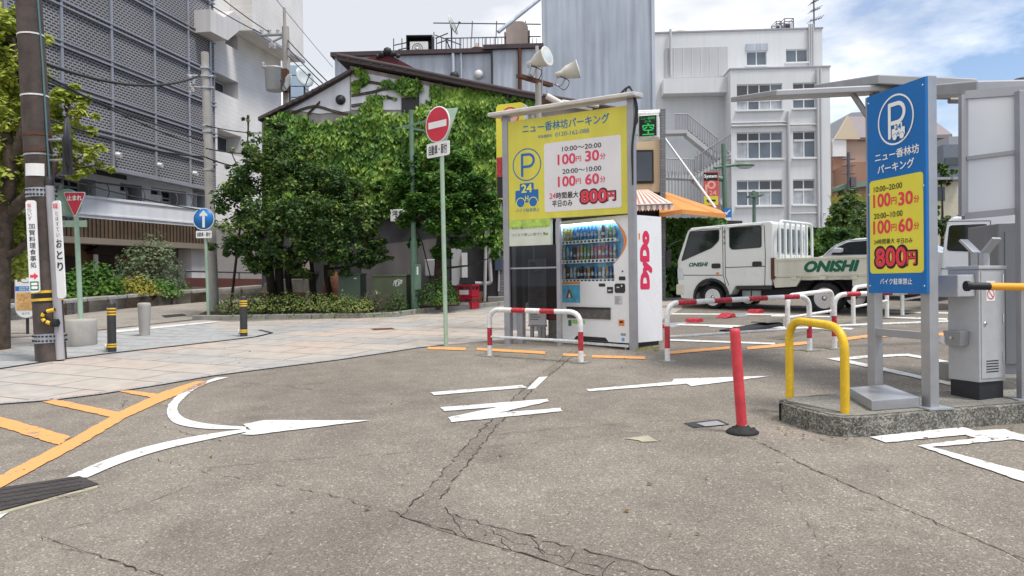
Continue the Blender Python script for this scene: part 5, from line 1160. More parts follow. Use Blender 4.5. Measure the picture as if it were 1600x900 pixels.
# greenery at the right
def hedge(name, label, cat, x0, x1, y0, y1, Y, n, size, lm, depth=1.5):
    p = D((x0 + x1) / 2, y1, Y); t = thing(name, label, cat, (p.x, Y, gz(p.x, Y))); lf = MB()
    for _ in range(n):
        x, y = U(x0, x1), U(y0, y1); k = mno.noise(Vector((x / 18, y / 18, 1))); top = y0 + 6 * mno.noise(Vector((x / 14, 0, 4)))
        if y < top: continue
        q = D(x, y, Y + U(-.1, .3) + .5 * k); leaf(lf, q, Vector((U(-.6, .6), -1, U(0, .9))).normalized(), size * U(.6, 1.3))
    for _ in range(n // 3):
        x = U(x0, x1); q = D(x, y0 + 4 * mno.noise(Vector((x / 14, 0, 4))), Y); q.y += U(0, depth); leaf(lf, q, Vector((U(-.5, .5), U(-.5, .5), 1)).normalized(), size * U(.6, 1.3))
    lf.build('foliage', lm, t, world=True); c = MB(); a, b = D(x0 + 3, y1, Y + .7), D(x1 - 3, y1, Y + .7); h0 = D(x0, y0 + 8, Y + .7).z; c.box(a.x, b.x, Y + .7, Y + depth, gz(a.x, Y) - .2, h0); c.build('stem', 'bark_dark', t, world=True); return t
hedge('clipped_hedge', 'clipped yellow-green hedge behind the truck bed', 'hedge', 1262, 1342, 356, 410, 24, 2600, .13, 'leaf_box')
for x, y, Y, r, lab, nm, lm, n in ((1322, 330, 30, .9, 'dark bushy tree between the white building and the blue sign', 'bushy_tree', 'leaf_dark', 2600), (1352, 345, 28, .8, 'dark bushy tree half hidden by the blue sign', 'bushy_tree', 'leaf_dark', 1600), (1470, 345, 32, .9, 'dark green tree seen between sign post and hoarding', 'bushy_tree', 'leaf_dark', 1700), (1470, 268, 60, 1.0, 'far green treetop beside the small modern building', 'bushy_tree', 'leaf_box', 1100), (1492, 390, 26, .8, 'yellowish shrub between sign post and white van', 'bushy_tree', 'leaf_azalea', 1300)):
    p = D(x, y, Y); b0 = Vector((p.x, Y, gz(p.x, Y))); H = p.z - b0.z
    tree(nm, lab, 'tree', b0, [([b0, b0.lerp(p, .5) + Vector((.1, 0, 0)), p], .13)], [(p + Vector((U(-1, 1) * r, U(-.6, .6) * r, U(-.9, .7) * r)), r * U(.45, .65)) for _ in range(9)] + [(p, r * .8)], n, .16 if Y < 40 else .26, lm, 'bark_dark')
gr = MB()
for _ in range(140):
    p = D(U(1300, 1350), 322, 40); q = p + Vector((U(-.4, .4), 0, U(.3, .8))); gr.tube([p, (p + q) / 2 + Vector((U(-.1, .1), 0, .1)), q], [.03, .02, .008], 3)
t = thing('tall_grass', 'tuft of tall pale reed grass above the dark trees', 'plant', tuple(D(1325, 322, 40))); gr.build('blades', 'leaf_yellow', t, world=True)

# ------------------------------------------------------------------ poles, signs, bollards on the left
def post(p, r, h, m, n=14, lean=(0, 0)): b = MB(); b.tube([(0, 0, -.02), (lean[0], lean[1], h)], r, n, 0); return b
b0 = G(80, 563); top = D(37, -120, b0.y); up = thing('utility_pole', 'thick weathered brown utility pole with steel straps, yellow tape and a grey conduit', 'pole', tuple(b0))
axis = top - b0; axis.y += .0
at = lambda h: axis * (h / axis.z)
mb = MB(); hs_ = [i * axis.z / 14 for i in range(15)]; mb.tube([at(h) for h in hs_], [.205 - .0062 * h for h in hs_], 22); mb.build('shaft', 'pole_brown', up)
rad = lambda h: .205 - .0062 * h
def zof(py): return D(75, py, b0.y).z - b0.z
for py, hw, m, nm in ((528, 7, 'galv', 'strap'), (302, 7, 'galv', 'strap'), (56, 1.2, 'white_paint', 'band'), (151, 1.2, 'white_paint', 'band'), (243, 1.2, 'galv', 'band'), (212, 2, 'rust', 'band'), (237, 2, 'rust', 'band')):
    h = zof(py); w = hw / F * b0.y; mb = MB(); mb.tube([at(h - w), at(h + w)], rad(h) + .006, 22)
    if nm == 'strap':
        for k in range(26):
            a = 2 * PI * k / 26
            for j in (-.5, .5): c = at(h + w * j) + Vector((math.cos(a), math.sin(a), 0)) * (rad(h) + .007); mb.box(c.x - .012, c.x + .012, c.y - .012, c.y + .012, c.z - .012, c.z + .012, 1)
    mb.build(nm, [m, 'dark_grey'], up)
mb = MB()
for py, w, m in ((464, 9, 1), (456, 2, 0), (468, 2, 0)): h = zof(py); ww = w / F * b0.y; mb.tube([at(h - ww), at(h + ww)], rad(h) + (.005 if m else .008), 22, m)
mb.build('hazard_tape', ['tape_yellow', 'black'], up)
cx_ = .215
mb = MB(); p0, p1 = at(.02) + Vector((.20, -.10, 0)), at(zof(292)) + Vector((.20, -.10, 0)); mb.tube([p0, p1], .058, 14, 0); mb.lathe([(.06, 0), (.062, .10), (0, .16)], 12, Matrix.Translation(p1), 1)
mb.build('conduit', ['pvc', 'dark_grey'], up)
mb = MB(); mb.tube([p1 + Vector((0, 0, .1)), at(zof(100)) + Vector((rad(5) + .01, -.06, 0)), at(axis.z) + Vector((rad(9) + .01, -.06, 0))], .014, 6); mb.build('cable', mat('cable_teal', '4d6d70', .6), up)
mb = MB(); h = zof(500); c = at(h) + Vector((.12, -.21, 0)); mb.tube(fillet([c + Vector((.10, 0, .16)), c + Vector((-.06, -.02, .12)), c + Vector((-.07, -.02, 0)), c + Vector((.10, 0, -.06))], .08, 4), .028, 8, 0, lambda t, L: 1 if int(t / .05) % 2 else 0); mb.lathe([(.05, -.05), (.07, 0), (.05, .06)], 10, Matrix.Translation(c + Vector((.10, 0, -.04))), 0); mb.build('cable_guard', ['black', 'tape_yellow'], up)
mb = MB(); h0, h1 = zof(277), zof(258); q = at(h0); mb.add([(q.x + dx, q.y - math.sqrt(max(0, (rad(h0) + .008) ** 2 - dx * dx)), z) for z in (h0, h1) for dx in (-.1, -.05, 0, .05, .1, .15)], [(i, i + 1, i + 7, i + 6) for i in range(5)]); mb.build('number_plate', 'sign_white', up)
# round mirror-like sign back on bracket
c = D(103, 228, b0.y - .1) - b0; mb = MB(); mb.box(c.x - .01, c.x + .05, c.y - .08, c.y + .08, -.42 + c.z, c.z + .1, 0); mb.lathe([(0, -.025), (.36, -.02), (.36, .02), (0, .025)], 24, Matrix.Translation(c + Vector((.03, 0, .05))) @ Matrix.Rotation(R(25), 4, 'Z') @ Matrix.Rotation(PI / 2, 4, 'Y'), 0)
for dz in (.1, -.2): mb.tube([at(c.z + dz) + Vector((.1, 0, 0)), c + Vector((0, 0, dz))], .02, 6, 1)
mb.build('sign_back', ['dark_grey', 'galv'], up)
# two banner signs strapped to the pole
def banner(px, py0, py1, w, label, off, lean):
    P0 = D(px, py1, b0.y - off); h = D(px, py0, b0.y - off).z - P0.z; t = thing('banner_sign', label, 'sign', tuple(P0)); t.rotation_euler = (0, lean, R(12) if px < 70 else R(-16))
    mb = MB(); mb.prism(rrect(-w / 2, w / 2, 0, h, w * .3), -.012, .012); mb.build('panel', 'sign_white', t); return t, h
t, h = banner(55, 313, 457, .135, 'white banner with black writing and red arrow on the left of the brown pole', .26, -.028)
for i, ch in enumerate('加賀料理食事処'): text(t, ch, 0, h * .72 - i * .093, .078, .078, 'ink_black', -.015, bold=.012)
for i, ch in enumerate('鮨らいず'): text(t, ch, -.02, h * .945 - i * .062, .05, .055, 'ink_red' if i == 0 else 'ink_grey', -.015)
mb = MB(); z = .235; mb.prism([(-.05, z + .02), (0, z + .02), (0, z + .05), (.055, z), (0, z - .05), (0, z - .02), (-.05, z - .02)], -.0155, -.0125); mb.build('arrow', 'ink_red', t)
mb = MB(); mb.prism(rrect(-.055, .055, .03, .16, .01), -.015, -.0125, 0); mb.prism(rrect(-.04, .04, .05, .09, .01), -.017, -.0152, 1); mb.prism(rrect(-.04, .04, .105, .14, .01), -.017, -.0152, 1); mb.build('badge', [mat('badge_green', '2c7350', .5), 'ink_white'], t)
t, h = banner(97, 313, 466, .14, 'white vertical banner sign with large brush lettering in front of the grey conduit', .30, -.052)
for i, ch in enumerate('とほすてい'): text(t, ch, .005, h * .87 - i * .078, .05, .058, 'ink_black', -.015)
text(t, '味', -.01, h * .945, .09, .085, 'ink_red', -.015, bold=.02)
for i, ch in enumerate('おとり'): text(t, ch, .015, h * .56 - i * .165, .095, .12, 'ink_black', -.015, bold=.03)
# cycle parking notice
b0 = G(42, 523); t = thing('notice_sign', 'rounded notice with struck-out bicycle and orange map beside the tree trunk', 'sign', tuple(b0), R(6)); s_ = b0.y / F
mb = MB(); mb.tube([(0, .03, 0), (0, .03, 60 * s_)], .028, 10); mb.build('post', 'dark_grey', t)
z0, z1 = 27 * s_, 110 * s_; w = 30 * s_; mb = MB(); mb.prism(rrect(-w / 2 - .015, w / 2 + .015, z0 - .015, z1 + .015, w / 2), -.02, .02, 1); mb.prism(rrect(-w / 2, w / 2, z0, z1, w / 2 - .01, 8), -.024, -.0205, 0); mb.build('panel', ['sign_white', 'galv'], t)
mb = MB(); mb.prism(rrect(-w / 2 + .015, w / 2 - .015, z0 + .14, z0 + .50, .02), -.027, -.0245); mb.build('map', 'map_orange', t)
mb = MB(); mb.prism([(-w / 2 + .002, z0 + .525), (w / 2 - .002, z0 + .525), (w / 2 - .002, z0 + .62), (-w / 2 + .002, z0 + .62)], -.027, -.0245); mb.build('blue_band', 'sign_blue', t)
text(t, '自転車等', 0, z0 + .592, .22, .035, 'ink_white', -.0275); text(t, '放置禁止区域', 0, z0 + .55, .25, .035, 'ink_white', -.0275); text(t, '金沢市', 0, z0 + .08, .15, .05, 'ink_grey', -.0245)
mb = MB(); c = z1 - w / 2; ring(mb, 0, c, w / 2 - .025, w / 2 - .01, -.0255); ring(mb, -.065, c - .01, .045, .054, -.0256, 16, 1); ring(mb, .065, c - .01, .045, .054, -.0256, 16, 1); stroke(mb, [(-.065, c - .01), (-.03, c + .05), (.04, c + .05), (.065, c - .01)], .01, -.0257, 1, False); stroke(mb, [(-.11, c + .10), (.11, c - .10)], .012, -.0262, 0, False); mb.build('bicycle_symbol', ['ink_grey', 'pale_green'], t)
# stop sign
b0 = G(127, 540); s_ = b0.y / F; t = thing('stop_sign', 'red inverted triangle stop sign on a pale green post set in a round concrete base', 'road sign', tuple(b0), R(4))
mb = MB(); mb.lathe([(.235, 0), (.245, .03), (.245, .42), (.23, .45), (.05, .46)], 30); mb.build('base', 'pole_concrete', t); mb = MB(); mb.box(-.26, .26, -.262, -.22, .24, .26); 
H = 240 * s_; mb = MB(); mb.tube([(0, 0, .4), (-.06, 0, H)], .042, 14); mb.build('post', 'pale_green', t)
zc = D(120, 318, b0.y).z - b0.z; tri = [(-.19, zc + .19), (.19, zc + .19), (0, zc - .25)]
def rtri(k): return [(x * k - .045, (z - zc) * k + zc) for x, z in tri]
def roundpoly(poly, r, n=4):
    P3 = [Vector((x, 0, z)) for x, z in poly]; m0 = (P3[-1] + P3[0]) / 2; q = fillet([m0] + P3 + [m0], r, n); return [(p.x, p.z) for p in q[:-1]]
mb = MB(); mb.prism(roundpoly(rtri(1.0), .05), -.06, -.045, 0); mb.prism(roundpoly(rtri(.93), .045), -.063, -.0602, 1); mb.build('sign_plate', ['sign_white', 'sign_red'], t); text(t, '止まれ', -.045, zc + .09, .24, .085, 'ink_white', -.066, bold=.045)
mb = MB(); mb.box(-.30, .12, -.02, .02, zc - .40, zc - .29); mb.lathe([(0, .0), (.24, .004), (.24, .015), (0, .02)], 24, Matrix.Translation((-.21, .06, zc + .02)) @ Matrix.Rotation(PI / 2, 4, 'X') @ Matrix.Rotation(R(55), 4, 'Y')); mb.build('rear_plate', 'pale_green', t)
text(t, '原付', -.27, zc - .345, .09, .06, 'ink_grey', -.022)
mb = MB(); M_ = Matrix.Translation((-.27, .22, zc + .0)) @ Matrix.Rotation(R(-40), 4, 'Z') @ Matrix.Rotation(PI / 2, 4, 'X'); mb.lathe([(.235, 0), (.235, .012), (0, .014)], 26, M_); mb.build('blue_plate', 'sign_blue', t)
# bollards
def bollard(px, py, h, label):
    b0 = G(px, py); t = thing('black_bollard', label, 'bollard', tuple(b0), 0, 'black bollards with yellow bands'); mb = MB(); r = .065
    prof = [(r, 0), (r, h * .95), (r * .9, h * .985), (r * .5, h), (0, h)]; mb.lathe(prof, 20); mb.build('post', 'bollard_black', t); mb = MB()
    for z in (.87, .81, .755, .16, .115) : mb.lathe([(r + .001, h * z - .012), (r + .003, h * z - .008), (r + .003, h * z + .008), (r + .001, h * z + .012)], 20)
    mb.build('band', 'tape_yellow', t); mb = MB(); mb.lathe([(0, -.02), (.035, -.015), (.04, .0), (.0, .02)], 12, Matrix.Translation((-r - .012, -.02, .09)) @ Matrix.Rotation(PI / 2, 4, 'Y') @ Matrix.Diagonal((1.5, 1, 1, 1)).to_4x4()); mb.build('lock', 'brass_lamp', t)
bollard(175, 550.5, .79, 'nearer black bollard with yellow bands, between stop sign base and grey stump')
bollard(381, 526, .74, 'black bollard with yellow bands, standing alone at the tip of the fan-patterned paving')
b0 = G(226, 525); t = thing('concrete_bollard', 'grey tapered concrete bollard with slanted top between the two black bollards', 'bollard', tuple(b0)); mb = MB(); mb.lathe([(.09, 0), (.115, .55), (.12, .6), (.10, .625), (0, .63)], 20); mb.build('post', 'pole_concrete', t)
# concrete pole with arms and wires
b0 = G(334, 490); top = D(320, 82, b0.y + .1); t = thing('concrete_pole', 'slim leaning concrete electricity pole with cable brackets near its top', 'pole', tuple(b0)); ax = top - b0; cp_top = top
mb = MB(); mb.tube([ax * (i / 8) for i in range(9)], [.135 - .005 * i for i in range(9)], 16); mb.build('shaft', 'pole_concrete', t)
mb = MB()
for py in (105, 118, 136, 196, 205, 265, 345): k = (D(322, py, b0.y).z - b0.z) / ax.z; mb.tube([ax * (k - .004), ax * (k + .004)], .13, 14)
mb.build('collar', 'galv', t)
for py in (118, 136): mb = MB(); k = (D(322, py, b0.y).z - b0.z) / ax.z; q = ax * k; mb.tube([q + Vector((.2, 0, 0)), q + Vector((-.42, -.1, 0))], .03, 6); mb.build('bracket', 'galv', t)
mb = MB()
for k in range(7): mb = MB(); c = D(300 + U(-4, 6), 122 + k * 4, b0.y - .1) - b0; mb.lathe([(.02, -.05), (.05, -.02), (.02, 0), (.05, .03), (.02, .06)], 8, Matrix.Translation(c)); mb.build('insulator', 'pvc', t)
# blue arrow sign before it
b0 = G(326, 496.5); s_ = b0.y / F; t = thing('arrow_sign', 'round blue one-way arrow sign with a small white plate on a pale green post', 'road sign', tuple(b0), R(-3)); mb = MB(); H = 160 * s_; mb.tube([(0, 0, 0), (-.05, 0, H)], .038, 12); mb.build('post', 'pale_green', t)
zc = D(323, 342.5, b0.y).z - b0.z; xo = -.06; mb = MB(); M_ = Matrix.Translation((xo, -.05, zc)) @ Matrix.Rotation(PI / 2, 4, 'X'); mb.lathe([(0, -.0), (.265, .0), (.265, .012), (0, .012)], 32, M_, 0); mb.build('disc', 'sign_blue', t); mb = MB(); ring(mb, xo, zc, .245, .262, -.0635)
mb.add([(xo + x, -.064, zc + z) for x, z in ((-.03, -.2), (.03, -.2), (.03, .08), (.08, .06), (.10, .10), (0, .21), (-.10, .10), (-.08, .06), (-.03, .08))], [tuple(range(9))]); mb.build('arrow', 'sign_white', t)
zp = D(323, 366.5, b0.y).z - b0.z; mb = MB(); mb.prism(rrect(xo - .19, xo + .19, zp - .085, zp + .085, .02), -.062, -.05); mb.build('sub_plate', 'sign_white', t); text(t, '自動車・原付', xo, zp, .32, .1, 'ink_black', -.065, bold=.02)
# no-entry sign with the back of a triangular sign on the same post
b0 = G(697, 540); s_ = b0.y / F; t = thing('no_entry_sign', 'red round no-entry sign with white bar and plate below, on a tall pale green post', 'road sign', tuple(b0), R(-43)); M_ = pmat(t).inverted()
zc = D(687, 195, b0.y).z - b0.z; q = M_ @ D(690, 220, b0.y); mb = MB(); mb.tube([(0, 0, -.02), (q.x, q.y, zc - .4), (q.x - .01, q.y, zc + .25)], .034, 14); mb.build('post', 'pale_green', t)
xo = q.x - .02; yo = q.y - .05; Mx = Matrix.Translation((xo, yo, zc)) @ Matrix.Rotation(PI / 2, 4, 'X'); mb = MB(); mb.lathe([(0, 0), (.278, 0), (.278, .014), (.262, .0142)], 40, Mx, 1); mb.lathe([(.262, .0145), (0, .0146)], 40, Mx, 0); mb.add([(xo + x, yo - .0165, zc + z) for x, z in ((-.21, -.05), (.21, -.05), (.21, .05), (-.21, .05))], [(0, 1, 2, 3)], 1); mb.build('disc', ['sign_red', 'sign_white'], t)
zp = D(687, 234, b0.y).z - b0.z; mb = MB(); mb.prism(rrect(xo - .26, xo + .26, zp - .11, zp + .11, .03), yo - .012, yo, 0); mb.build('sub_plate', 'sign_white', t); text(t, '自動車・原付', xo, zp, .42, .15, 'ink_black', yo - .016, bold=.02)
c = M_ @ D(692, 186, b0.y + .06); mb = MB(); Z = c.z
mb.hexa([(c.x - .05, c.y, Z)] * 0 or [M_ @ D(x, y, b0.y + .08) for x, y in ((692, 232), (694, 232), (716, 168), (669, 172))], [M_ @ D(x, y, b0.y + .095) for x, y in ((692, 232), (694, 232), (716, 168), (669, 172))]); mb.build('triangle_back', 'pale_green', t)
# green lamp post behind with edge-on plates
b0 = G(649, 489); t = thing('lamp_post', 'dark green street lamp post with edge-on name plates among the leaves', 'street lamp', tuple(b0)); top = D(642, 172, b0.y) - b0; mb = MB(); mb.tube([(0, 0, 0), top * .35, top * .36, top], [.095, .085, .065, .05], 14); mb.build('post', 'lamp_green', t)
mb = MB(); a = D(618, 202, b0.y - .4) - b0; b = D(682, 188, b0.y - .6) - b0; dz = Vector((0, 0, .07)); mb.hexa([a, b, b + Vector((0, .03, 0)), a + Vector((0, .03, 0))], [a + dz * .5, b + dz, b + dz + Vector((0, .03, 0)), a + dz * .5 + Vector((0, .03, 0))]); a = D(633, 201, b0.y) - b0; b = D(662, 205, b0.y) - b0; mb.hexa([a, b, b + Vector((0, .3, 0)), a + Vector((0, .3, 0))], [a + dz * .6, b + dz * .6, b + dz * .6 + Vector((0, .3, 0)), a + dz * .6 + Vector((0, .3, 0))]); mb.build('name_plate', 'lamp_green', t)
mb = MB(); a, b = top * .18, top * .4; z0, z1 = D(650, 453, b0.y).z - b0.z, D(650, 413, b0.y).z - b0.z; mb.box(.0, .16, -.13, -.02, z0, z1); mb.build('fuse_box', 'lamp_green', t, .012); mb = MB(); mb.box(.06, .10, -.134, -.1305, z1 - .25, z1 - .06); mb.build('sticker', 'sign_white', t)
# pole with transformer beyond the old house
p = D(447, 160, 26); t = thing('utility_pole', 'grey electricity pole with crossarm behind the old house roof', 'pole', (p.x, 26, gz(p.x, 26))); z0 = gz(p.x, 26); L = lambda x, y, Y=26: D(x, y, Y) - Vector((p.x, 26, z0))
mb = MB(); mb.tube([(0.05, 0, 0), L(449, 170), L(446, 42)], [.17, .14, .12], 14); mb.tube([L(445, 42), L(444, 12)], .05, 6); mb.build('shaft', 'pole_concrete', t); mb = MB(); mb.tube([L(407, 55), L(450, 53)], .06, 6); mb.tube([L(424, 66), L(445, 56)], .04, 6); mb.tube([L(414, 104), L(440, 112)], .05, 6); mb.build('crossarm', 'galv', t); mb = MB()
for x, y in ((409, 50), (421, 50), (434, 50), (425, 70), (429, 73), (422, 72), (411, 102), (418, 108)): mb = MB(); mb.lathe([(.03, -.1), (.07, -.04), (.03, 0), (.07, .05), (.03, .1)], 8, Matrix.Translation(L(x, y))); mb.build('insulator', 'pvc', t)
q = D(429, 125, 25.7); t = thing('transformer', 'grey barrel-shaped transformer hung on the pole behind the old house', 'transformer', tuple(q)); mb = MB(); mb.lathe([(.27, -.37), (.29, -.35), (.32, .34), (.34, .36), (.34, .40), (.1, .43), (0, .43)], 20); mb.build('tank', 'machine_grey', t); mb = MB(); mb.box(.30, .46, -.15, .15, -.4, .35); mb.build('bracket', 'rust', t)
# overhead wires: each its own cable
def wire(a, b, sag, r=.014, label=None, grp='overhead wires across the street'):
    mb = MB(); pts = [a.lerp(b, i / 14) + Vector((0, 0, -4 * sag * (i / 14) * (1 - i / 14))) for i in range(15)]; mb.tube(pts, r, 5); tag(mb.build('overhead_wire', 'cable'), label, 'cable', grp)
pw = G(80, 563).y; P1 = lambda y: D(72, y, pw + .1); P2 = lambda x, y: D(x, y, 18.6)
wire(P1(100), P2(312, 118), .28, .028, 'thick bundled grey cable from the brown pole up to the bracket of the concrete pole'); wire(P1(125), P2(318, 220), .05, .016, 'upper single wire from the brown pole to the middle of the concrete pole'); wire(P1(118), P2(318, 229), .1, .016, 'second wire from the brown pole, just under the upper single one'); wire(P1(185), P2(320, 245), .12, .02, 'lowest black wire from the brown pole across the punched screen'); wire(P1(272), P2(326, 330), .05, .014, 'wire crossing the white balcony parapet beside the stop sign')
wire(P2(322, 196), D(412, 208, 21), .05, .014, 'upper wire from the concrete pole to the ivy house'); wire(P2(322, 232), D(412, 240, 21), .05, .016, 'middle wire from the concrete pole to the ivy house'); wire(P2(322, 246), D(412, 262, 21), .1, .02, 'lower thick wire from the concrete pole to the ivy house')
wire(D(280, -60, 20), D(420, 50, 26), .1, .016, 'upper wire running from above down to the far crossarm'); wire(D(260, -40, 20), D(408, 52, 26), .1, .016, 'outer wire running from above down to the far crossarm end'); wire(D(449, 62, 26), D(512, 128, 22), .02, .018, 'uppermost service wire from the far pole to the old house roof'); wire(D(449, 74, 26), D(504, 130, 22), .02, .018, 'middle service wire from the far pole to the old house roof'); wire(D(449, 86, 26), D(497, 133, 22), .02, .014, 'lowest service wire from the far pole to the old house roof'); wire(D(424, -10, 26), D(520, 105, 40), .02, .012, 'thin wire across the clouds above the old house')
# cabinets, bins and crates in front of the old house
def cabinet(px0, px1, pyb, pyt, depth, m, label, Yb, rz=R(-8)):
    p0 = D((px0 + px1) / 2, pyb, Yb); s_ = Yb / F; w = (px1 - px0) * s_; h = (pyb - pyt) * s_; t = thing('utility_cabinet', label, 'cabinet', (p0.x, Yb, p0.z), rz); mb = MB(); mb.box(-w / 2, w / 2, 0, depth, 0, h - .05); mb.build('body', m, t, .012); mb = MB(); mb.box(-w / 2 - .015, w / 2 + .015, -.02, depth + .02, h - .048, h); mb.build('lid', m, t, .01)
    mb = MB(); mb.box(-w / 2 + .04, w / 2 - .04, -.006, 0, .04, h - .09); d = mb.build('door', m, t); mb = MB(); mb.box(-w / 2 + .10, -w / 2 + .13, -.02, -.007, h * .45, h * .52); mb.build('handle', 'brass_lamp', d); return t, w, h
t, w, h = cabinet(528, 564, 478, 427, .45, 'cab_green', 'grey-green steel utility cabinet, the narrower of the two in the planting bed', 18.3); mb = MB(); mb.box(w / 2 - .16, w / 2 - .08, -.01, -.0065, h - .14, h - .11); mb.build('label_plate', 'sign_white', t)
t, w, h = cabinet(581, 636, 484, 429, .5, 'cab_olive', 'wider olive utility cabinet with a white graffiti tag near its top', 17.9); mb = MB()
sg = [(0, 0), (.03, .12), (.06, .02), (.08, .13), (.02, .09), (.12, .11), (.11, .0), (.16, .13), (.19, .06), (.14, .04), (.2, .12), (.1, .14), (.04, .07), (.05, -.02), (.15, .02)]
stroke(mb, [(x * 1.15 + .10, z + h - .26) for x, z in sg], .012, -.009, 0, False); mb.build('graffiti_tag', 'graf', t)
t = thing('rubbish_box', 'old bench-like storage box with rounded lid in the dark under the tree', 'box', tuple(D(446, 474, 20.2))); s_ = 20.2 / F; mb = MB(); mb.prism([(-35 * s_, 0), (-36 * s_, 14 * s_), (-28 * s_, 32 * s_), (-10 * s_, 38 * s_), (34 * s_, 38 * s_), (34 * s_, 0)], -.2, .3); mb.build('body', 'concrete_dark', t, .02); mb = MB(); mb.box(-36 * s_, 36 * s_, -.23, -.205, 13 * s_, 17 * s_); mb.build('trim', 'rust', t)
t = thing('air_conditioner', 'beige outdoor unit with round fan half hidden behind the tree trunks', 'air conditioner', tuple(D(466, 424, 20.4))); mb = MB(); mb.box(-.33, .33, -.05, .3, 0, .5); mb.build('body', 'tank_beige', t, .02); mb = MB(); ring(mb, -.1, .25, .02, .19, -.054); mb.build('fan_grille', 'dark_grey', t); mb = MB(); mb.box(-.5, .5, -.1, .35, -.08, -.002); mb.build('shelf', 'dark_grey', t)
t = thing('clay_jar', 'tall brown clay jar standing in the shade beside the green cabinet', 'jar', tuple(D(520, 480, 19.4))); mb = MB(); mb.lathe([(.16, 0), (.26, .3), (.24, .6), (.15, .85), (.12, .9), (.14, .95)], 18); mb.build('body', 'terracotta', t)
for k in range(2):
    q = G(731, 483); t = thing('drinks_crate', 'red plastic drinks crate, %s of the two stacked by the round bush' % ('lower' if k == 0 else 'upper'), 'crate', (q.x, q.y + .1, q.z + k * .305), R(-33), 'stacked red drinks crates'); w, d, h = .23, .16, .30; mb = MB()
    for (x0, x1, y0, y1) in ((-w, w, -d, -d + .012), (-w, w, d - .012, d), (-w, -w + .012, -d, d), (w - .012, w, -d, d)):
        mb.box(x0, x1, y0, y1, 0, .05); mb.box(x0, x1, y0, y1, .255, h); mb.box(x0, x1, y0, y1, .05, .17)
        ex = (x1 - x0) > .1
        for f in (0, .5, 1):
            if ex: c = x0 + (x1 - x0 - .03) * f; mb.box(c, c + .03, y0, y1, .17, .255)
            else: c = y0 + (y1 - y0 - .03) * f; mb.box(x0, x1, c, c + .03, .17, .255)
    mb.box(-w, w, -d, d, 0, .012); mb.build('body', 'crate_red', t); mb = MB(); mb.box(-.14, .14, -d - .003, -d - .0005, .055, .165); mb.box(-w - .003, -w - .0005, -.08, .08, .055, .165); mb.build('label_panel', 'sign_white', t)
q = G(727, 483); t = thing('black_box', 'small black box lying on top of the red crates', 'box', (q.x + .05, q.y + .1, q.z + .61)); mb = MB(); mb.prism([(-.2, 0), (.2, 0), (.17, .17), (-.17, .17)], -.13, .13); mb.build('body', 'dark_grey', t, .01)
q = G(745, 479); t = thing('flower_pot', 'speckled terracotta planter between the crates and the drain pipes', 'pot', tuple(q)); mb = MB(); mb.prism([(-.10, 0), (.10, 0), (.15, .38), (-.15, .38)], 0, .28); mb.build('body', 'terracotta', t)
# ------------------------------------------------------------------ car-park tariff board
a, b = G(795, 537), G(990.5, 547); PBo = Plane(a.x, a.y, math.atan2(b.y - a.y, b.x - a.x), a.z); BW = (b - a).xy.length; BH = PBo.uv(986, 160)[1]
bd = thing('tariff_board', 'large yellow parking tariff board with white price panel on two grey steel posts', 'signboard', PBo.loc(), PBo.a)
for s in (0, BW): mb = MB(); mb.box(s - .05, s + .05, -.05, .05, -.25, BH + .05); mb.build('post', 'steel_grey', bd, .006)
zt = (PBo.uv(797, 198)[1] + PBo.uv(982, 164)[1]) / 2; zy = (PBo.uv(797, 346)[1] + PBo.uv(983, 332.5)[1]) / 2
mb = MB(); mb.box(.05, BW - .05, -.035, .035, zy, zt + .03); mb.build('yellow_panel', 'board_yellow', bd)
x0, z0 = PBo.uv(853, 333); x1, z1 = PBo.uv(971.5, 210); z0 = (z0 + PBo.uv(972, 323)[1]) / 2; z1 = (z1 + PBo.uv(853.2, 225.8)[1]) / 2
mb = MB(); mb.prism(rrect(x0, x1, z0, z1, .03), -.0375, -.0352); mb.build('price_panel', 'board_white', bd)
BT = lambda s, a, b, h, m, bold=0: ptext(PBo, bd, s, a, b, h, m, .0405 if m in ('ink_black', 'ink_red2', 'ink_red') else .0385, bold)
BT('ニュー香林坊パーキング', (816.2, 204.1), (950.9, 183.7), 14.5, 'ink_blue', .02); BT('0120-162-088', (869, 211.3), (921.5, 204.1), 6.6, 'ink_blue'); BT('緊急連絡先', (842.7, 214.6), (864.5, 212), 4.8, 'ink_blue')
BT('10:00～20:00', (879.8, 234), (940.6, 226.6), 7.4, 'ink_black', .012); BT('100', (873.4, 250.1), (900.5, 248), 15.5, 'ink_red2', .03); BT('円', (902, 249), (909.5, 248), 8.2, 'ink_red2', .02); BT('30', (916.4, 244.4), (937.3, 243), 16, 'ink_red2', .03); BT('分', (939.4, 245), (947.6, 244), 9.5, 'ink_red2', .02)
BT('20:00～10:00', (880.3, 268.8), (940.6, 262.9), 7.4, 'ink_black', .012); BT('100', (873.9, 284.6), (900.5, 282.6), 15.5, 'ink_red2', .03); BT('円', (902, 284), (909.5, 283), 8.2, 'ink_red2', .02); BT('60', (916.4, 280.8), (937.3, 279.4), 16, 'ink_red2', .03); BT('分', (939.4, 280.8), (947.6, 280), 9.5, 'ink_red2', .02)
BT('24', (860.6, 306.9), (870, 306.2), 8.5, 'ink_red2', .015); BT('時間最大', (870.8, 306.2), (905.4, 303.8), 10, 'ink_black', .02); BT('平日のみ', (864.7, 319.1), (895.9, 317.3), 9.5, 'ink_black', .02)
def outlined(pl, par, s, a, b, h, off):         # red figures with a black outline
    ptext(pl, par, s, (a[0] - 1, a[1]), (b[0] + 1, b[1]), h + 2, 'ink_black', off, .075); ptext(pl, par, s, a, b, h, 'ink_red', off + .0025, .032)
outlined(PBo, bd, '800', (909.7, 307.5), (949, 306), 18.5, .0405); outlined(PBo, bd, '円', (951, 306.5), (962.5, 306), 12.5, .0405)
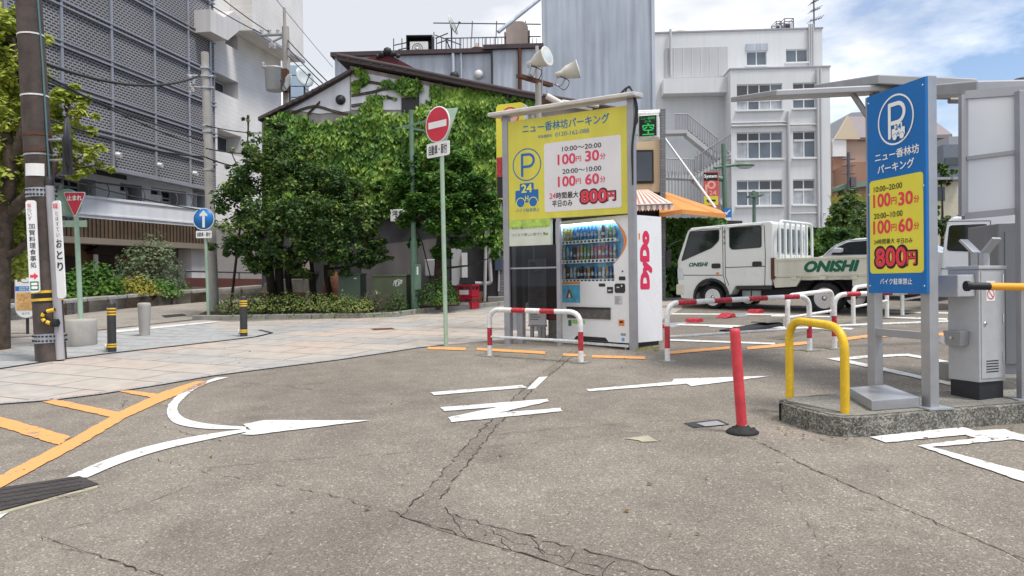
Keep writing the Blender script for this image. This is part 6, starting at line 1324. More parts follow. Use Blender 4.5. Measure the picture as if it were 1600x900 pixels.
def parking_logo(pl, par, c, rpx, ink, knock, y):
    s_ = pl.depth(*c) / F; cx, cz = pl.uv(*c); r = rpx * s_; mb = MB(); ring(mb, cx, cz, r * .93, r, y)
    stroke(mb, [(cx - .33 * r, cz - .66 * r), (cx - .33 * r, cz + .62 * r), (cx + .12 * r, cz + .62 * r)] + [(cx + .12 * r + .37 * r * math.cos(a), cz + .25 * r + .37 * r * math.sin(a)) for a in [PI / 2 - PI * i / 10 for i in range(11)]] + [(cx - .30 * r, cz - .12 * r)], .16 * r, y - .0005)
    mb.build('parking_symbol', ink, par); return cx, cz, r
def car_logo(par, cx, cz, w, ink, knock, y, t1, t2):
    mb = MB(); mb.prism(rrect(cx - .30 * w, cx + .30 * w, cz, cz + .40 * w, .04 * w), y - .001, y, 0); mb.prism(rrect(cx - .5 * w, cx + .5 * w, cz - .33 * w, cz + .14 * w, .05 * w), y - .0012, y, 0)
    for dx in (-.27, .27):
        mb.add([(q[0], y - .0016, q[1]) for q in circ(cx + dx * w, cz - .33 * w, .20 * w, 20)], [tuple(range(20))], 1); mb.add([(q[0], y - .0022, q[1]) for q in circ(cx + dx * w, cz - .33 * w, .17 * w, 20)], [tuple(range(20))], 0)
    mb.build('car_symbol', [ink, knock], par); text(par, '24', cx, cz + .20 * w, .44 * w, .30 * w, t1, y - .003, bold=.03); text(par, 'H', cx, cz - .17 * w, .13 * w, .18 * w, t2, y - .003, bold=.03)
parking_logo(PBo, bd, (824.9, 257.8), 25.5, 'p_blue', 'board_yellow', -.0365)
c = PBo.uv(825, 303); car_logo(bd, c[0], c[1], 36.5 * PBo.depth(825, 303) / F * 1.13, 'p_blue', 'ink_yellow', -.0365, 'ink_yellow', 'ink_yellow')
BT('バイク駐車禁止', (807.7, 329.6), (844.8, 327.6), 5.6, 'ink_blue')
xe = PBo.uv(862, 350)[0]; ze = PBo.uv(797, 385)[1]; mb = MB(); mb.box(.05, xe, -.034, .03, ze, zy - .002, 1)
mb.box(.052, xe - .002, -.0352, -.0345, zy - .13, zy - .004, 0); mb.build('eco_panel', ['eco_green', 'eco_white'], bd)
ptext(PBo, bd, '地球に優しいエコドライブ', (801, 357), (856, 354), 5, 'ink_grey', .038); ptext(PBo, bd, 'つくろう!美しい街づくり', (801, 368), (853, 365), 5, 'ink_grey', .038)
mb = MB(); c = PBo.uv(854, 364); 
for a_ in (.5, 2.2): mb.add([(c[0] + .05 * math.cos(a_) * t + w * .02 * math.sin(a_), -.0362, c[1] - .03 + .05 * math.sin(a_) * t - w * .02 * math.cos(a_)) for t, w in ((0, 0), (.5, 1), (1.1, 0), (.5, -1))], [(0, 1, 2, 3)])
mb.build('leaf_mark', mat('leaf_print', '5f9a3a', .5), bd)
mb = MB(); mb.hexa([(-.22, -.20, BH + .04), (BW + .12, -.20, BH + .04), (BW + .12, .16, BH + .07), (-.22, .16, BH + .07)], [(-.22, -.20, BH + .10), (BW + .12, -.20, BH + .10), (BW + .12, .16, BH + .15), (-.22, .16, BH + .15)]); mb.build('rain_cover', mat('cover_white', 'c9c4c0', .6, var=.15, vs=4, streak=.2), bd, .015)
mb = MB()
for k in range(5): mb.tube(catm3([Vector((BW - .12 + U(-.05, .05), U(-.1, .0), BH + .13)), Vector((BW + .0, -.05, BH + .22 + U(-.03, .03))), Vector((BW + .08, U(-.05, .05), BH - .1)), Vector((BW + .02 + U(-.03, .03), -.06, BH - .6)), Vector((BW + .03, -.055, BH - 1.0 - U(0, .2)))], 5), .01, 5)
mb.build('loose_cable', 'cable', bd)
# smoked glass screen below the board and what stands behind it
zg0 = PBo.uv(830, 484)[1]; xg1 = PBo.uv(871, 420)[0]; mb = MB(); mb.box(.05, xg1, -.012, -.004, zg0, ze - .003); mb.build('glass_panel', 'shop_glass', bd); mb = MB(); mb.box(.05, xg1, -.02, .01, zg0 - .03, zg0); zz = PBo.uv(820, 419)[1]; mb.box(.05, xg1, -.016, .0, zz - .012, zz + .012); mb.box(xg1, xg1 + .06, -.03, .03, -.25, zy); mb.box(.12, .22, .05, .15, -.2, ze); mb.build('glass_frame', 'steel_grey', bd)
bs = thing('darkening_panel', 'dark panel added behind the smoked glass to darken the view below the tariff board', 'board', PBo.loc(), PBo.a); mb = MB(); mb.box(.06, xg1 + .55, .75, .80, .52, 1.95); mb.build('panel', 'booth_dark', bs); mb = MB(); mb.box(.10, .16, .76, .79, -.2, .52); mb.box(xg1 + .4, xg1 + .46, .76, .79, -.2, .52); mb.build('leg', 'steel_grey', bs)  # added backing: keeps the view through the glass dark instead of bright paving
nb = thing('notice_board', 'tall white notice board of small print behind the smoked glass', 'notice board', PBo.loc(), PBo.a); Q = lambda x, y: PBo.uv(x, y, -.45)
n0 = Q(827, 507); n1 = Q(852, 404); mb = MB(); mb.box(n0[0], n1[0], .43, .47, n0[1], n1[1]); mb.build('panel', 'notice', nb); mb = MB(); mb.box(n0[0] - .01, n1[0] + .01, .425, .475, n0[1] - .03, n0[1] - .002); mb.box(n0[0] + .02, n0[0] + .07, .44, .48, -.2, n0[1] - .03); mb.box(n1[0] - .07, n1[0] - .02, .44, .48, -.2, n0[1] - .03); mb.build('leg', 'steel_grey', nb)
mb = MB(); w = n1[0] - n0[0]
for i in range(26):
    z = n1[1] - .07 - i * (n1[1] - n0[1] - .12) / 26; L_ = U(.45, .9) * w if i > 3 else U(.2, .45) * w; th = .006 if i > 4 else .014; mb.box(n0[0] + .03, n0[0] + .03 + L_ * .92, .4285, .4297, z - th, z + th)
mb.build('print_lines', 'ink_grey', nb)
rb = thing('payment_machine', 'dark red payment cabinet beside the notice board, behind the smoked glass', 'ticket machine', PBo.loc(), PBo.a); r0 = PBo.uv(853, 500, -.5); r1 = PBo.uv(872, 390, -.5); mb = MB(); mb.box(r0[0], r1[0] + .1, .50, .74, r0[1], r1[1]); mb.build('body', 'booth_red', rb, .015); mb = MB(); mb.box(r0[0] + .05, r1[0], .49, .499, (r0[1] + r1[1]) / 2, (r0[1] + r1[1]) / 2 + .3); mb.build('screen', 'booth_dark', rb); mb = MB(); mb.box(r0[0] + .03, r1[0] + .07, .52, .72, -.2, r0[1]); mb.build('base', 'concrete_dark', rb)
# LED vacancy sign
p = D(1013, 197, 11.25); ld = thing('led_sign', 'small black vacancy display with green lit characters beside the tariff board', 'led sign', tuple(p), R(-16)); s_ = 11.25 / F; mb = MB(); mb.box(-.15, .15, 0, .22, -.18, .17); mb.build('housing', 'white_paint', ld, .012); mb = MB(); mb.box(-.135, .12, -.008, -.001, -.145, .155); mb.build('screen', 'black', ld)
text(ld, '空', 0, -.045, .17, .17, 'led_green', -.0095, bold=.01); text(ld, 'ニュー香林坊', -.005, .115, .21, .042, 'led_green', -.0095); text(ld, '只今', -.005, .066, .10, .035, 'led_green', -.0095); mb = MB(); mb.tube([(-.35, .1, .22), (.15, .1, .20)], .03, 8); mb.tube([(-.35, .16, .26), (.16, .16, .24)], .03, 8); mb.tube([(-.3, .1, -.1), (0, .12, -.1)], .02, 6); mb.build('bracket', 'white_paint', ld)
# yellow P sign behind the board
p = G(806, 516); ys = thing('parking_sign', 'yellow pillar sign with a red ringed P, partly hidden behind the tariff board', 'sign', tuple(p), R(-22)); Y = p.y; s_ = Y / F; H = D(800, 163, Y).z - p.z; mb = MB(); w = .25; mb.prism(rrect(-w - .05, w, H - 1.7, H, .08), -.09, .09, 0, None, 1); mb.build('case', ['p_yellow', 'sign_white'], ys); mb = MB(); ring(mb, -.03, H - .24, .15, .175, -.094, 28, 0); ring(mb, -.03, H - .24, 0.001, .15, -.0935, 28, 1); mb.build('ring', ['sign_red', mat('pale_pink', 'd9a9a4', .5)], ys); text(ys, 'P', -.03, H - .24, .13, .19, 'sign_red', -.096, bold=.06)
mb = MB(); mb.box(-w - .045, w - .01, -.093, -.091, H - 1.30, H - .95, 0); mb.build('panel', ['red_paint', 'black'], ys); mb = MB(); mb.box(-w - .045, w - .01, -.093, -.091, H - 1.68, H - 1.302, 1); mb.build('panel', ['red_paint', 'black'], ys); mb = MB(); mb.tube([(0, 0, -.1), (0, 0, H - 1.69)], .06, 10); mb.build('post', 'steel_grey', ys)
text(ys, '24', w + .0025, H - .12, .07, .05, 'ink_black', 0, M=Matrix.Translation((w + .003, 0.02, H - .16)) @ Matrix(((0, 0, 1, 0), (1, 0, 0, 0), (0, 1, 0, 0), (0, 0, 0, 1))))
# floodlight pole
p = D(840, 180, 13.4); z0 = gz(p.x, 13.4); fl = thing('floodlight_pole', 'concrete pole with a rusty crossbar behind the tariff board', 'light pole', (p.x, 13.4, z0)); L = lambda x, y, Y=13.4: D(x, y, Y) - Vector((p.x, 13.4, z0)); mb = MB(); mb.tube([(0, 0, 0), L(841, 130)], .055, 12); mb.tube([L(839, 132), L(839, 72)], .03, 8, 1); mb.tube([L(847, 150), L(847, 78)], .014, 6, 2); mb.tube([L(833, 180), (-.08, 0, 0)], .035, 6, 2); mb.build('shaft', ['pole_concrete', 'pvc', 'steel_grey'], fl)
mb = MB(); a, b = L(810, 121, 13.0), L(861, 136, 13.7); d = (b - a).normalized(); n_ = Vector((-d.y, d.x, 0)) * .05; up_ = Vector((0, 0, .06)); mb.hexa([a - n_, b - n_, b + n_, a + n_], [a - n_ + up_, b - n_ + up_, b + n_ + up_, a + n_ + up_]); mb.build('crossbar', 'rust', fl)
def flood(base, head, aim, lab, r):
    t = thing('floodlight', lab, 'floodlight', tuple(base)); M = Matrix.Translation(head - base) @ Vector(aim).to_track_quat('Z', 'Y').to_matrix().to_4x4(); mb = MB(); mb.lathe([(0, -.22), (.055, -.21), (.06, -.10), (.085, -.06), (.12, .0), (r, .20), (r + .012, .20), (r + .012, .215), (r - .01, .215)], 26, M); mb.build('reflector', 'brass_lamp', t); mb = MB(); mb.lathe([(r - .012, .205), (r * .6, .222), (0, .23)], 26, M); mb.build('lens', 'lens_pale', t)
    h = head - base; mb = MB(); sx = M.to_3x3() @ Vector((0, 1, 0)); mb.tube(fillet([(0, 0, 0), h * .35 + sx * .11 - Vector((0, 0, .02)), M @ Vector((0, .10, -.05))], .08, 4), .018, 6); mb.tube(fillet([(0, 0, 0), h * .35 - sx * .11 - Vector((0, 0, .02)), M @ Vector((0, -.10, -.05))], .08, 4), .018, 6); mb.tube(catm3([M @ Vector((0, 0, -.2)), h * .6 + Vector((.12, -.1, -.1)), h * .3 + Vector((.1, -.1, -.2)), Vector((0, 0, .02))], 4), .008, 4, 1); mb.build('bracket', ['galv', 'black'], t)
flood(D(826, 116, 13.1), D(840, 95, 13.1), (.75, -.55, .18), 'floodlight facing us on the left end of the rusty crossbar', .165)
flood(D(866, 131, 13.7), D(886, 113, 13.7), (.95, -.15, .22), 'floodlight seen from the side on the right end of the rusty crossbar', .16)
fx = thing('fluorescent_tube_light', 'white tubular lamps and stained bracket just above the tariff board', 'lamp', tuple(D(870, 160, 12.6))); mb = MB(); mb.tube([D(854, 150, 12.6), D(880, 164, 12.6)], .055, 8); mb.tube([D(878, 158, 12.7), D(935, 166, 12.9)], .028, 8); mb.tube([D(878, 163, 12.7), D(925, 171, 12.9)], .024, 8); mb.build('tube', 'cover_white', fx, world=True); mb = MB(); mb.hexa([D(846, 166, 12.6), D(862, 168, 12.6), D(862, 168, 12.8), D(846, 166, 12.8)], [D(848, 155, 12.6), D(858, 153, 12.6), D(858, 153, 12.8), D(848, 155, 12.8)]); mb.build('bracket', 'rust', fx, world=True)

mat('tube_lamp', (.9, .95, 1), .5, var=0, emit=9)
# ------------------------------------------------------------------ drinks vending machine
a, b = G(870, 533.5), G(985.5, 546.5); PV = Plane(a.x, a.y, math.atan2(b.y - a.y, b.x - a.x), (a.z + b.z) / 2); VW = (b - a).xy.length; VH = (PV.uv(870, 345)[1] + PV.uv(984, 336.5)[1]) / 2; VD = .72
vm = thing('vending_machine', 'white drinks vending machine with lit-looking blue display window and pink lettering on its side', 'vending machine', PV.loc(), PV.a)
V = lambda x, y: PV.uv(860 + x / 4.089, 330 + y / 4.089)
wx0, wx1 = V(50, 270)[0], V(402, 270)[0]; wxr = V(470, 210)[0]; wz1 = (V(48, 85)[1] + V(400, 65)[1]) / 2; wz0 = (V(55, 450)[1] + V(430, 445)[1]) / 2; fz = .07
# front with a real recess behind the window
arc = [(wx1 + (wxr - wx1) * math.sin(PI * t) ** .8 * (1 if t < .55 else 1), wz1 + (wz0 - wz1) * .72 * t) for t in [i / 10 for i in range(11)]]
hole = [(wx0, wz0), (wx0, wz1)] + arc + [(wx1 + .02, wz0)]
mb = MB(); y1 = .012
mb.box(0, wx0, 0, .1, fz, VH); mb.box(wx0, VW, 0, .1, wz1, VH); mb.box(wx0, VW, 0, .1, fz, wz0)
rt = [(wx1 + .02, wz0)] + arc[::-1] + [(VW, wz1), (VW, wz0)]
mb.add([(x, 0, z) for x, z in rt], [tuple(range(len(rt)))]); k_ = len(rt) - 2
for p, q in zip(rt[:-2], rt[1:-2]): mb.quad((p[0], 0, p[1]), (q[0], 0, q[1]), (q[0], .1, q[1]), (p[0], .1, p[1]))
mb.quad((VW, 0, wz0), (VW, 0, wz1), (VW, .1, wz1), (VW, .1, wz0)); mb.box(0, .02, .1, VD, fz, VH); mb.box(VW - .02, VW, .1, VD, fz, VH); mb.box(.02, VW - .02, VD - .02, VD, fz, VH); mb.box(.02, VW - .02, .1, VD - .02, VH - .02, VH); mb.box(.02, VW - .02, .1, VD - .02, fz, fz + .02); mb.box(VW - .03, VW, .1, .102, fz, VH)
mb.build('cabinet', 'white_enamel', vm)
mb = MB(); mb.box(wx0, VW - .021, .105, .13, wz0, wz1); mb.build('display_back', 'display_blue', vm); mb = MB(); mb.box(wx0 + .02, wx1 + .04, .035, .10, wz1 - .022, wz1 - .002); mb.build('display_lamp', 'tube_lamp', vm); mb = MB(); mb.prism(hole, .022, .026); mb.build('window_glass', 'vend_glass', vm)
mb = MB(); pts = arc[:]; n_ = len(pts)
for (p, q), i in zip(zip(pts, pts[1:]), range(n_)):
    w0, w1 = .012 + .05 * math.sin(PI * min(1, (i + .3) / 9)), .012 + .05 * math.sin(PI * min(1, (i + 1.3) / 9)); mb.add([(p[0], -.003, p[1]), (p[0] + w0 * .9, -.003, p[1] + .0), (q[0] + w1 * .9, -.003, q[1]), (q[0], -.003, q[1])], [(0, 1, 2, 3)])
mb.build('orange_stripe', 'orange_band', vm)
cans_ = [mat('can_%s' % n, c, .3, .2, var=.5, vs=22) for n, c in (('yellow', '9f8a32'), ('blue', '3d6ea6'), ('paleblue', '7f9fb8'), ('white', 'a9aba8'), ('green', '6f8f4a'), ('brown', '5a4030'), ('black', '26262a'), ('red', '9a3440'), ('pink', 'a8707c'), ('orange', 'a8763c'))]
rows = ((176, 88, 'yyybbbbbbbwkwgp'), (303, 208, 'gpbnryggrrRRrrw'), (428, 346, 'wnwwnknokbnwoby')); key = dict(y=0, b=1, p=2, w=3, g=4, n=5, k=6, r=8, R=7, o=9)
for zb_, zt_, seq in rows:
    zz = V(230, zb_)[1]; hh = V(230, zt_)[1] - zz; n_ = len(seq)
    for i, ch in enumerate(seq):
        x = wx0 + .035 + (wx1 - wx0 - .03) * (i + .5) / n_; mb = MB(); h = hh * U(.82, .98); r = .026; mb.lathe([(r * .9, 0), (r, .006), (r, h * .72), (r * (.55 if h > .15 and ch not in 'nko' else .92), h * .90), (r * .5, h)] , 12, Matrix.Translation((x, .070, zz))); mb.lathe([(r + .0006, h * .22), (r + .0006, h * (.42 if i % 2 else .55))], 12, Matrix.Translation((x, .070, zz)), 1); mb.build('drink_can', [cans_[key[ch]], cans_[3] if i % 3 else cans_[2]], vm)
    mb = MB(); mb.box(wx0 + .01, wx1 + .03, .028, .10, zz - .065, zz - .012, 0)
    for i in range(n_ - 1):
        x = wx0 + .05 + (wx1 - wx0 - .05) * (i + .5) / (n_ - 1); mb.add([(q[0], .0265, q[1]) for q in rrect(x - .022, x + .022, zz - .055, zz - .022, .012, 3)], [tuple(range(16))], 1)
    mb.build('button_row', ['white_paint', 'vend_black'], vm)
def vrect(x0, y0, x1, y1):
    a, b = V(x0, y0), V(x1, y1); return min(a[0], b[0]), max(a[0], b[0]), min(a[1], b[1]), max(a[1], b[1])
def vbox(name, x0, y0, x1, y1, m, d=.004, r=0, parent=None):
    c = vrect(x0, y0, x1, y1); mb = MB()
    if r: mb.prism(rrect(*c, r), -d, -.0005)
    else: mb.box(c[0], c[1], -d, -.0005, c[2], c[3])
    return mb.build(name, m, parent or vm), c
o_, c = vbox('poster', 57, 472, 190, 585, 'poster_blue'); mb = MB()
for dx, rz_, m in ((-.03, .35, 0), (.03, -.45, 1)):
    M2 = Matrix.Translation(((c[0] + c[1]) / 2 + dx, -.006, (c[2] + c[3]) / 2)) @ Matrix.Rotation(rz_, 4, 'Y'); mb.box(-.02, .02, 0, .0015, -.075, .055, m, M2); mb.box(-.009, .009, 0, .0015, .0551, .085, m, M2)
mb.add([(q[0], -.0052, q[1]) for q in circ((c[0] + c[1]) / 2, c[2] + .13, .05, 12)], [tuple(range(12))], 2); mb.build('bottle_picture', [cans_[7], cans_[4], 'sign_white'], vm)
vbox('promo_strip', 60, 452, 190, 466, 'orange_cloth'); vbox('price_screen', 310, 462, 350, 482, 'vend_black'); o_, c = vbox('bill_slot', 365, 484, 400, 523, 'vend_black', .012); mb = MB(); mb.box(c[0] + .02, c[1] - .02, -.016, -.0125, c[2] + .03, c[3] - .04); mb.build('slot_lip', 'brass_lamp', vm)
o_, c = vbox('coin_panel', 412, 462, 478, 522, 'vend_black', .008, .03); mb = MB(); mb.box(c[0] + .05, c[0] + .10, -.02, -.0085, c[2] + .07, c[2] + .09); mb.tube([(c[1] - .04, -.03, c[2] + .10), (c[1] - .04, -.0085, c[2] + .10)], .014, 10); mb.build('coin_lever', 'chrome', vm)
o_, c = vbox('card_reader', 440, 417, 479, 441, 'dark_grey', .01, .01); vbox('notice_label', 410, 540, 460, 595, 'notice'); mb = MB(); c = vrect(410, 540, 460, 595)
for i in range(7): mb.box(c[0] + .01, c[1] - .015 - U(0, .05), -.0055, -.0045, c[3] - .02 - i * .017, c[3] - .014 - i * .017)
mb.build('print_lines', 'ink_grey', vm)
o_, c = vbox('delivery_flap', 112, 614, 385, 692, 'flap', .02); mb = MB(); mb.box(c[0] - .012, c[1] + .012, -.024, -.0205, c[3] - .02, c[3] + .01); mb.build('flap_edge', 'dark_grey', vm)
vbox('recycle_sticker', 115, 695, 135, 733, 'badge_green'); vbox('green_sticker', 140, 695, 220, 720, mat('sticker_green', '9bbf6a', .5)); o_, c = vbox('coin_return', 437, 692, 473, 733, 'orange_band', .006); mb = MB(); mb.box(c[0] + .02, c[1] - .02, -.009, -.0065, c[2] + .04, c[3] - .02); mb.build('coin_cup', 'vend_black', vm)
vbox('rating_plate', 450, 779, 482, 797, 'steel_grey'); o_, c = vbox('logo_sticker', 455, 808, 475, 832, mat('sticker_blue', '6f9fca', .5), .003, .02)
mb = MB(); mb.tube([V(462, 384) and (V(462, 384)[0], -.012, V(462, 384)[1]), (V(462, 384)[0], 0, V(462, 384)[1])], .012, 10); mb.build('lock', 'dark_grey', vm)
c = vrect(150, 803, 372, 832); mb = MB(); mb.add([(c[0], -.003, fz + .002), (c[1], -.003, fz + .002), (c[1] - .06, -.003, fz + .06), (c[0] + .06, -.003, fz + .06)], [(0, 1, 2, 3)]); mb.build('kick_vent', 'vend_black', vm)
mb = MB(); mb.box(.03, VW - .03, .05, VD - .05, -.1, fz - .001, 1); mb.box(0, VW, -.05, -.012, .015, .05, 0); mb.build('plinth', ['white_paint', 'vend_black'], vm)
for x, y in ((.04, -.03), (VW - .06, -.03), (VW - .05, VD - .06)): mb = MB(); mb.tube([(x, y, -.12), (x, y, .05)], .018, 8); mb.build('foot', 'steel_grey', vm)
text(vm, 'DyDo', 0, 0, .80 * (VH - fz) * .545, .23, 'ink_pink', 0, bold=.085, M=Matrix.Translation((VW + .003, .36, V(600, 315)[1] + .02)) @ Matrix(((0, 0, 1, 0), (0, -1, 0, 0), (1, 0, 0, 0), (0, 0, 0, 1))))
mb = MB(); mb.box(VW + .0005, VW + .003, .20, .23, V(600, 170)[1], V(600, 130)[1]); mb.build('side_mark', 'orange_band', vm)
ms = MB()
for _ in range(260): p = G(U(992, 1030), U(541, 549)); leaf(ms, p + Vector((0, 0, .01)), Vector((U(-.4, .4), U(-.6, .2), 1)).normalized(), U(.015, .035))
tag(ms.build('moss', 'leaf_yellow'), kind='stuff')

# ------------------------------------------------------------------ red and white barriers, white hoops
def barrier(p, q, h, label, name='striped_barrier', stripes=True, r=.034, cat='barrier', group='red and white tube barriers', lr=.019, rail=.42):
    d = q - p; w = d.xy.length; t = thing(name, label, cat, tuple(p), math.atan2(d.y, d.x), group); dz = d.z
    pts = dense(fillet([(0, 0, -.03), (0, 0, h), (w, 0, h + dz), (w, 0, dz - .03)], .17, 8), .02); top0 = h * .86; Lt = None
    def mf(s, L):
        if not stripes: return 0
        leg = h + .03
        e = s if s < L / 2 else L - s
        if .22 * h < e - .03 < .60 * h: return 1
        m_ = s - (L / 2); half = (L / 2 - h - .12); k = 5 if w < 1.7 else 7; u = (m_ + half) / (2 * half) * k
        if 0 < u < k and int(u) % 2 == (1 if k == 5 else 0) and (k == 5 or True): return 1
        return 0
    mb = MB(); mb.tube(pts, r, 14, 0, mf); mb.build('hoop', ['white_paint', 'red_paint'], t); mb = MB(); mb.tube([(0, 0, h * rail), (w, 0, h * rail + dz)], lr, 10); mb.build('lower_rail', 'white_paint', t)
    for x, z in ((0, 0), (w, dz)): mb = MB(); mb.slab([(x - .10, -.09), (x + .10, -.10), (x + .11, .08), (x - .09, .10)], z - .03, z + .012); mb.build('footing', 'concrete', t)
    return t
barrier(G(765.5, 556.5), G(907.8, 566.5), .645, 'short red and white tube barrier in front of the smoked glass and drinks machine')
barrier(G(1043, 565), G(1265, 548), .74, 'red and white tube barrier between the drinks machine and the yellow hoop')
barrier(G(1304, 545), G(1505, 536.5), .74, 'red and white tube barrier passing behind the blue sign and gate machine')
wb = lambda p, q, h, lab: barrier(p, q, h, lab, 'white_hoop', False, .036, 'barrier', 'plain white hoops at the head of the bays', .022, .5)
wb(G(1231, 531), G(1301, 517), .66, 'plain white hoop at the head of the bays, in front of the truck rear wheel'); wb(G(1333.5, 510), G(1386, 497.5), .66, 'plain white hoop just behind the left post of the blue sign'); wb(G(1410, 493.5), G(1462, 483), .62, 'plain white hoop seen between the posts of the blue sign, near the van')
# wheel locks in the bays
def flap(a, b, label, red=(True, True), plate='galv'):
    d = b - a; w = d.xy.length; t = thing('wheel_lock', label, 'wheel lock', tuple(a), math.atan2(d.y, d.x), 'parking bay wheel locks'); mb = MB(); mb.hexa([(.12, -.16, .01), (w - .12, -.16, .01), (w - .12, .16, .01), (.12, .16, .01)], [(.12, -.15, .02), (w - .12, -.15, .02), (w - .12, .12, .06), (.12, .12, .06)]); mb.build('flap_plate', plate, t)
    for x, s in ((0, 1), (w, -1)):
        mb = MB(); hh = .13 if (s == -1) else .09; mb.prism([(x - .14, .0), (x + .14, .0), (x + .13, hh * .9), (x + .06, hh), (x - .08, hh * .9)] if s == -1 else [(x - .22, 0), (x + .14, 0), (x + .13, hh * .8), (x + .02, hh)], -.13, .13); mb.build('end_block', 'red_paint', t, .015)
flap(G(1022, 513), G(1084, 503), 'red-ended wheel lock plate right beside the drinks machine'); flap(G(1135, 496), G(1180, 489), 'red-ended wheel lock plate in the bay nearest the truck')
a, b = G(1140, 519), G(1212, 509); d = b - a; t = thing('wheel_stop', 'black rubber wheel stop with a raised end behind the striped barrier', 'wheel stop', tuple(a), math.atan2(d.y, d.x)); w = d.xy.length; mb = MB(); mb.hexa([(0, -.22, .005), (w, -.16, .005), (w, .16, .005), (0, .22, .005)], [(0, -.2, .03), (w, -.14, .11), (w, .12, .13), (0, .2, .03)]); mb.build('ramp', 'rubber', t); mb = MB(); mb.hexa([(w * .62, -.16, .125), (w, -.16, .125), (w, .16, .135), (w * .62, .16, .12)], [(w * .62, -.15, .14), (w, -.14, .19), (w, .14, .20), (w * .62, .15, .14)]); mb.build('raised_end', 'concrete_dark', t)

# ------------------------------------------------------------------ red delineator post, yellow hoop, island furniture
p = G(1160, 676); rp = thing('delineator_post', 'red flexible lane post leaning on a black rubber base', 'bollard', tuple(p)); top = D(1148, 514, p.y - .02) - p; mb = MB(); mb.tube([(0, 0, .03), top * .1, top * .97, top * 1.0, top * 1.004], [.0405, .040, .040, .038, .02], 20); mb.tube([(0, 0, .04), top * .075], [.0415, .0412], 20, 1); mb.build('post', ['bollard_red', 'white_paint'], rp); mb = MB(); mb.lathe([(.125, 0), (.125, .012), (.10, .03), (.055, .045), (.05, .06), (0, .062)], 26)
for k in range(6): a_ = k * PI / 3; mb.lathe([(.014, .02), (.012, .034), (0, .036)], 8, Matrix.Translation((math.cos(a_) * .09, math.sin(a_) * .09, .005)))
mb.build('base', 'rubber', rp)
a, b = G(1234, 619, .15), G(1320.5, 646, .15); d = b - a; yh = thing('yellow_hoop', 'bright yellow steel hoop guarding the end of the traffic island', 'barrier', tuple(a), math.atan2(d.y, d.x)); w = d.xy.length; h = .665; mb = MB(); mb.tube(dense(fillet([(0, 0, -.02), (0, 0, h), (w, 0, h + d.z), (w, 0, d.z - .02)], .2, 10), .05), .034, 18); mb.build('hoop', 'yellow_paint', yh)
# blue tariff sign
a, b = G(1366.5, 614, .15), G(1452, 637, .15); PG = Plane(a.x, a.y, math.atan2(b.y - a.y, b.x - a.x), a.z); gw = (b - a).xy.length
bs_ = thing('tariff_sign', 'blue upright parking tariff sign with yellow price panel on two silver posts', 'signboard', PG.loc(), PG.a)
zt0, zt1 = PG.uv(1356.5, 149.5, .05)[1], PG.uv(1447.3, 121.5, .05)[1]; ZT = (zt0 + zt1) / 2; ZB = (PG.uv(1356.7, 456.5, .05)[1] + PG.uv(1447.7, 460, .05)[1]) / 2
for s, dz in ((0, 0), (gw, b.z - a.z)): mb = MB(); mb.box(s - .05, s + .05, -.03, .05, dz, ZT + .01); mb.build('post', 'alu', bs_, .005); 
mb = MB(); mb.box(gw - .12, gw + .12, -.10, .12, b.z - a.z, b.z - a.z + .012); mb.build('foot_plate', 'galv', bs_)
xl_ = PG.uv(1356.6, 300, .05)[0]; xr_ = gw + .048; mb = MB(); mb.box(xl_, xr_, -.055, -.031, ZB, ZT); mb.build('blue_panel', 'p_blue', bs_); mb = MB(); mb.box(.05, gw - .05, -.02, .04, PG.uv(1410, 522)[1] - .03, PG.uv(1410, 522)[1] + .03); mb.build('crossbar', 'alu', bs_)
gx0, gx1 = PG.uv(1359.3, 350, .056)[0], PG.uv(1443, 350, .056)[0]; gz1 = (PG.uv(1359.3, 282.3, .056)[1] + PG.uv(1442.7, 269.3, .056)[1]) / 2; gz0 = (PG.uv(1359.3, 426, .056)[1] + PG.uv(1443, 427.7, .056)[1]) / 2; mb = MB(); mb.prism(rrect(gx0, gx1, gz0, gz1, .03), -.057, -.0552); mb.build('price_panel', 'p_yellow', bs_)
class PGo: pass
PGf = Plane(PG.x + PG.n.x * .056, PG.y + PG.n.y * .056, PG.a, PG.zb)
def ST(s, a, b, h, m, bold=0, extra=0): 
    x0, z0 = PGf.uv(*a); x1, z1 = PGf.uv(*b); c = ((a[0] + b[0]) / 2, (a[1] + b[1]) / 2); xc, zc = PGf.uv(*c); text(bs_, s, xc, zc, x1 - x0, h * PGf.depth(*c) / F, m, -.0592 - extra, bold=bold)
ST('ニュー香林坊', (1366.7, 245.7), (1435, 233.3), 14, 'ink_white', .02); ST('パーキング', (1371, 263.5), (1427.7, 256), 14, 'ink_white', .02)
ST('10:00~20:00', (1365.3, 295.3), (1409.3, 290.7), 8.6, 'ink_black', .01); ST('100', (1365, 313.6), (1391, 312.3), 20, 'ink_red', .03); ST('円', (1393, 313.8), (1401, 313.2), 11, 'ink_red', .02); ST('30', (1404.3, 310.4), (1426, 308.3), 20, 'ink_red', .03); ST('分', (1428, 311), (1436.4, 310), 11, 'ink_red', .02)
ST('20:00~10:00', (1365.3, 337), (1410, 334.3), 8.6, 'ink_black', .01); ST('100', (1365, 355.2), (1391, 354.2), 20, 'ink_red', .03); ST('円', (1393, 355.6), (1401, 355.2), 11, 'ink_red', .02); ST('60', (1404.3, 352.2), (1426, 351), 20, 'ink_red', .03); ST('分', (1428, 353), (1436.4, 352.4), 11, 'ink_red', .02)
ST('24時間最大', (1365.7, 377.5), (1398, 376.8), 8, 'ink_black', .01); ST('平日のみ', (1401, 376.6), (1426, 376), 8, 'ink_black', .01)
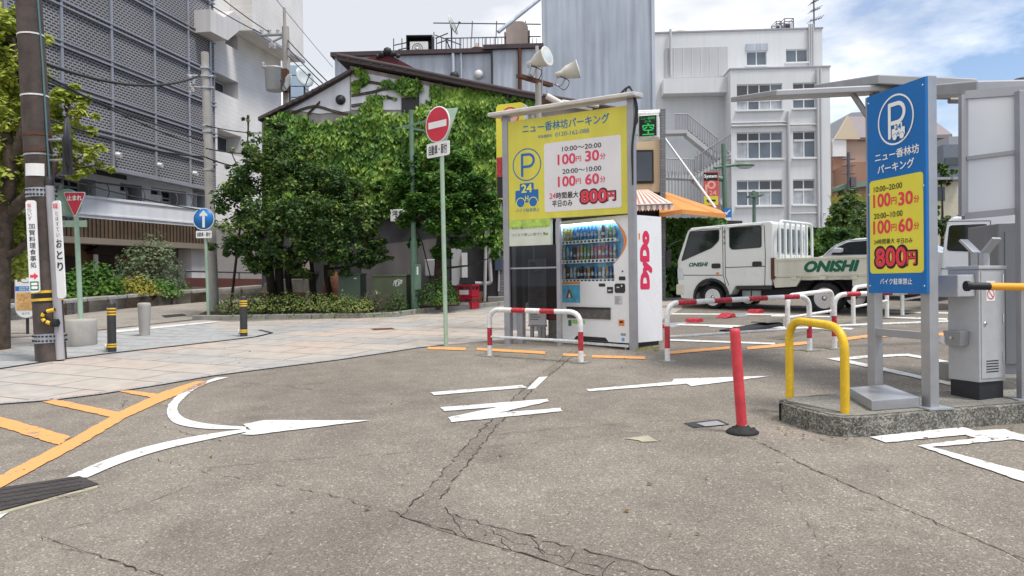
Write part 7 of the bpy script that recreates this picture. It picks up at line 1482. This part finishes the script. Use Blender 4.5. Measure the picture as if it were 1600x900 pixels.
for s, a_, b_, h_ in (('800', (1369, 401.9), (1415.5, 401.2), 28), ('円', (1418, 403), (1431.6, 402.6), 19)):
    ST(s, (a_[0] - 1.5, a_[1]), (b_[0] + 1.5, b_[1]), h_ + 3, 'ink_black', .075); ST(s, a_, b_, h_, 'ink_red', .03, .0025)
ST('バイク駐車禁止', (1375, 439.3), (1425, 440), 9.5, 'ink_white', .015)
cx, cz, r = parking_logo(PGf, bs_, (1399.3, 186.7), 39.5, 'ink_white', 'p_blue', -.0585); cq = PGf.uv(1404.6, 203.5); car_logo(bs_, cq[0], cq[1], .148, 'ink_white', 'p_blue', -.062, 'p_blue', 'p_blue')
for zz in (ZB + .06, (ZB + ZT) / 2, ZT - .06):
    for xx in (xl_ + .02, xr_ - .025): mb = MB(); mb.lathe([(.009, 0), (.008, .004), (0, .005)], 10, Matrix.Translation((xx, -.055, zz)) @ Matrix.Rotation(PI / 2, 4, 'X')); mb.build('bolt', 'chrome', bs_)
# steel box by the sign
A4 = [G(1326, 621, .154), G(1362, 642.5, .154), G(1438, 637, .154), G(1384, 616, .154)]; mb = MB(); dz = Vector((0, 0, .085)); mb.hexa(A4, [q + dz for q in A4]); o = mb.build('ground_box', 'alu', bevel=.008); tag(o, 'low square stainless box on the island at the foot of the blue sign', 'box')
# gate machine
c0 = G(1531, 627, .15); l0 = G(1482, 617.5, .15); r0 = G(1574, 622, .15); ag = math.atan2((c0 - l0).y, (c0 - l0).x); gm = thing('gate_machine', 'grey parking gate machine with black plinth, V-shaped arm rest and yellow barrier arm', 'gate', tuple(l0), ag); gwid = (c0 - l0).xy.length; gdep = (r0 - c0).xy.length; M_ = pmat(gm).inverted(); H = (D(1533, 415, c0.y).z - l0.z)
mb = MB(); mb.box(.012, gwid - .012, .012, gdep - .012, -.03, .14); mb.build('plinth', 'dark_grey', gm); mb = MB(); mb.box(0, gwid, 0, gdep, .14, H - .03); mb.build('body', 'machine_grey', gm, .006); mb = MB(); mb.box(-.01, gwid + .01, -.01, gdep + .012, H - .029, H); mb.build('lid', 'machine_grey', gm, .005)
mb = MB(); mb.box(gwid + .001, gwid + .006, .02, gdep - .03, .17, H - .05); mb.build('side_door', 'machine_grey', gm, .002)
hb = D(1505, 447, l0.y - .1); q = M_ @ hb; zc = (D(1505, 447, l0.y - .05).z - l0.z); mb = MB(); mb.box(-.10, gwid - .03, -.20, -.005, zc - .085, zc + .095); mb.build('arm_bracket', 'machine_grey', gm, .006); mb = MB(); mb.lathe([(.012, 0), (.014, .012), (0, .014)], 10, Matrix.Translation((.06, -.2005, zc - .05)) @ Matrix.Rotation(PI / 2, 4, 'X')); mb.build('lock', 'chrome', gm)
a_ = D(1512, 447, 5.85); e_ = D(1850, 452, 5.9); mb = MB(); ln = (e_ - a_).length; mb.tube([M_ @ (a_ - (e_ - a_) * .01), M_ @ (a_ + (e_ - a_) * .005)], .04, 16, 1); pts = [M_ @ a_.lerp(e_, i / 40) for i in range(41)]
mb.tube(pts, .029, 16, 0, lambda s, L: 1 if s < .17 or (s > .62 and int((s - .62) / .45) % 2 == 0) else 0); mb.build('barrier_arm', [mat('arm_yellow', (.78, .36, .03), .4, var=.08), 'black'], gm)
zk = D(1508, 527, l0.y).z - l0.z; x_ = (M_ @ D(1518, 527, l0.y - .02)).x; mb = MB(); mb.prism([(0, 0), (.11, 0), (.17, .13), (0, .13)], 0, 0.001); mb = MB(); mb.hexa([(x_ - .05, -.07, zk - .06), (x_ + .10, -.10, zk - .06), (x_ + .10, -.002, zk - .06), (x_ - .05, -.002, zk - .06)], [(x_ - .08, -.07, zk + .065), (x_ + .12, -.11, zk + .065), (x_ + .12, -.002, zk + .065), (x_ - .08, -.002, zk + .065)]); mb.build('key_box', 'alu', gm, .004); mb = MB(); mb.box(x_ - .085, x_ - .055, -.085, -.072, zk - .045, zk + .02); mb.tube([(x_ + .03, -.115, zk + .01), (x_ + .03, -.09, zk + .01)], .012, 10, 1); mb.build('key_switch', ['sign_white', 'chrome'], gm)
for zz in (.30, .62, .94): mb = MB(); mb.tube([(gwid + .012, gdep - .035, zz), (gwid + .012, gdep - .035, zz + .08)], .009, 8); mb.build('hinge', 'chrome', gm)
mb = MB(); mb.lathe([(.016, 0), (.016, .006), (0, .007)], 12, Matrix.Translation((gwid + .0062, .06, .62)) @ Matrix.Rotation(PI / 2, 4, 'Y')); mb.build('door_lock', 'chrome', gm)
for i in range(5): mb = MB(); mb.box(gwid + .0062, gwid + .008, .07, gdep - .09, .22 + i * .022, .228 + i * .022); mb.build('vent_slot', 'black', gm)
# sticker on the side facing right-front
Ms = Matrix.Translation((gwid + .0065, gdep * .42, H - .20)) @ Matrix(((0, 0, 1, 0), (1, 0, 0, 0), (0, 1, 0, 0), (0, 0, 0, 1))); mb = MB(); mb.box(-.05, .05, -.09, .075, 0, .001, 0, Ms); k_ = 24
for i in range(k_):
    a0, a1 = 2 * PI * i / k_, 2 * PI * (i + 1) / k_; mb.add([Ms @ Vector((rr * math.cos(aa), rr * math.sin(aa) - .035, .0016)) for rr, aa in ((.034, a0), (.043, a0), (.043, a1), (.034, a1))], [(0, 1, 2, 3)], 1)
mb.add([Ms @ Vector(v) for v in ((-.03, -.01, .0018), (-.024, -.004, .0018), (.03, -.06, .0018), (.024, -.066, .0018))], [(0, 1, 2, 3)], 1); mb.build('warning_sticker', ['sign_white', 'sign_red'], gm); text(gm, '危険', 0, 0, .07, .03, 'ink_red', 0, bold=.02, M=Ms @ Matrix.Translation((0, .045, .0018)))
vb = M_ @ D(1536, 415, c0.y + .55); mb = MB(); z_ = H; X = vb.x; Yv = vb.y
for (p_, q_) in (((-.06, .12), (-.19, .245)), ((.02, .12), (.13, .245))):
    p2, q2 = Vector((X + p_[0], Yv, z_ + p_[1])), Vector((X + q_[0], Yv, z_ + q_[1])); n2 = (q2 - p2).normalized(); n2 = Vector((-n2.z, 0, n2.x)) * .012; w2 = Vector((0, .05, 0)); mb.hexa([p2 - n2 - w2, q2 - n2 - w2, q2 - n2 + w2, p2 - n2 + w2], [p2 + n2 - w2, q2 + n2 - w2, q2 + n2 + w2, p2 + n2 + w2])
mb.box(X - .085, X - .015, Yv - .045, Yv + .045, -.1, z_ + .13); mb.box(X - .012, X + .035, Yv - .04, Yv + .04, -.1, z_ + .128); mb.build('arm_rest', 'machine_grey', gm, .003)
# grey ticket cabinet at the right edge, shelter with roof and frosted screen
c0 = G(1562, 610, .15); tk = thing('ticket_cabinet', 'tall grey steel cabinet at the right edge behind the gate machine', 'cabinet', (D(1562, 608, 7.3).x, 7.3, gz(4.7, 7.3) + .15), R(-6)); H = D(1580, 349, 7.3).z - (gz(4.7, 7.3) + .15); mb = MB(); mb.box(0, .9, 0, .6, .0, H); mb.build('body', mat('cabinet_grey', '85868a', .5, .3, var=.06, streak=.06), tk, .01); mb = MB(); mb.box(.055, .84, -.012, -.001, .10, H - .08); mb.build('door', 'cabinet_grey', tk, .004)
mb = MB(); mb.slab([(tk.location.x - .15, 7.1), (tk.location.x + 1.1, 7.0), (tk.location.x + 1.1, 8.1), (tk.location.x - .15, 8.1)], lambda x, y: gz(x, y) - .05, lambda x, y: gz(x, y) + .155); tag(mb.build('concrete_plinth', 'concrete'), kind='structure')
sh = thing('shelter', 'flat grey shelter roof on posts with a frosted side screen at the parking gate', 'shelter', tuple(G(1598, 626, .15)))
def slab6(p, q, depth, th, mb, m=0, rise=0):
    d = Vector((0, depth, rise)); t_ = Vector((0, 0, th)); mb.hexa([p, q, q + d, p + d], [p + t_, q + t_, q + d + t_, p + d + t_], m)
mb = MB(); slab6(D(1213, 150, 8.2), D(1470, 138, 8.0), 1.7, .068, mb, 0, .34); mb.build('roof_sheet', ['shelter'], sh, .012, True)
mb = MB(); slab6(D(1372, 131, 8.0), D(1527, 138, 7.6), 1.7, .10, mb, 0, .34); mb.build('roof_beam', 'shelter', sh, .012, True)
mb = MB(); slab6(D(1527, 146, 6.5), D(1850, 139, 6.4), 1.6, .11, mb, 0, .34); mb.build('roof_sheet', 'shelter', sh, .012, True)
mb = MB(); mb.tube([D(1330, 143, 8.3), D(1376, 212, 8.3)], .035, 4); mb.box(*sorted((D(1368, 300, 8.3).x - .04, D(1368, 300, 8.3).x + .04)), 8.26, 8.34, gz(4, 8.3), D(1368, 145, 8.3).z); mb.build('strut', 'shelter', sh, 0, True)
mb = MB(); mb.tube([D(1450, 151, 8.2), D(1530, 152, 8.2)], .03, 8); mb.tube([D(1483, 157, 8.15), D(1500, 157, 8.15)], .035, 8); mb.build('conduit', 'pvc', sh, 0, True)
# frosted screen, set back into the shelter
p0, p1, p2, p3 = D(1505, 338, 6.45), D(1600, 329, 6.2), D(1600, 142, 6.2), D(1505, 149, 6.45)
n_ = Vector((0, .02, 0)); mb = MB()
def bar(a, b, w, mb, m=0):
    d = (b - a).normalized(); u = d.cross(Vector((0, 1, 0))).normalized() * w / 2; f = Vector((0, .025, 0)); mb.hexa([a - u - f, b - u - f, b - u + f, a - u + f], [a + u - f, b + u - f, b + u + f, a + u + f], m)
bar(p0, p3, .055, mb); bar(p0, p1, .055, mb); bar(p3, p2, .07, mb); bar(D(1508, 248, 6.44), D(1600, 236, 6.2), .032, mb); mb.build('screen_frame', 'shelter', sh, 0, True); mb = MB(); mb.hexa([p0, p1, p1 + n_, p0 + n_], [p3, p2, p2 + n_, p3 + n_]); mb.build('frosted_screen', 'frosted', sh, 0, True)
pb = G(1599, 624, .15); mb = MB(); mb.box(pb.x - .035, pb.x + .035, pb.y - .035, pb.y + .035, pb.z, D(1600, 142, pb.y).z); mb.build('post', 'shelter', sh, .005, True); mb = MB(); mb.box(pb.x - .1, pb.x + .1, pb.y - .09, pb.y + .09, pb.z, pb.z + .012); mb.build('foot_plate', 'galv', sh, 0, True)
q = D(1598, 132, 9.5); cm = thing('round_vent', 'dark rounded fitting on top of the shelter roof at the right edge', 'vent', tuple(q)); mb = MB(); mb.lathe([(.10, -.12), (.10, .0), (.125, .03), (.10, .07), (0, .08)], 16); mb.build('body', 'dark_grey', cm)

# ------------------------------------------------------------------ vehicles
def wheel(parent, x, z, r, y, rim, w=.2, holes=6, inset=.05):
    M = Matrix.Translation((x, y, z)) @ Matrix.Rotation(PI / 2, 4, 'X'); mb = MB(); mb.lathe([(rim, 0), (rim + .01, .01), (r * .93, .012), (r, -.03), (r, -w + .03), (r * .9, -w), (rim, -w)], 32, M); t = mb.build('tyre', 'tyre', parent)
    mb = MB(); mb.lathe([(rim + .004, .008), (rim * .93, .004), (rim * .85, -inset), (rim * .5, -inset * .6), (rim * .45, -.004), (rim * .2, .0), (rim * .18, .02), (0, .022)], 32, M, 0)
    for k in range(holes):
        a = 2 * PI * k / holes; c = (math.cos(a) * rim * .66, math.sin(a) * rim * .66); zz = -inset * .78 + .006; mb.add([(c[0] + math.cos(b) * rim * .17, c[1] + math.sin(b) * rim * .17, zz) for b in [2 * PI * i / 10 for i in range(10)]], [tuple(range(10))], 1, M)
    mb.lathe([(rim * .25, .004), (rim * .24, .012), (0, .014)], 16, M, 1); mb.build('rim', ['chrome', 'black'], t)
TA = R(-45); fh = Vector((4.45, 16.9)); PK = Plane(fh.x, fh.y, TA, gz(fh.x, fh.y)); tr = thing('flatbed_truck', 'white double-cab flatbed truck with green lettering on its door and drop side', 'truck', PK.loc(), TA)
T = lambda x, y: PK.uv(x, y)
TW = 1.70; ZG = lambda x: GB * math.cos(TA) * x + GA * math.sin(TA) * x
wf, wr_ = T(1111.5, 464.5), T(1286.5, 466)
r1 = wf[1] - ZG(wf[0]); r2 = wr_[1] - ZG(wr_[0])
Z = lambda x, y: T(x, y)
prof = [T(1064, 466), T(1059, 440), T(1058.5, 408), T(1074, 362), T(1080, 356), T(1127, 351.5), T(1203, 345.5), T(1207.5, 349), T(1206, 446), T(1149, 447)]
arch = [(wf[0] + (r1 + .13) * math.cos(a), wf[1] + (r1 + .11) * math.sin(a)) for a in [R(-12 + 200 * i / 14) for i in range(15)]]
poly = prof + arch
mb = MB(); mb.prism(poly, 0, TW); mb.build('cab', 'truck_white', tr, .035, seg=3)
mb = MB()
for (a, b) in zip(arch, arch[1:]):
    def ex(p, k): v = Vector((p[0] - wf[0], p[1] - wf[1])); v = v.normalized() * (v.length + k); return (wf[0] + v.x, wf[1] + v.y)
    o1, o2 = ex(a, .055), ex(b, .055); mb.hexa([(a[0], -.03, a[1]), (b[0], -.03, b[1]), (b[0], .3, b[1]), (a[0], .3, a[1])], [(o1[0], -.03, o1[1]), (o2[0], -.03, o2[1]), (o2[0], .0, o2[1]), (o1[0], .0, o1[1])])
mb.box(arch[0][0] - .02, arch[0][0] + .12, -.02, .4, arch[0][1] - .12, arch[0][1] + .14); mb.build('wheel_arch', 'dark_grey', tr)
mb = MB(); mb.box(prof[0][0] + .35, 4.1, .35, TW - .35, .42, .62); mb.build('chassis', 'black', tr)
def pane(pts, name, yo=-.008, m='car_glass', rim=True):
    g = [T(*p) for p in pts]; mb = MB(); c = (sum(p[0] for p in g) / len(g), sum(p[1] for p in g) / len(g)); rp_ = roundpoly(g, .05); mb.prism(rp_, yo, .004); o = mb.build(name, m, tr)
    if rim:
        mb = MB(); k_ = 1.06; out = [(c[0] + (p[0] - c[0]) * k_, c[1] + (p[1] - c[1]) * k_) for p in rp_]; n2 = len(out)
        mb.add([(p[0], yo - .003, p[1]) for p in out] + [(p[0], yo - .003, p[1]) for p in rp_], [(i, (i + 1) % n2, (i + 1) % n2 + n2, i + n2) for i in range(n2)]); mb.build('window_seal', 'black', o)
    return o
pane([(1066.5, 407), (1079, 363), (1123, 360), (1122.5, 376), (1112, 387)], 'side_window'); pane([(1140.5, 357), (1188.5, 354), (1188.5, 386), (1145, 389.5), (1141, 386)], 'side_window')
mb = MB()
for pts in ([(1078, 361), (1100, 357), (1127, 356)], [(1137, 355), (1165, 352), (1192, 350.5)]):
    g = [T(*p) for p in pts]; mb.tube([(x, -.03, z) for x, z in g], .022, 8)
mb.build('rain_visor', 'chrome', tr)
mb = MB()
for pts in ([(1129, 354), (1130, 430), (1134, 446)], [(1194, 352), (1196, 400), (1195, 446)], [(1132.5, 356), (1133.5, 432), (1139, 446)], [(1064, 430), (1129, 430)], [(1134, 418), (1196, 416)]):
    g = [T(*p) for p in pts]; mb.tube([(x, .0005, z) for x, z in g], .0085, 5)
mb.build('door_gap', 'dark_grey', tr)
for x, y in ((1119, 415.5), (1183, 412.5)):
    c = T(x, y); mb = MB(); mb.prism(rrect(c[0] - .11, c[0] + .11, c[1] - .055, c[1] + .055, .04), -.018, 0); mb.build('door_handle', 'vend_black', tr, .008)
c0, c1 = T(1077, 414), T(1106, 412.5); text(tr, 'ONISHI', (c0[0] + c1[0]) / 2, (c0[1] + c1[1]) / 2, c1[0] - c0[0], 6 * 16.9 / F, 'ink_green', -.006, bold=.05)
c = T(1133, 372); 
for i, ch in enumerate('自家用'): text(tr, ch, T(1132, 362 + i * 9)[0], T(1132, 362 + i * 9)[1], .06, .06, 'ink_grey', -.004)
mb = MB(); c = T(1063, 428); mb.prism(roundpoly([(c[0] - .06, c[1] - .13), (c[0] + .10, c[1] - .13), (c[0] + .05, c[1] + .13), (c[0] - .07, c[1] + .13)], .03), -.012, .1); mb.build('headlight', 'lens_pale', tr); mb = MB(); c = T(1062, 452); mb.box(c[0] - .10, c[0] + .14, -.01, TW + .01, c[1] - .13, c[1] + .12); mb.build('bumper', 'bed_cream', tr, .03)
mb = MB(); c = T(1058, 400); mb.tube(fillet([(c[0] + .05, .02, c[1] + .35), (c[0] - .12, -.18, c[1] + .25), (c[0] - .12, -.18, c[1] - .25)], .1, 4), .012, 6, 1); mb.box(c[0] - .16, c[0] - .09, -.26, -.10, c[1] - .25, c[1] + .12, 0); mb.build('door_mirror', ['vend_black', 'vend_black'], tr, .012)
c = T(1128, 427); mb = MB(); mb.box(c[0] - .14, c[0] - .07, -.014, .0, c[1] - .02, c[1] + .02); mb.build('side_marker', 'orange_band', tr); mb = MB(); mb.box(T(1150, 447)[0], T(1205, 446)[0], .02, .06, T(1180, 452)[1], T(1180, 446)[1]); mb.build('sill', 'dark_grey', tr)
# cab back window and guard frame
xb = prof[7][0]; zr0 = T(1206, 405)[1]; ztop = T(1205, 347)[1]
mb = MB(); mb.box(xb + .002, xb + .01, .22, TW - .25, ztop - .62, ztop - .12); mb.build('rear_window', 'win_mid', tr)
mb = MB(); mb.tube(dense(fillet([(xb + .12, .06, zr0 - .2), (xb + .12, .06, ztop + .02), (xb + .12, TW - .06, ztop + .02), (xb + .12, TW - .06, zr0 - .2)], .15, 5), .2), .032, 8)
for y in (.32, .58, .84, 1.1, 1.36): mb.box(xb + .10, xb + .14, y - .025, y + .025, zr0 - .1, ztop)
mb.box(xb + .09, xb + .11, .08, TW - .08, zr0 - .15, ztop - .68)
for k in range(8): y = .2 + k * .19; mb.box(xb + .111, xb + .13, y - .03, y + .03, zr0 - .1, ztop - .70)
mb.build('guard_frame', 'truck_white', tr)
# flatbed
gx0, gz1_ = T(1208, 404.5); gz0_ = T(1209, 433)[1]; xe = 3.95; zf = gz0_ + .01
mb = MB(); mb.box(gx0 - .02, xe, .0, TW + .04, zf - .08, zf); mb.build('bed_floor', 'bed_cream', tr, .008)
ds = MB(); ds.box(gx0 + .05, xe - .03, -.035, .0, gz0_ + .012, gz1_, 0); ds.box(gx0 + .05, xe - .03, -.05, -.0352, gz1_ - .05, gz1_ + .005, 0); ds.box(gx0 + .05, xe - .03, -.05, -.0352, gz0_ + .015, gz0_ + .06, 0)
for x in (gx0 + .05, xe - .10): ds.box(x, x + .06, -.05, -.0352, gz0_ + .06, gz1_ - .05, 0)
d_ = ds.build('drop_side', 'bed_cream', tr, .006); mb = MB(); mb.box(gx0 + .05, xe - .03, TW + .01, TW + .045, gz0_ + .012, gz1_); mb.build('drop_side', 'bed_cream', tr); mb = MB(); mb.box(xe - .025, xe + .01, .0, TW + .04, gz0_ + .012, gz1_); mb.build('tailgate', 'bed_cream', tr)
mb = MB(); mb.box(gx0 - .03, gx0 + .045, -.05, .05, gz0_ - .05, gz1_ + .02, 1); mb.build('corner_post', ['bed_cream', 'rust'], tr)
for x in (gx0 + .4, gx0 + 1.0, gx0 + 1.6): mb = MB(); mb.box(x, x + .12, -.045, -.001, gz0_ - .06, gz0_ + .01, 0); mb.build('latch', 'bed_cream', tr)
mb = MB()
mb.prism([(gx0, gz0_ - .02), (gx0 + .62, gz0_ - .02), (gx0 + .5, gz0_ - .20), (gx0 + .05, gz0_ - .22)], -.03, .02, 0); mb.build('bed_frame', 'bed_cream', tr); mb = MB(); mb.box(3.1, xe, -.03, .02, gz0_ - .2, gz0_ - .02, 0); mb.build('bed_frame', ['bed_cream', 'rust'], tr)
c0, c1 = T(1259, 418), T(1343, 414.5); text(tr, 'ONISHI', (c0[0] + c1[0]) / 2, (c0[1] + c1[1]) / 2 + .005, c1[0] - c0[0], 15.5 * 15.2 / F, 'ink_green', -.0375, bold=.06)
wheel(tr, wf[0], wf[1], r1, .06, .185); wheel(tr, wf[0], wf[1], r1, TW - .02, .185); wheel(tr, wr_[0], wr_[1], r2, .05, .205, .34, 6, .12); wheel(tr, wr_[0], wr_[1], r2, TW, .205, .34)
mb = MB(); ar = [(wr_[0] + (r2 + .10) * math.cos(a), wr_[1] + (r2 + .10) * math.sin(a)) for a in [R(-5 + 190 * i / 14) for i in range(15)]]
for a, b in zip(ar, ar[1:]): mb.quad((a[0], .04, a[1]), (b[0], .04, b[1]), (b[0], .5, b[1]), (a[0], .5, a[1]))
mb.build('mudguard', 'rubber', tr); mb = MB(); c = T(1165, 458); mb.box(c[0] - .22, c[0] - .01, .25, .6, c[1] - .14, c[1] + .06); mb.box(c[0] + .01, c[0] + .22, .25, .6, c[1] - .14, c[1] + .06); mb.build('battery_box', 'galv', tr, .015)
mb = MB(); mb.box(wf[0] + r1 + .12, wr_[0] - r2 - .1, .3, TW - .3, .28, .45); mb.build('underbody', 'black', tr)
# silver saloon behind the truck
PC2 = Plane(D(1285, 399, 19.2).x, 19.2, TA, gz(8, 19.2)); ca = thing('silver_car', 'silver saloon car parked behind the truck, mostly hidden by the blue sign', 'car', PC2.loc(), TA); K = lambda x, y: PC2.uv(x, y)
roof = [K(1285, 399), K(1299, 386), K(1316, 377.5), K(1336, 372.5), K(1357, 371), K(1395, 371), K(1425, 377), K(1450, 388)]
x0c = roof[0][0]; xt = K(1480, 392)[0]; zb_ = roof[0][1]; body = [(x0c - 1.25, .35), (x0c - 1.3, .65), (x0c - 1.1, .82), (x0c - .1, zb_ - .03)] + roof + [(xt, zb_ - .02), (xt + .05, .6), (xt, .35)]
mb = MB(); mb.prism(body, 0, 1.7); mb.build('body', 'silver', ca, .05, seg=3)
def kp(pts, name, m='car_glass'): mb = MB(); mb.prism(roundpoly([K(*p) for p in pts], .04), -.006, .003); return mb.build(name, m, ca)
kp([(1298, 398.5), (1309, 386), (1325, 378.5), (1357, 376), (1358, 397.5)], 'side_window'); kp([(1362, 397.3), (1361, 376), (1396, 376), (1420, 382), (1434, 394)], 'side_window')
mb = MB(); c = K(1311, 391); mb.prism(roundpoly([(c[0] - .12, c[1] - .06), (c[0] + .12, c[1] - .07), (c[0] + .13, c[1] + .05), (c[0] - .08, c[1] + .06)], .04), -.2, -.03); mb.build('door_mirror', 'silver', ca, .02)
mb = MB(); mb.tube([(x, -.005, z + .0) for x, z in [K(1291, 397), K(1305, 383.5), K(1325, 375.5), K(1357, 373.5)]], .012, 5); mb.build('window_trim', 'chrome', ca)
for x in (x0c - .45, xt - .75): wheel(ca, x, .31, .31, .02, .2)
mb = MB(); mb.box(xt - .02, xt + .06, .02, .35, .68, .85); mb.build('tail_light', 'red_paint', ca)
# white van
PVn = Plane(D(1470, 400, 15.4).x, 15.4, TA, gz(8.7, 15.4)); vn = thing('white_van', 'white van with dark side windows parked behind the gate machine', 'van', PVn.loc(), TA); K = lambda x, y: PVn.uv(x, y)
pf = [K(1467, 455), K(1469, 425), K(1474, 375), K(1479, 346), K(1487, 338.5), K(1520, 335.5)]; xf = pf[0][0] + 4.4; zr_ = pf[-1][1]; body = pf + [(xf - 1.2, zr_), (xf - .7, zr_ - .05), (xf - .1, 1.15), (xf, .8), (xf, .3), (pf[0][0], .3)]
mb = MB(); mb.prism(body, 0, 1.7); mb.build('body', 'van_white', vn, .06, seg=3)
def vp(pts, nm='side_window'):
    g = roundpoly([K(*p) for p in pts], .07); c = (sum(p[0] for p in g) / len(g), sum(p[1] for p in g) / len(g)); mb = MB(); mb.prism(g, -.007, .003); o = mb.build(nm, 'car_glass', vn); out = [(c[0] + (p[0] - c[0]) * 1.045, c[1] + (p[1] - c[1]) * 1.07) for p in g]; n2 = len(g); mb = MB(); mb.add([(p[0], -.004, p[1]) for p in out] + [(p[0], -.009, p[1]) for p in g], [(i, (i + 1) % n2, (i + 1) % n2 + n2, i + n2) for i in range(n2)]); mb.build('window_seal', 'van_white', o)
vp([(1479, 392), (1483, 352), (1544, 349.5), (1542, 394.5)]); vp([(1553, 394), (1555, 350), (1625, 347), (1625, 396)])
mb = MB()
for pts in ([(1478, 346), (1548, 345)], [(1548, 346), (1545, 400), (1543, 450)], [(1470, 420), (1540, 421)]): g = [K(*p) for p in pts]; mb.tube([(x, .0, z) for x, z in g], .008, 5)
mb.build('door_gap', 'dark_grey', vn)
for x in (pf[0][0] + .75, xf - .75): wheel(vn, x, .33, .33, .02, .2)
# ------------------------------------------------------------------ street lamps and small signs beyond the truck
p = D(1135, 300, 26); t = thing('street_lamp', 'green street lamp with a flat oval head reaching to the right above the truck cab', 'street lamp', (p.x, 26, gz(p.x, 26))); z0 = gz(p.x, 26); L = lambda x, y, Y=26: D(x, y, Y) - Vector((p.x, 26, z0)); mb = MB(); mb.tube([(0, 0, 0), L(1130, 225)], [.11, .07], 10); mb.tube([L(1116, 262), L(1155, 257)], .05, 8); mb.tube([L(1128, 280), L(1120, 278)], .1, 6); mb.build('post', 'lamp_green', t); mb = MB(); M_ = Matrix.Translation(L(1164, 258)) @ Matrix.Diagonal((1.35, .8, 1, 1)).to_4x4(); mb.lathe([(.0, .09), (.15, .08), (.24, .02), (.25, -.02), (.2, -.05)], 18, M_); mb.build('lamp_head', 'lamp_green', t); mb = MB(); mb.lathe([(.19, -.05), (.15, -.11), (0, -.14)], 18, M_); mb.build('diffuser', 'lens_pale', t)
p = D(1178, 335, 30); z0 = gz(p.x, 30); t = thing('street_lamp', 'smaller green street lamp with a wide double head in front of the office windows', 'street lamp', (p.x, 30, z0)); L = lambda x, y, Y=30: D(x, y, Y) - Vector((p.x, 30, z0)); mb = MB(); mb.tube([(0, 0, 0), L(1178, 298)], [.09, .06], 10); mb.build('post', 'lamp_green', t); mb = MB(); mb.prism([(q.x, q.z) for q in (L(1169, 306), L(1191, 304), L(1190, 307), L(1170, 309))], -.2, .2); mb.prism([(q.x, q.z) for q in (L(1174, 302), L(1188, 301), L(1184, 304), L(1176, 305))], -.1, .1); mb.build('lamp_head', 'lamp_green', t)
p = D(1110, 330, 24); z0 = gz(p.x, 24); t = thing('parking_sign', 'tall red and black lit-style parking sign with white 24 beyond the orange awning', 'sign', (p.x, 24, z0), R(-4)); Q = lambda y: D(1110, y, 24).z - z0; w = 11 * 24 / F; mb = MB(); mb.prism(rrect(-w, w * 1.12, Q(325), Q(269), .05), -.1, .1, 0, None, 1); mb.build('case', [mat('sign_coral', (.62, .09, .07), .4), 'sign_white'], t); mb = MB(); mb.box(-w + .01, w - .0, -.104, -.1005, Q(283), Q(270.5), 0); mb.build('panel', 'black', t); mb = MB(); mb.box(-w + .01, w, -.104, -.1005, Q(321), Q(307), 1); mb.prism([(-.15, Q(314)), (-.05, Q(314) + .08), (-.05, Q(314) + .03), (.15, Q(314) + .03), (.15, Q(314) - .03), (-.05, Q(314) - .03), (-.05, Q(314) - .08)], -.108, -.1045, 0); mb.build('panel', ['black', 'p_yellow'], t)
text(t, 'System', 0, Q(276.5), w * 1.75, .13, 'ink_white', -.106, bold=.04); text(t, '24', .06, Q(302), .22, .14, mat('pink_print', 'e2a79c', .5) and 'pink_print', -.104, bold=.03); mb = MB(); ring(mb, .02, Q(289.5), .07, .135, -.104, 20); stroke(mb, [(-.14, Q(303)), (-.14, Q(289))], .07, -.1042, 0, False); mb.build('logo', 'pink_print', t); mb = MB(); mb.tube([(0, 0, 0), (0, 0, Q(325))], .07, 8); mb.build('post', 'steel_grey', t)
p = D(1137, 332, 25); z0 = gz(p.x, 25); t = thing('road_sign', 'small square blue sign with white arrow beyond the tip of the orange awning', 'road sign', (p.x, 25, z0)); zz = p.z - z0; mb = MB(); mb.tube([(0, .03, 0), (0, .03, zz)], .03, 8); mb.build('post', 'steel_grey', t); mb = MB(); mb.box(-.13, .13, -.02, 0, zz - .16, zz + .14, 0); mb.box(-.11, .11, -.02, 0, zz - .34, zz - .17, 1); mb.build('plate', ['sign_blue', 'sign_white'], t); mb = MB(); stroke(mb, [(.08, zz + .08), (-.06, zz - .04)], .035, -.023, 0, False); mb.add([(-.10, -.0235, zz - .08), (-.09, -.0235, zz + .03), (.0, -.0235, zz - .06)], [(0, 1, 2)]); mb.build('arrow', 'sign_white', t)
flush_text()
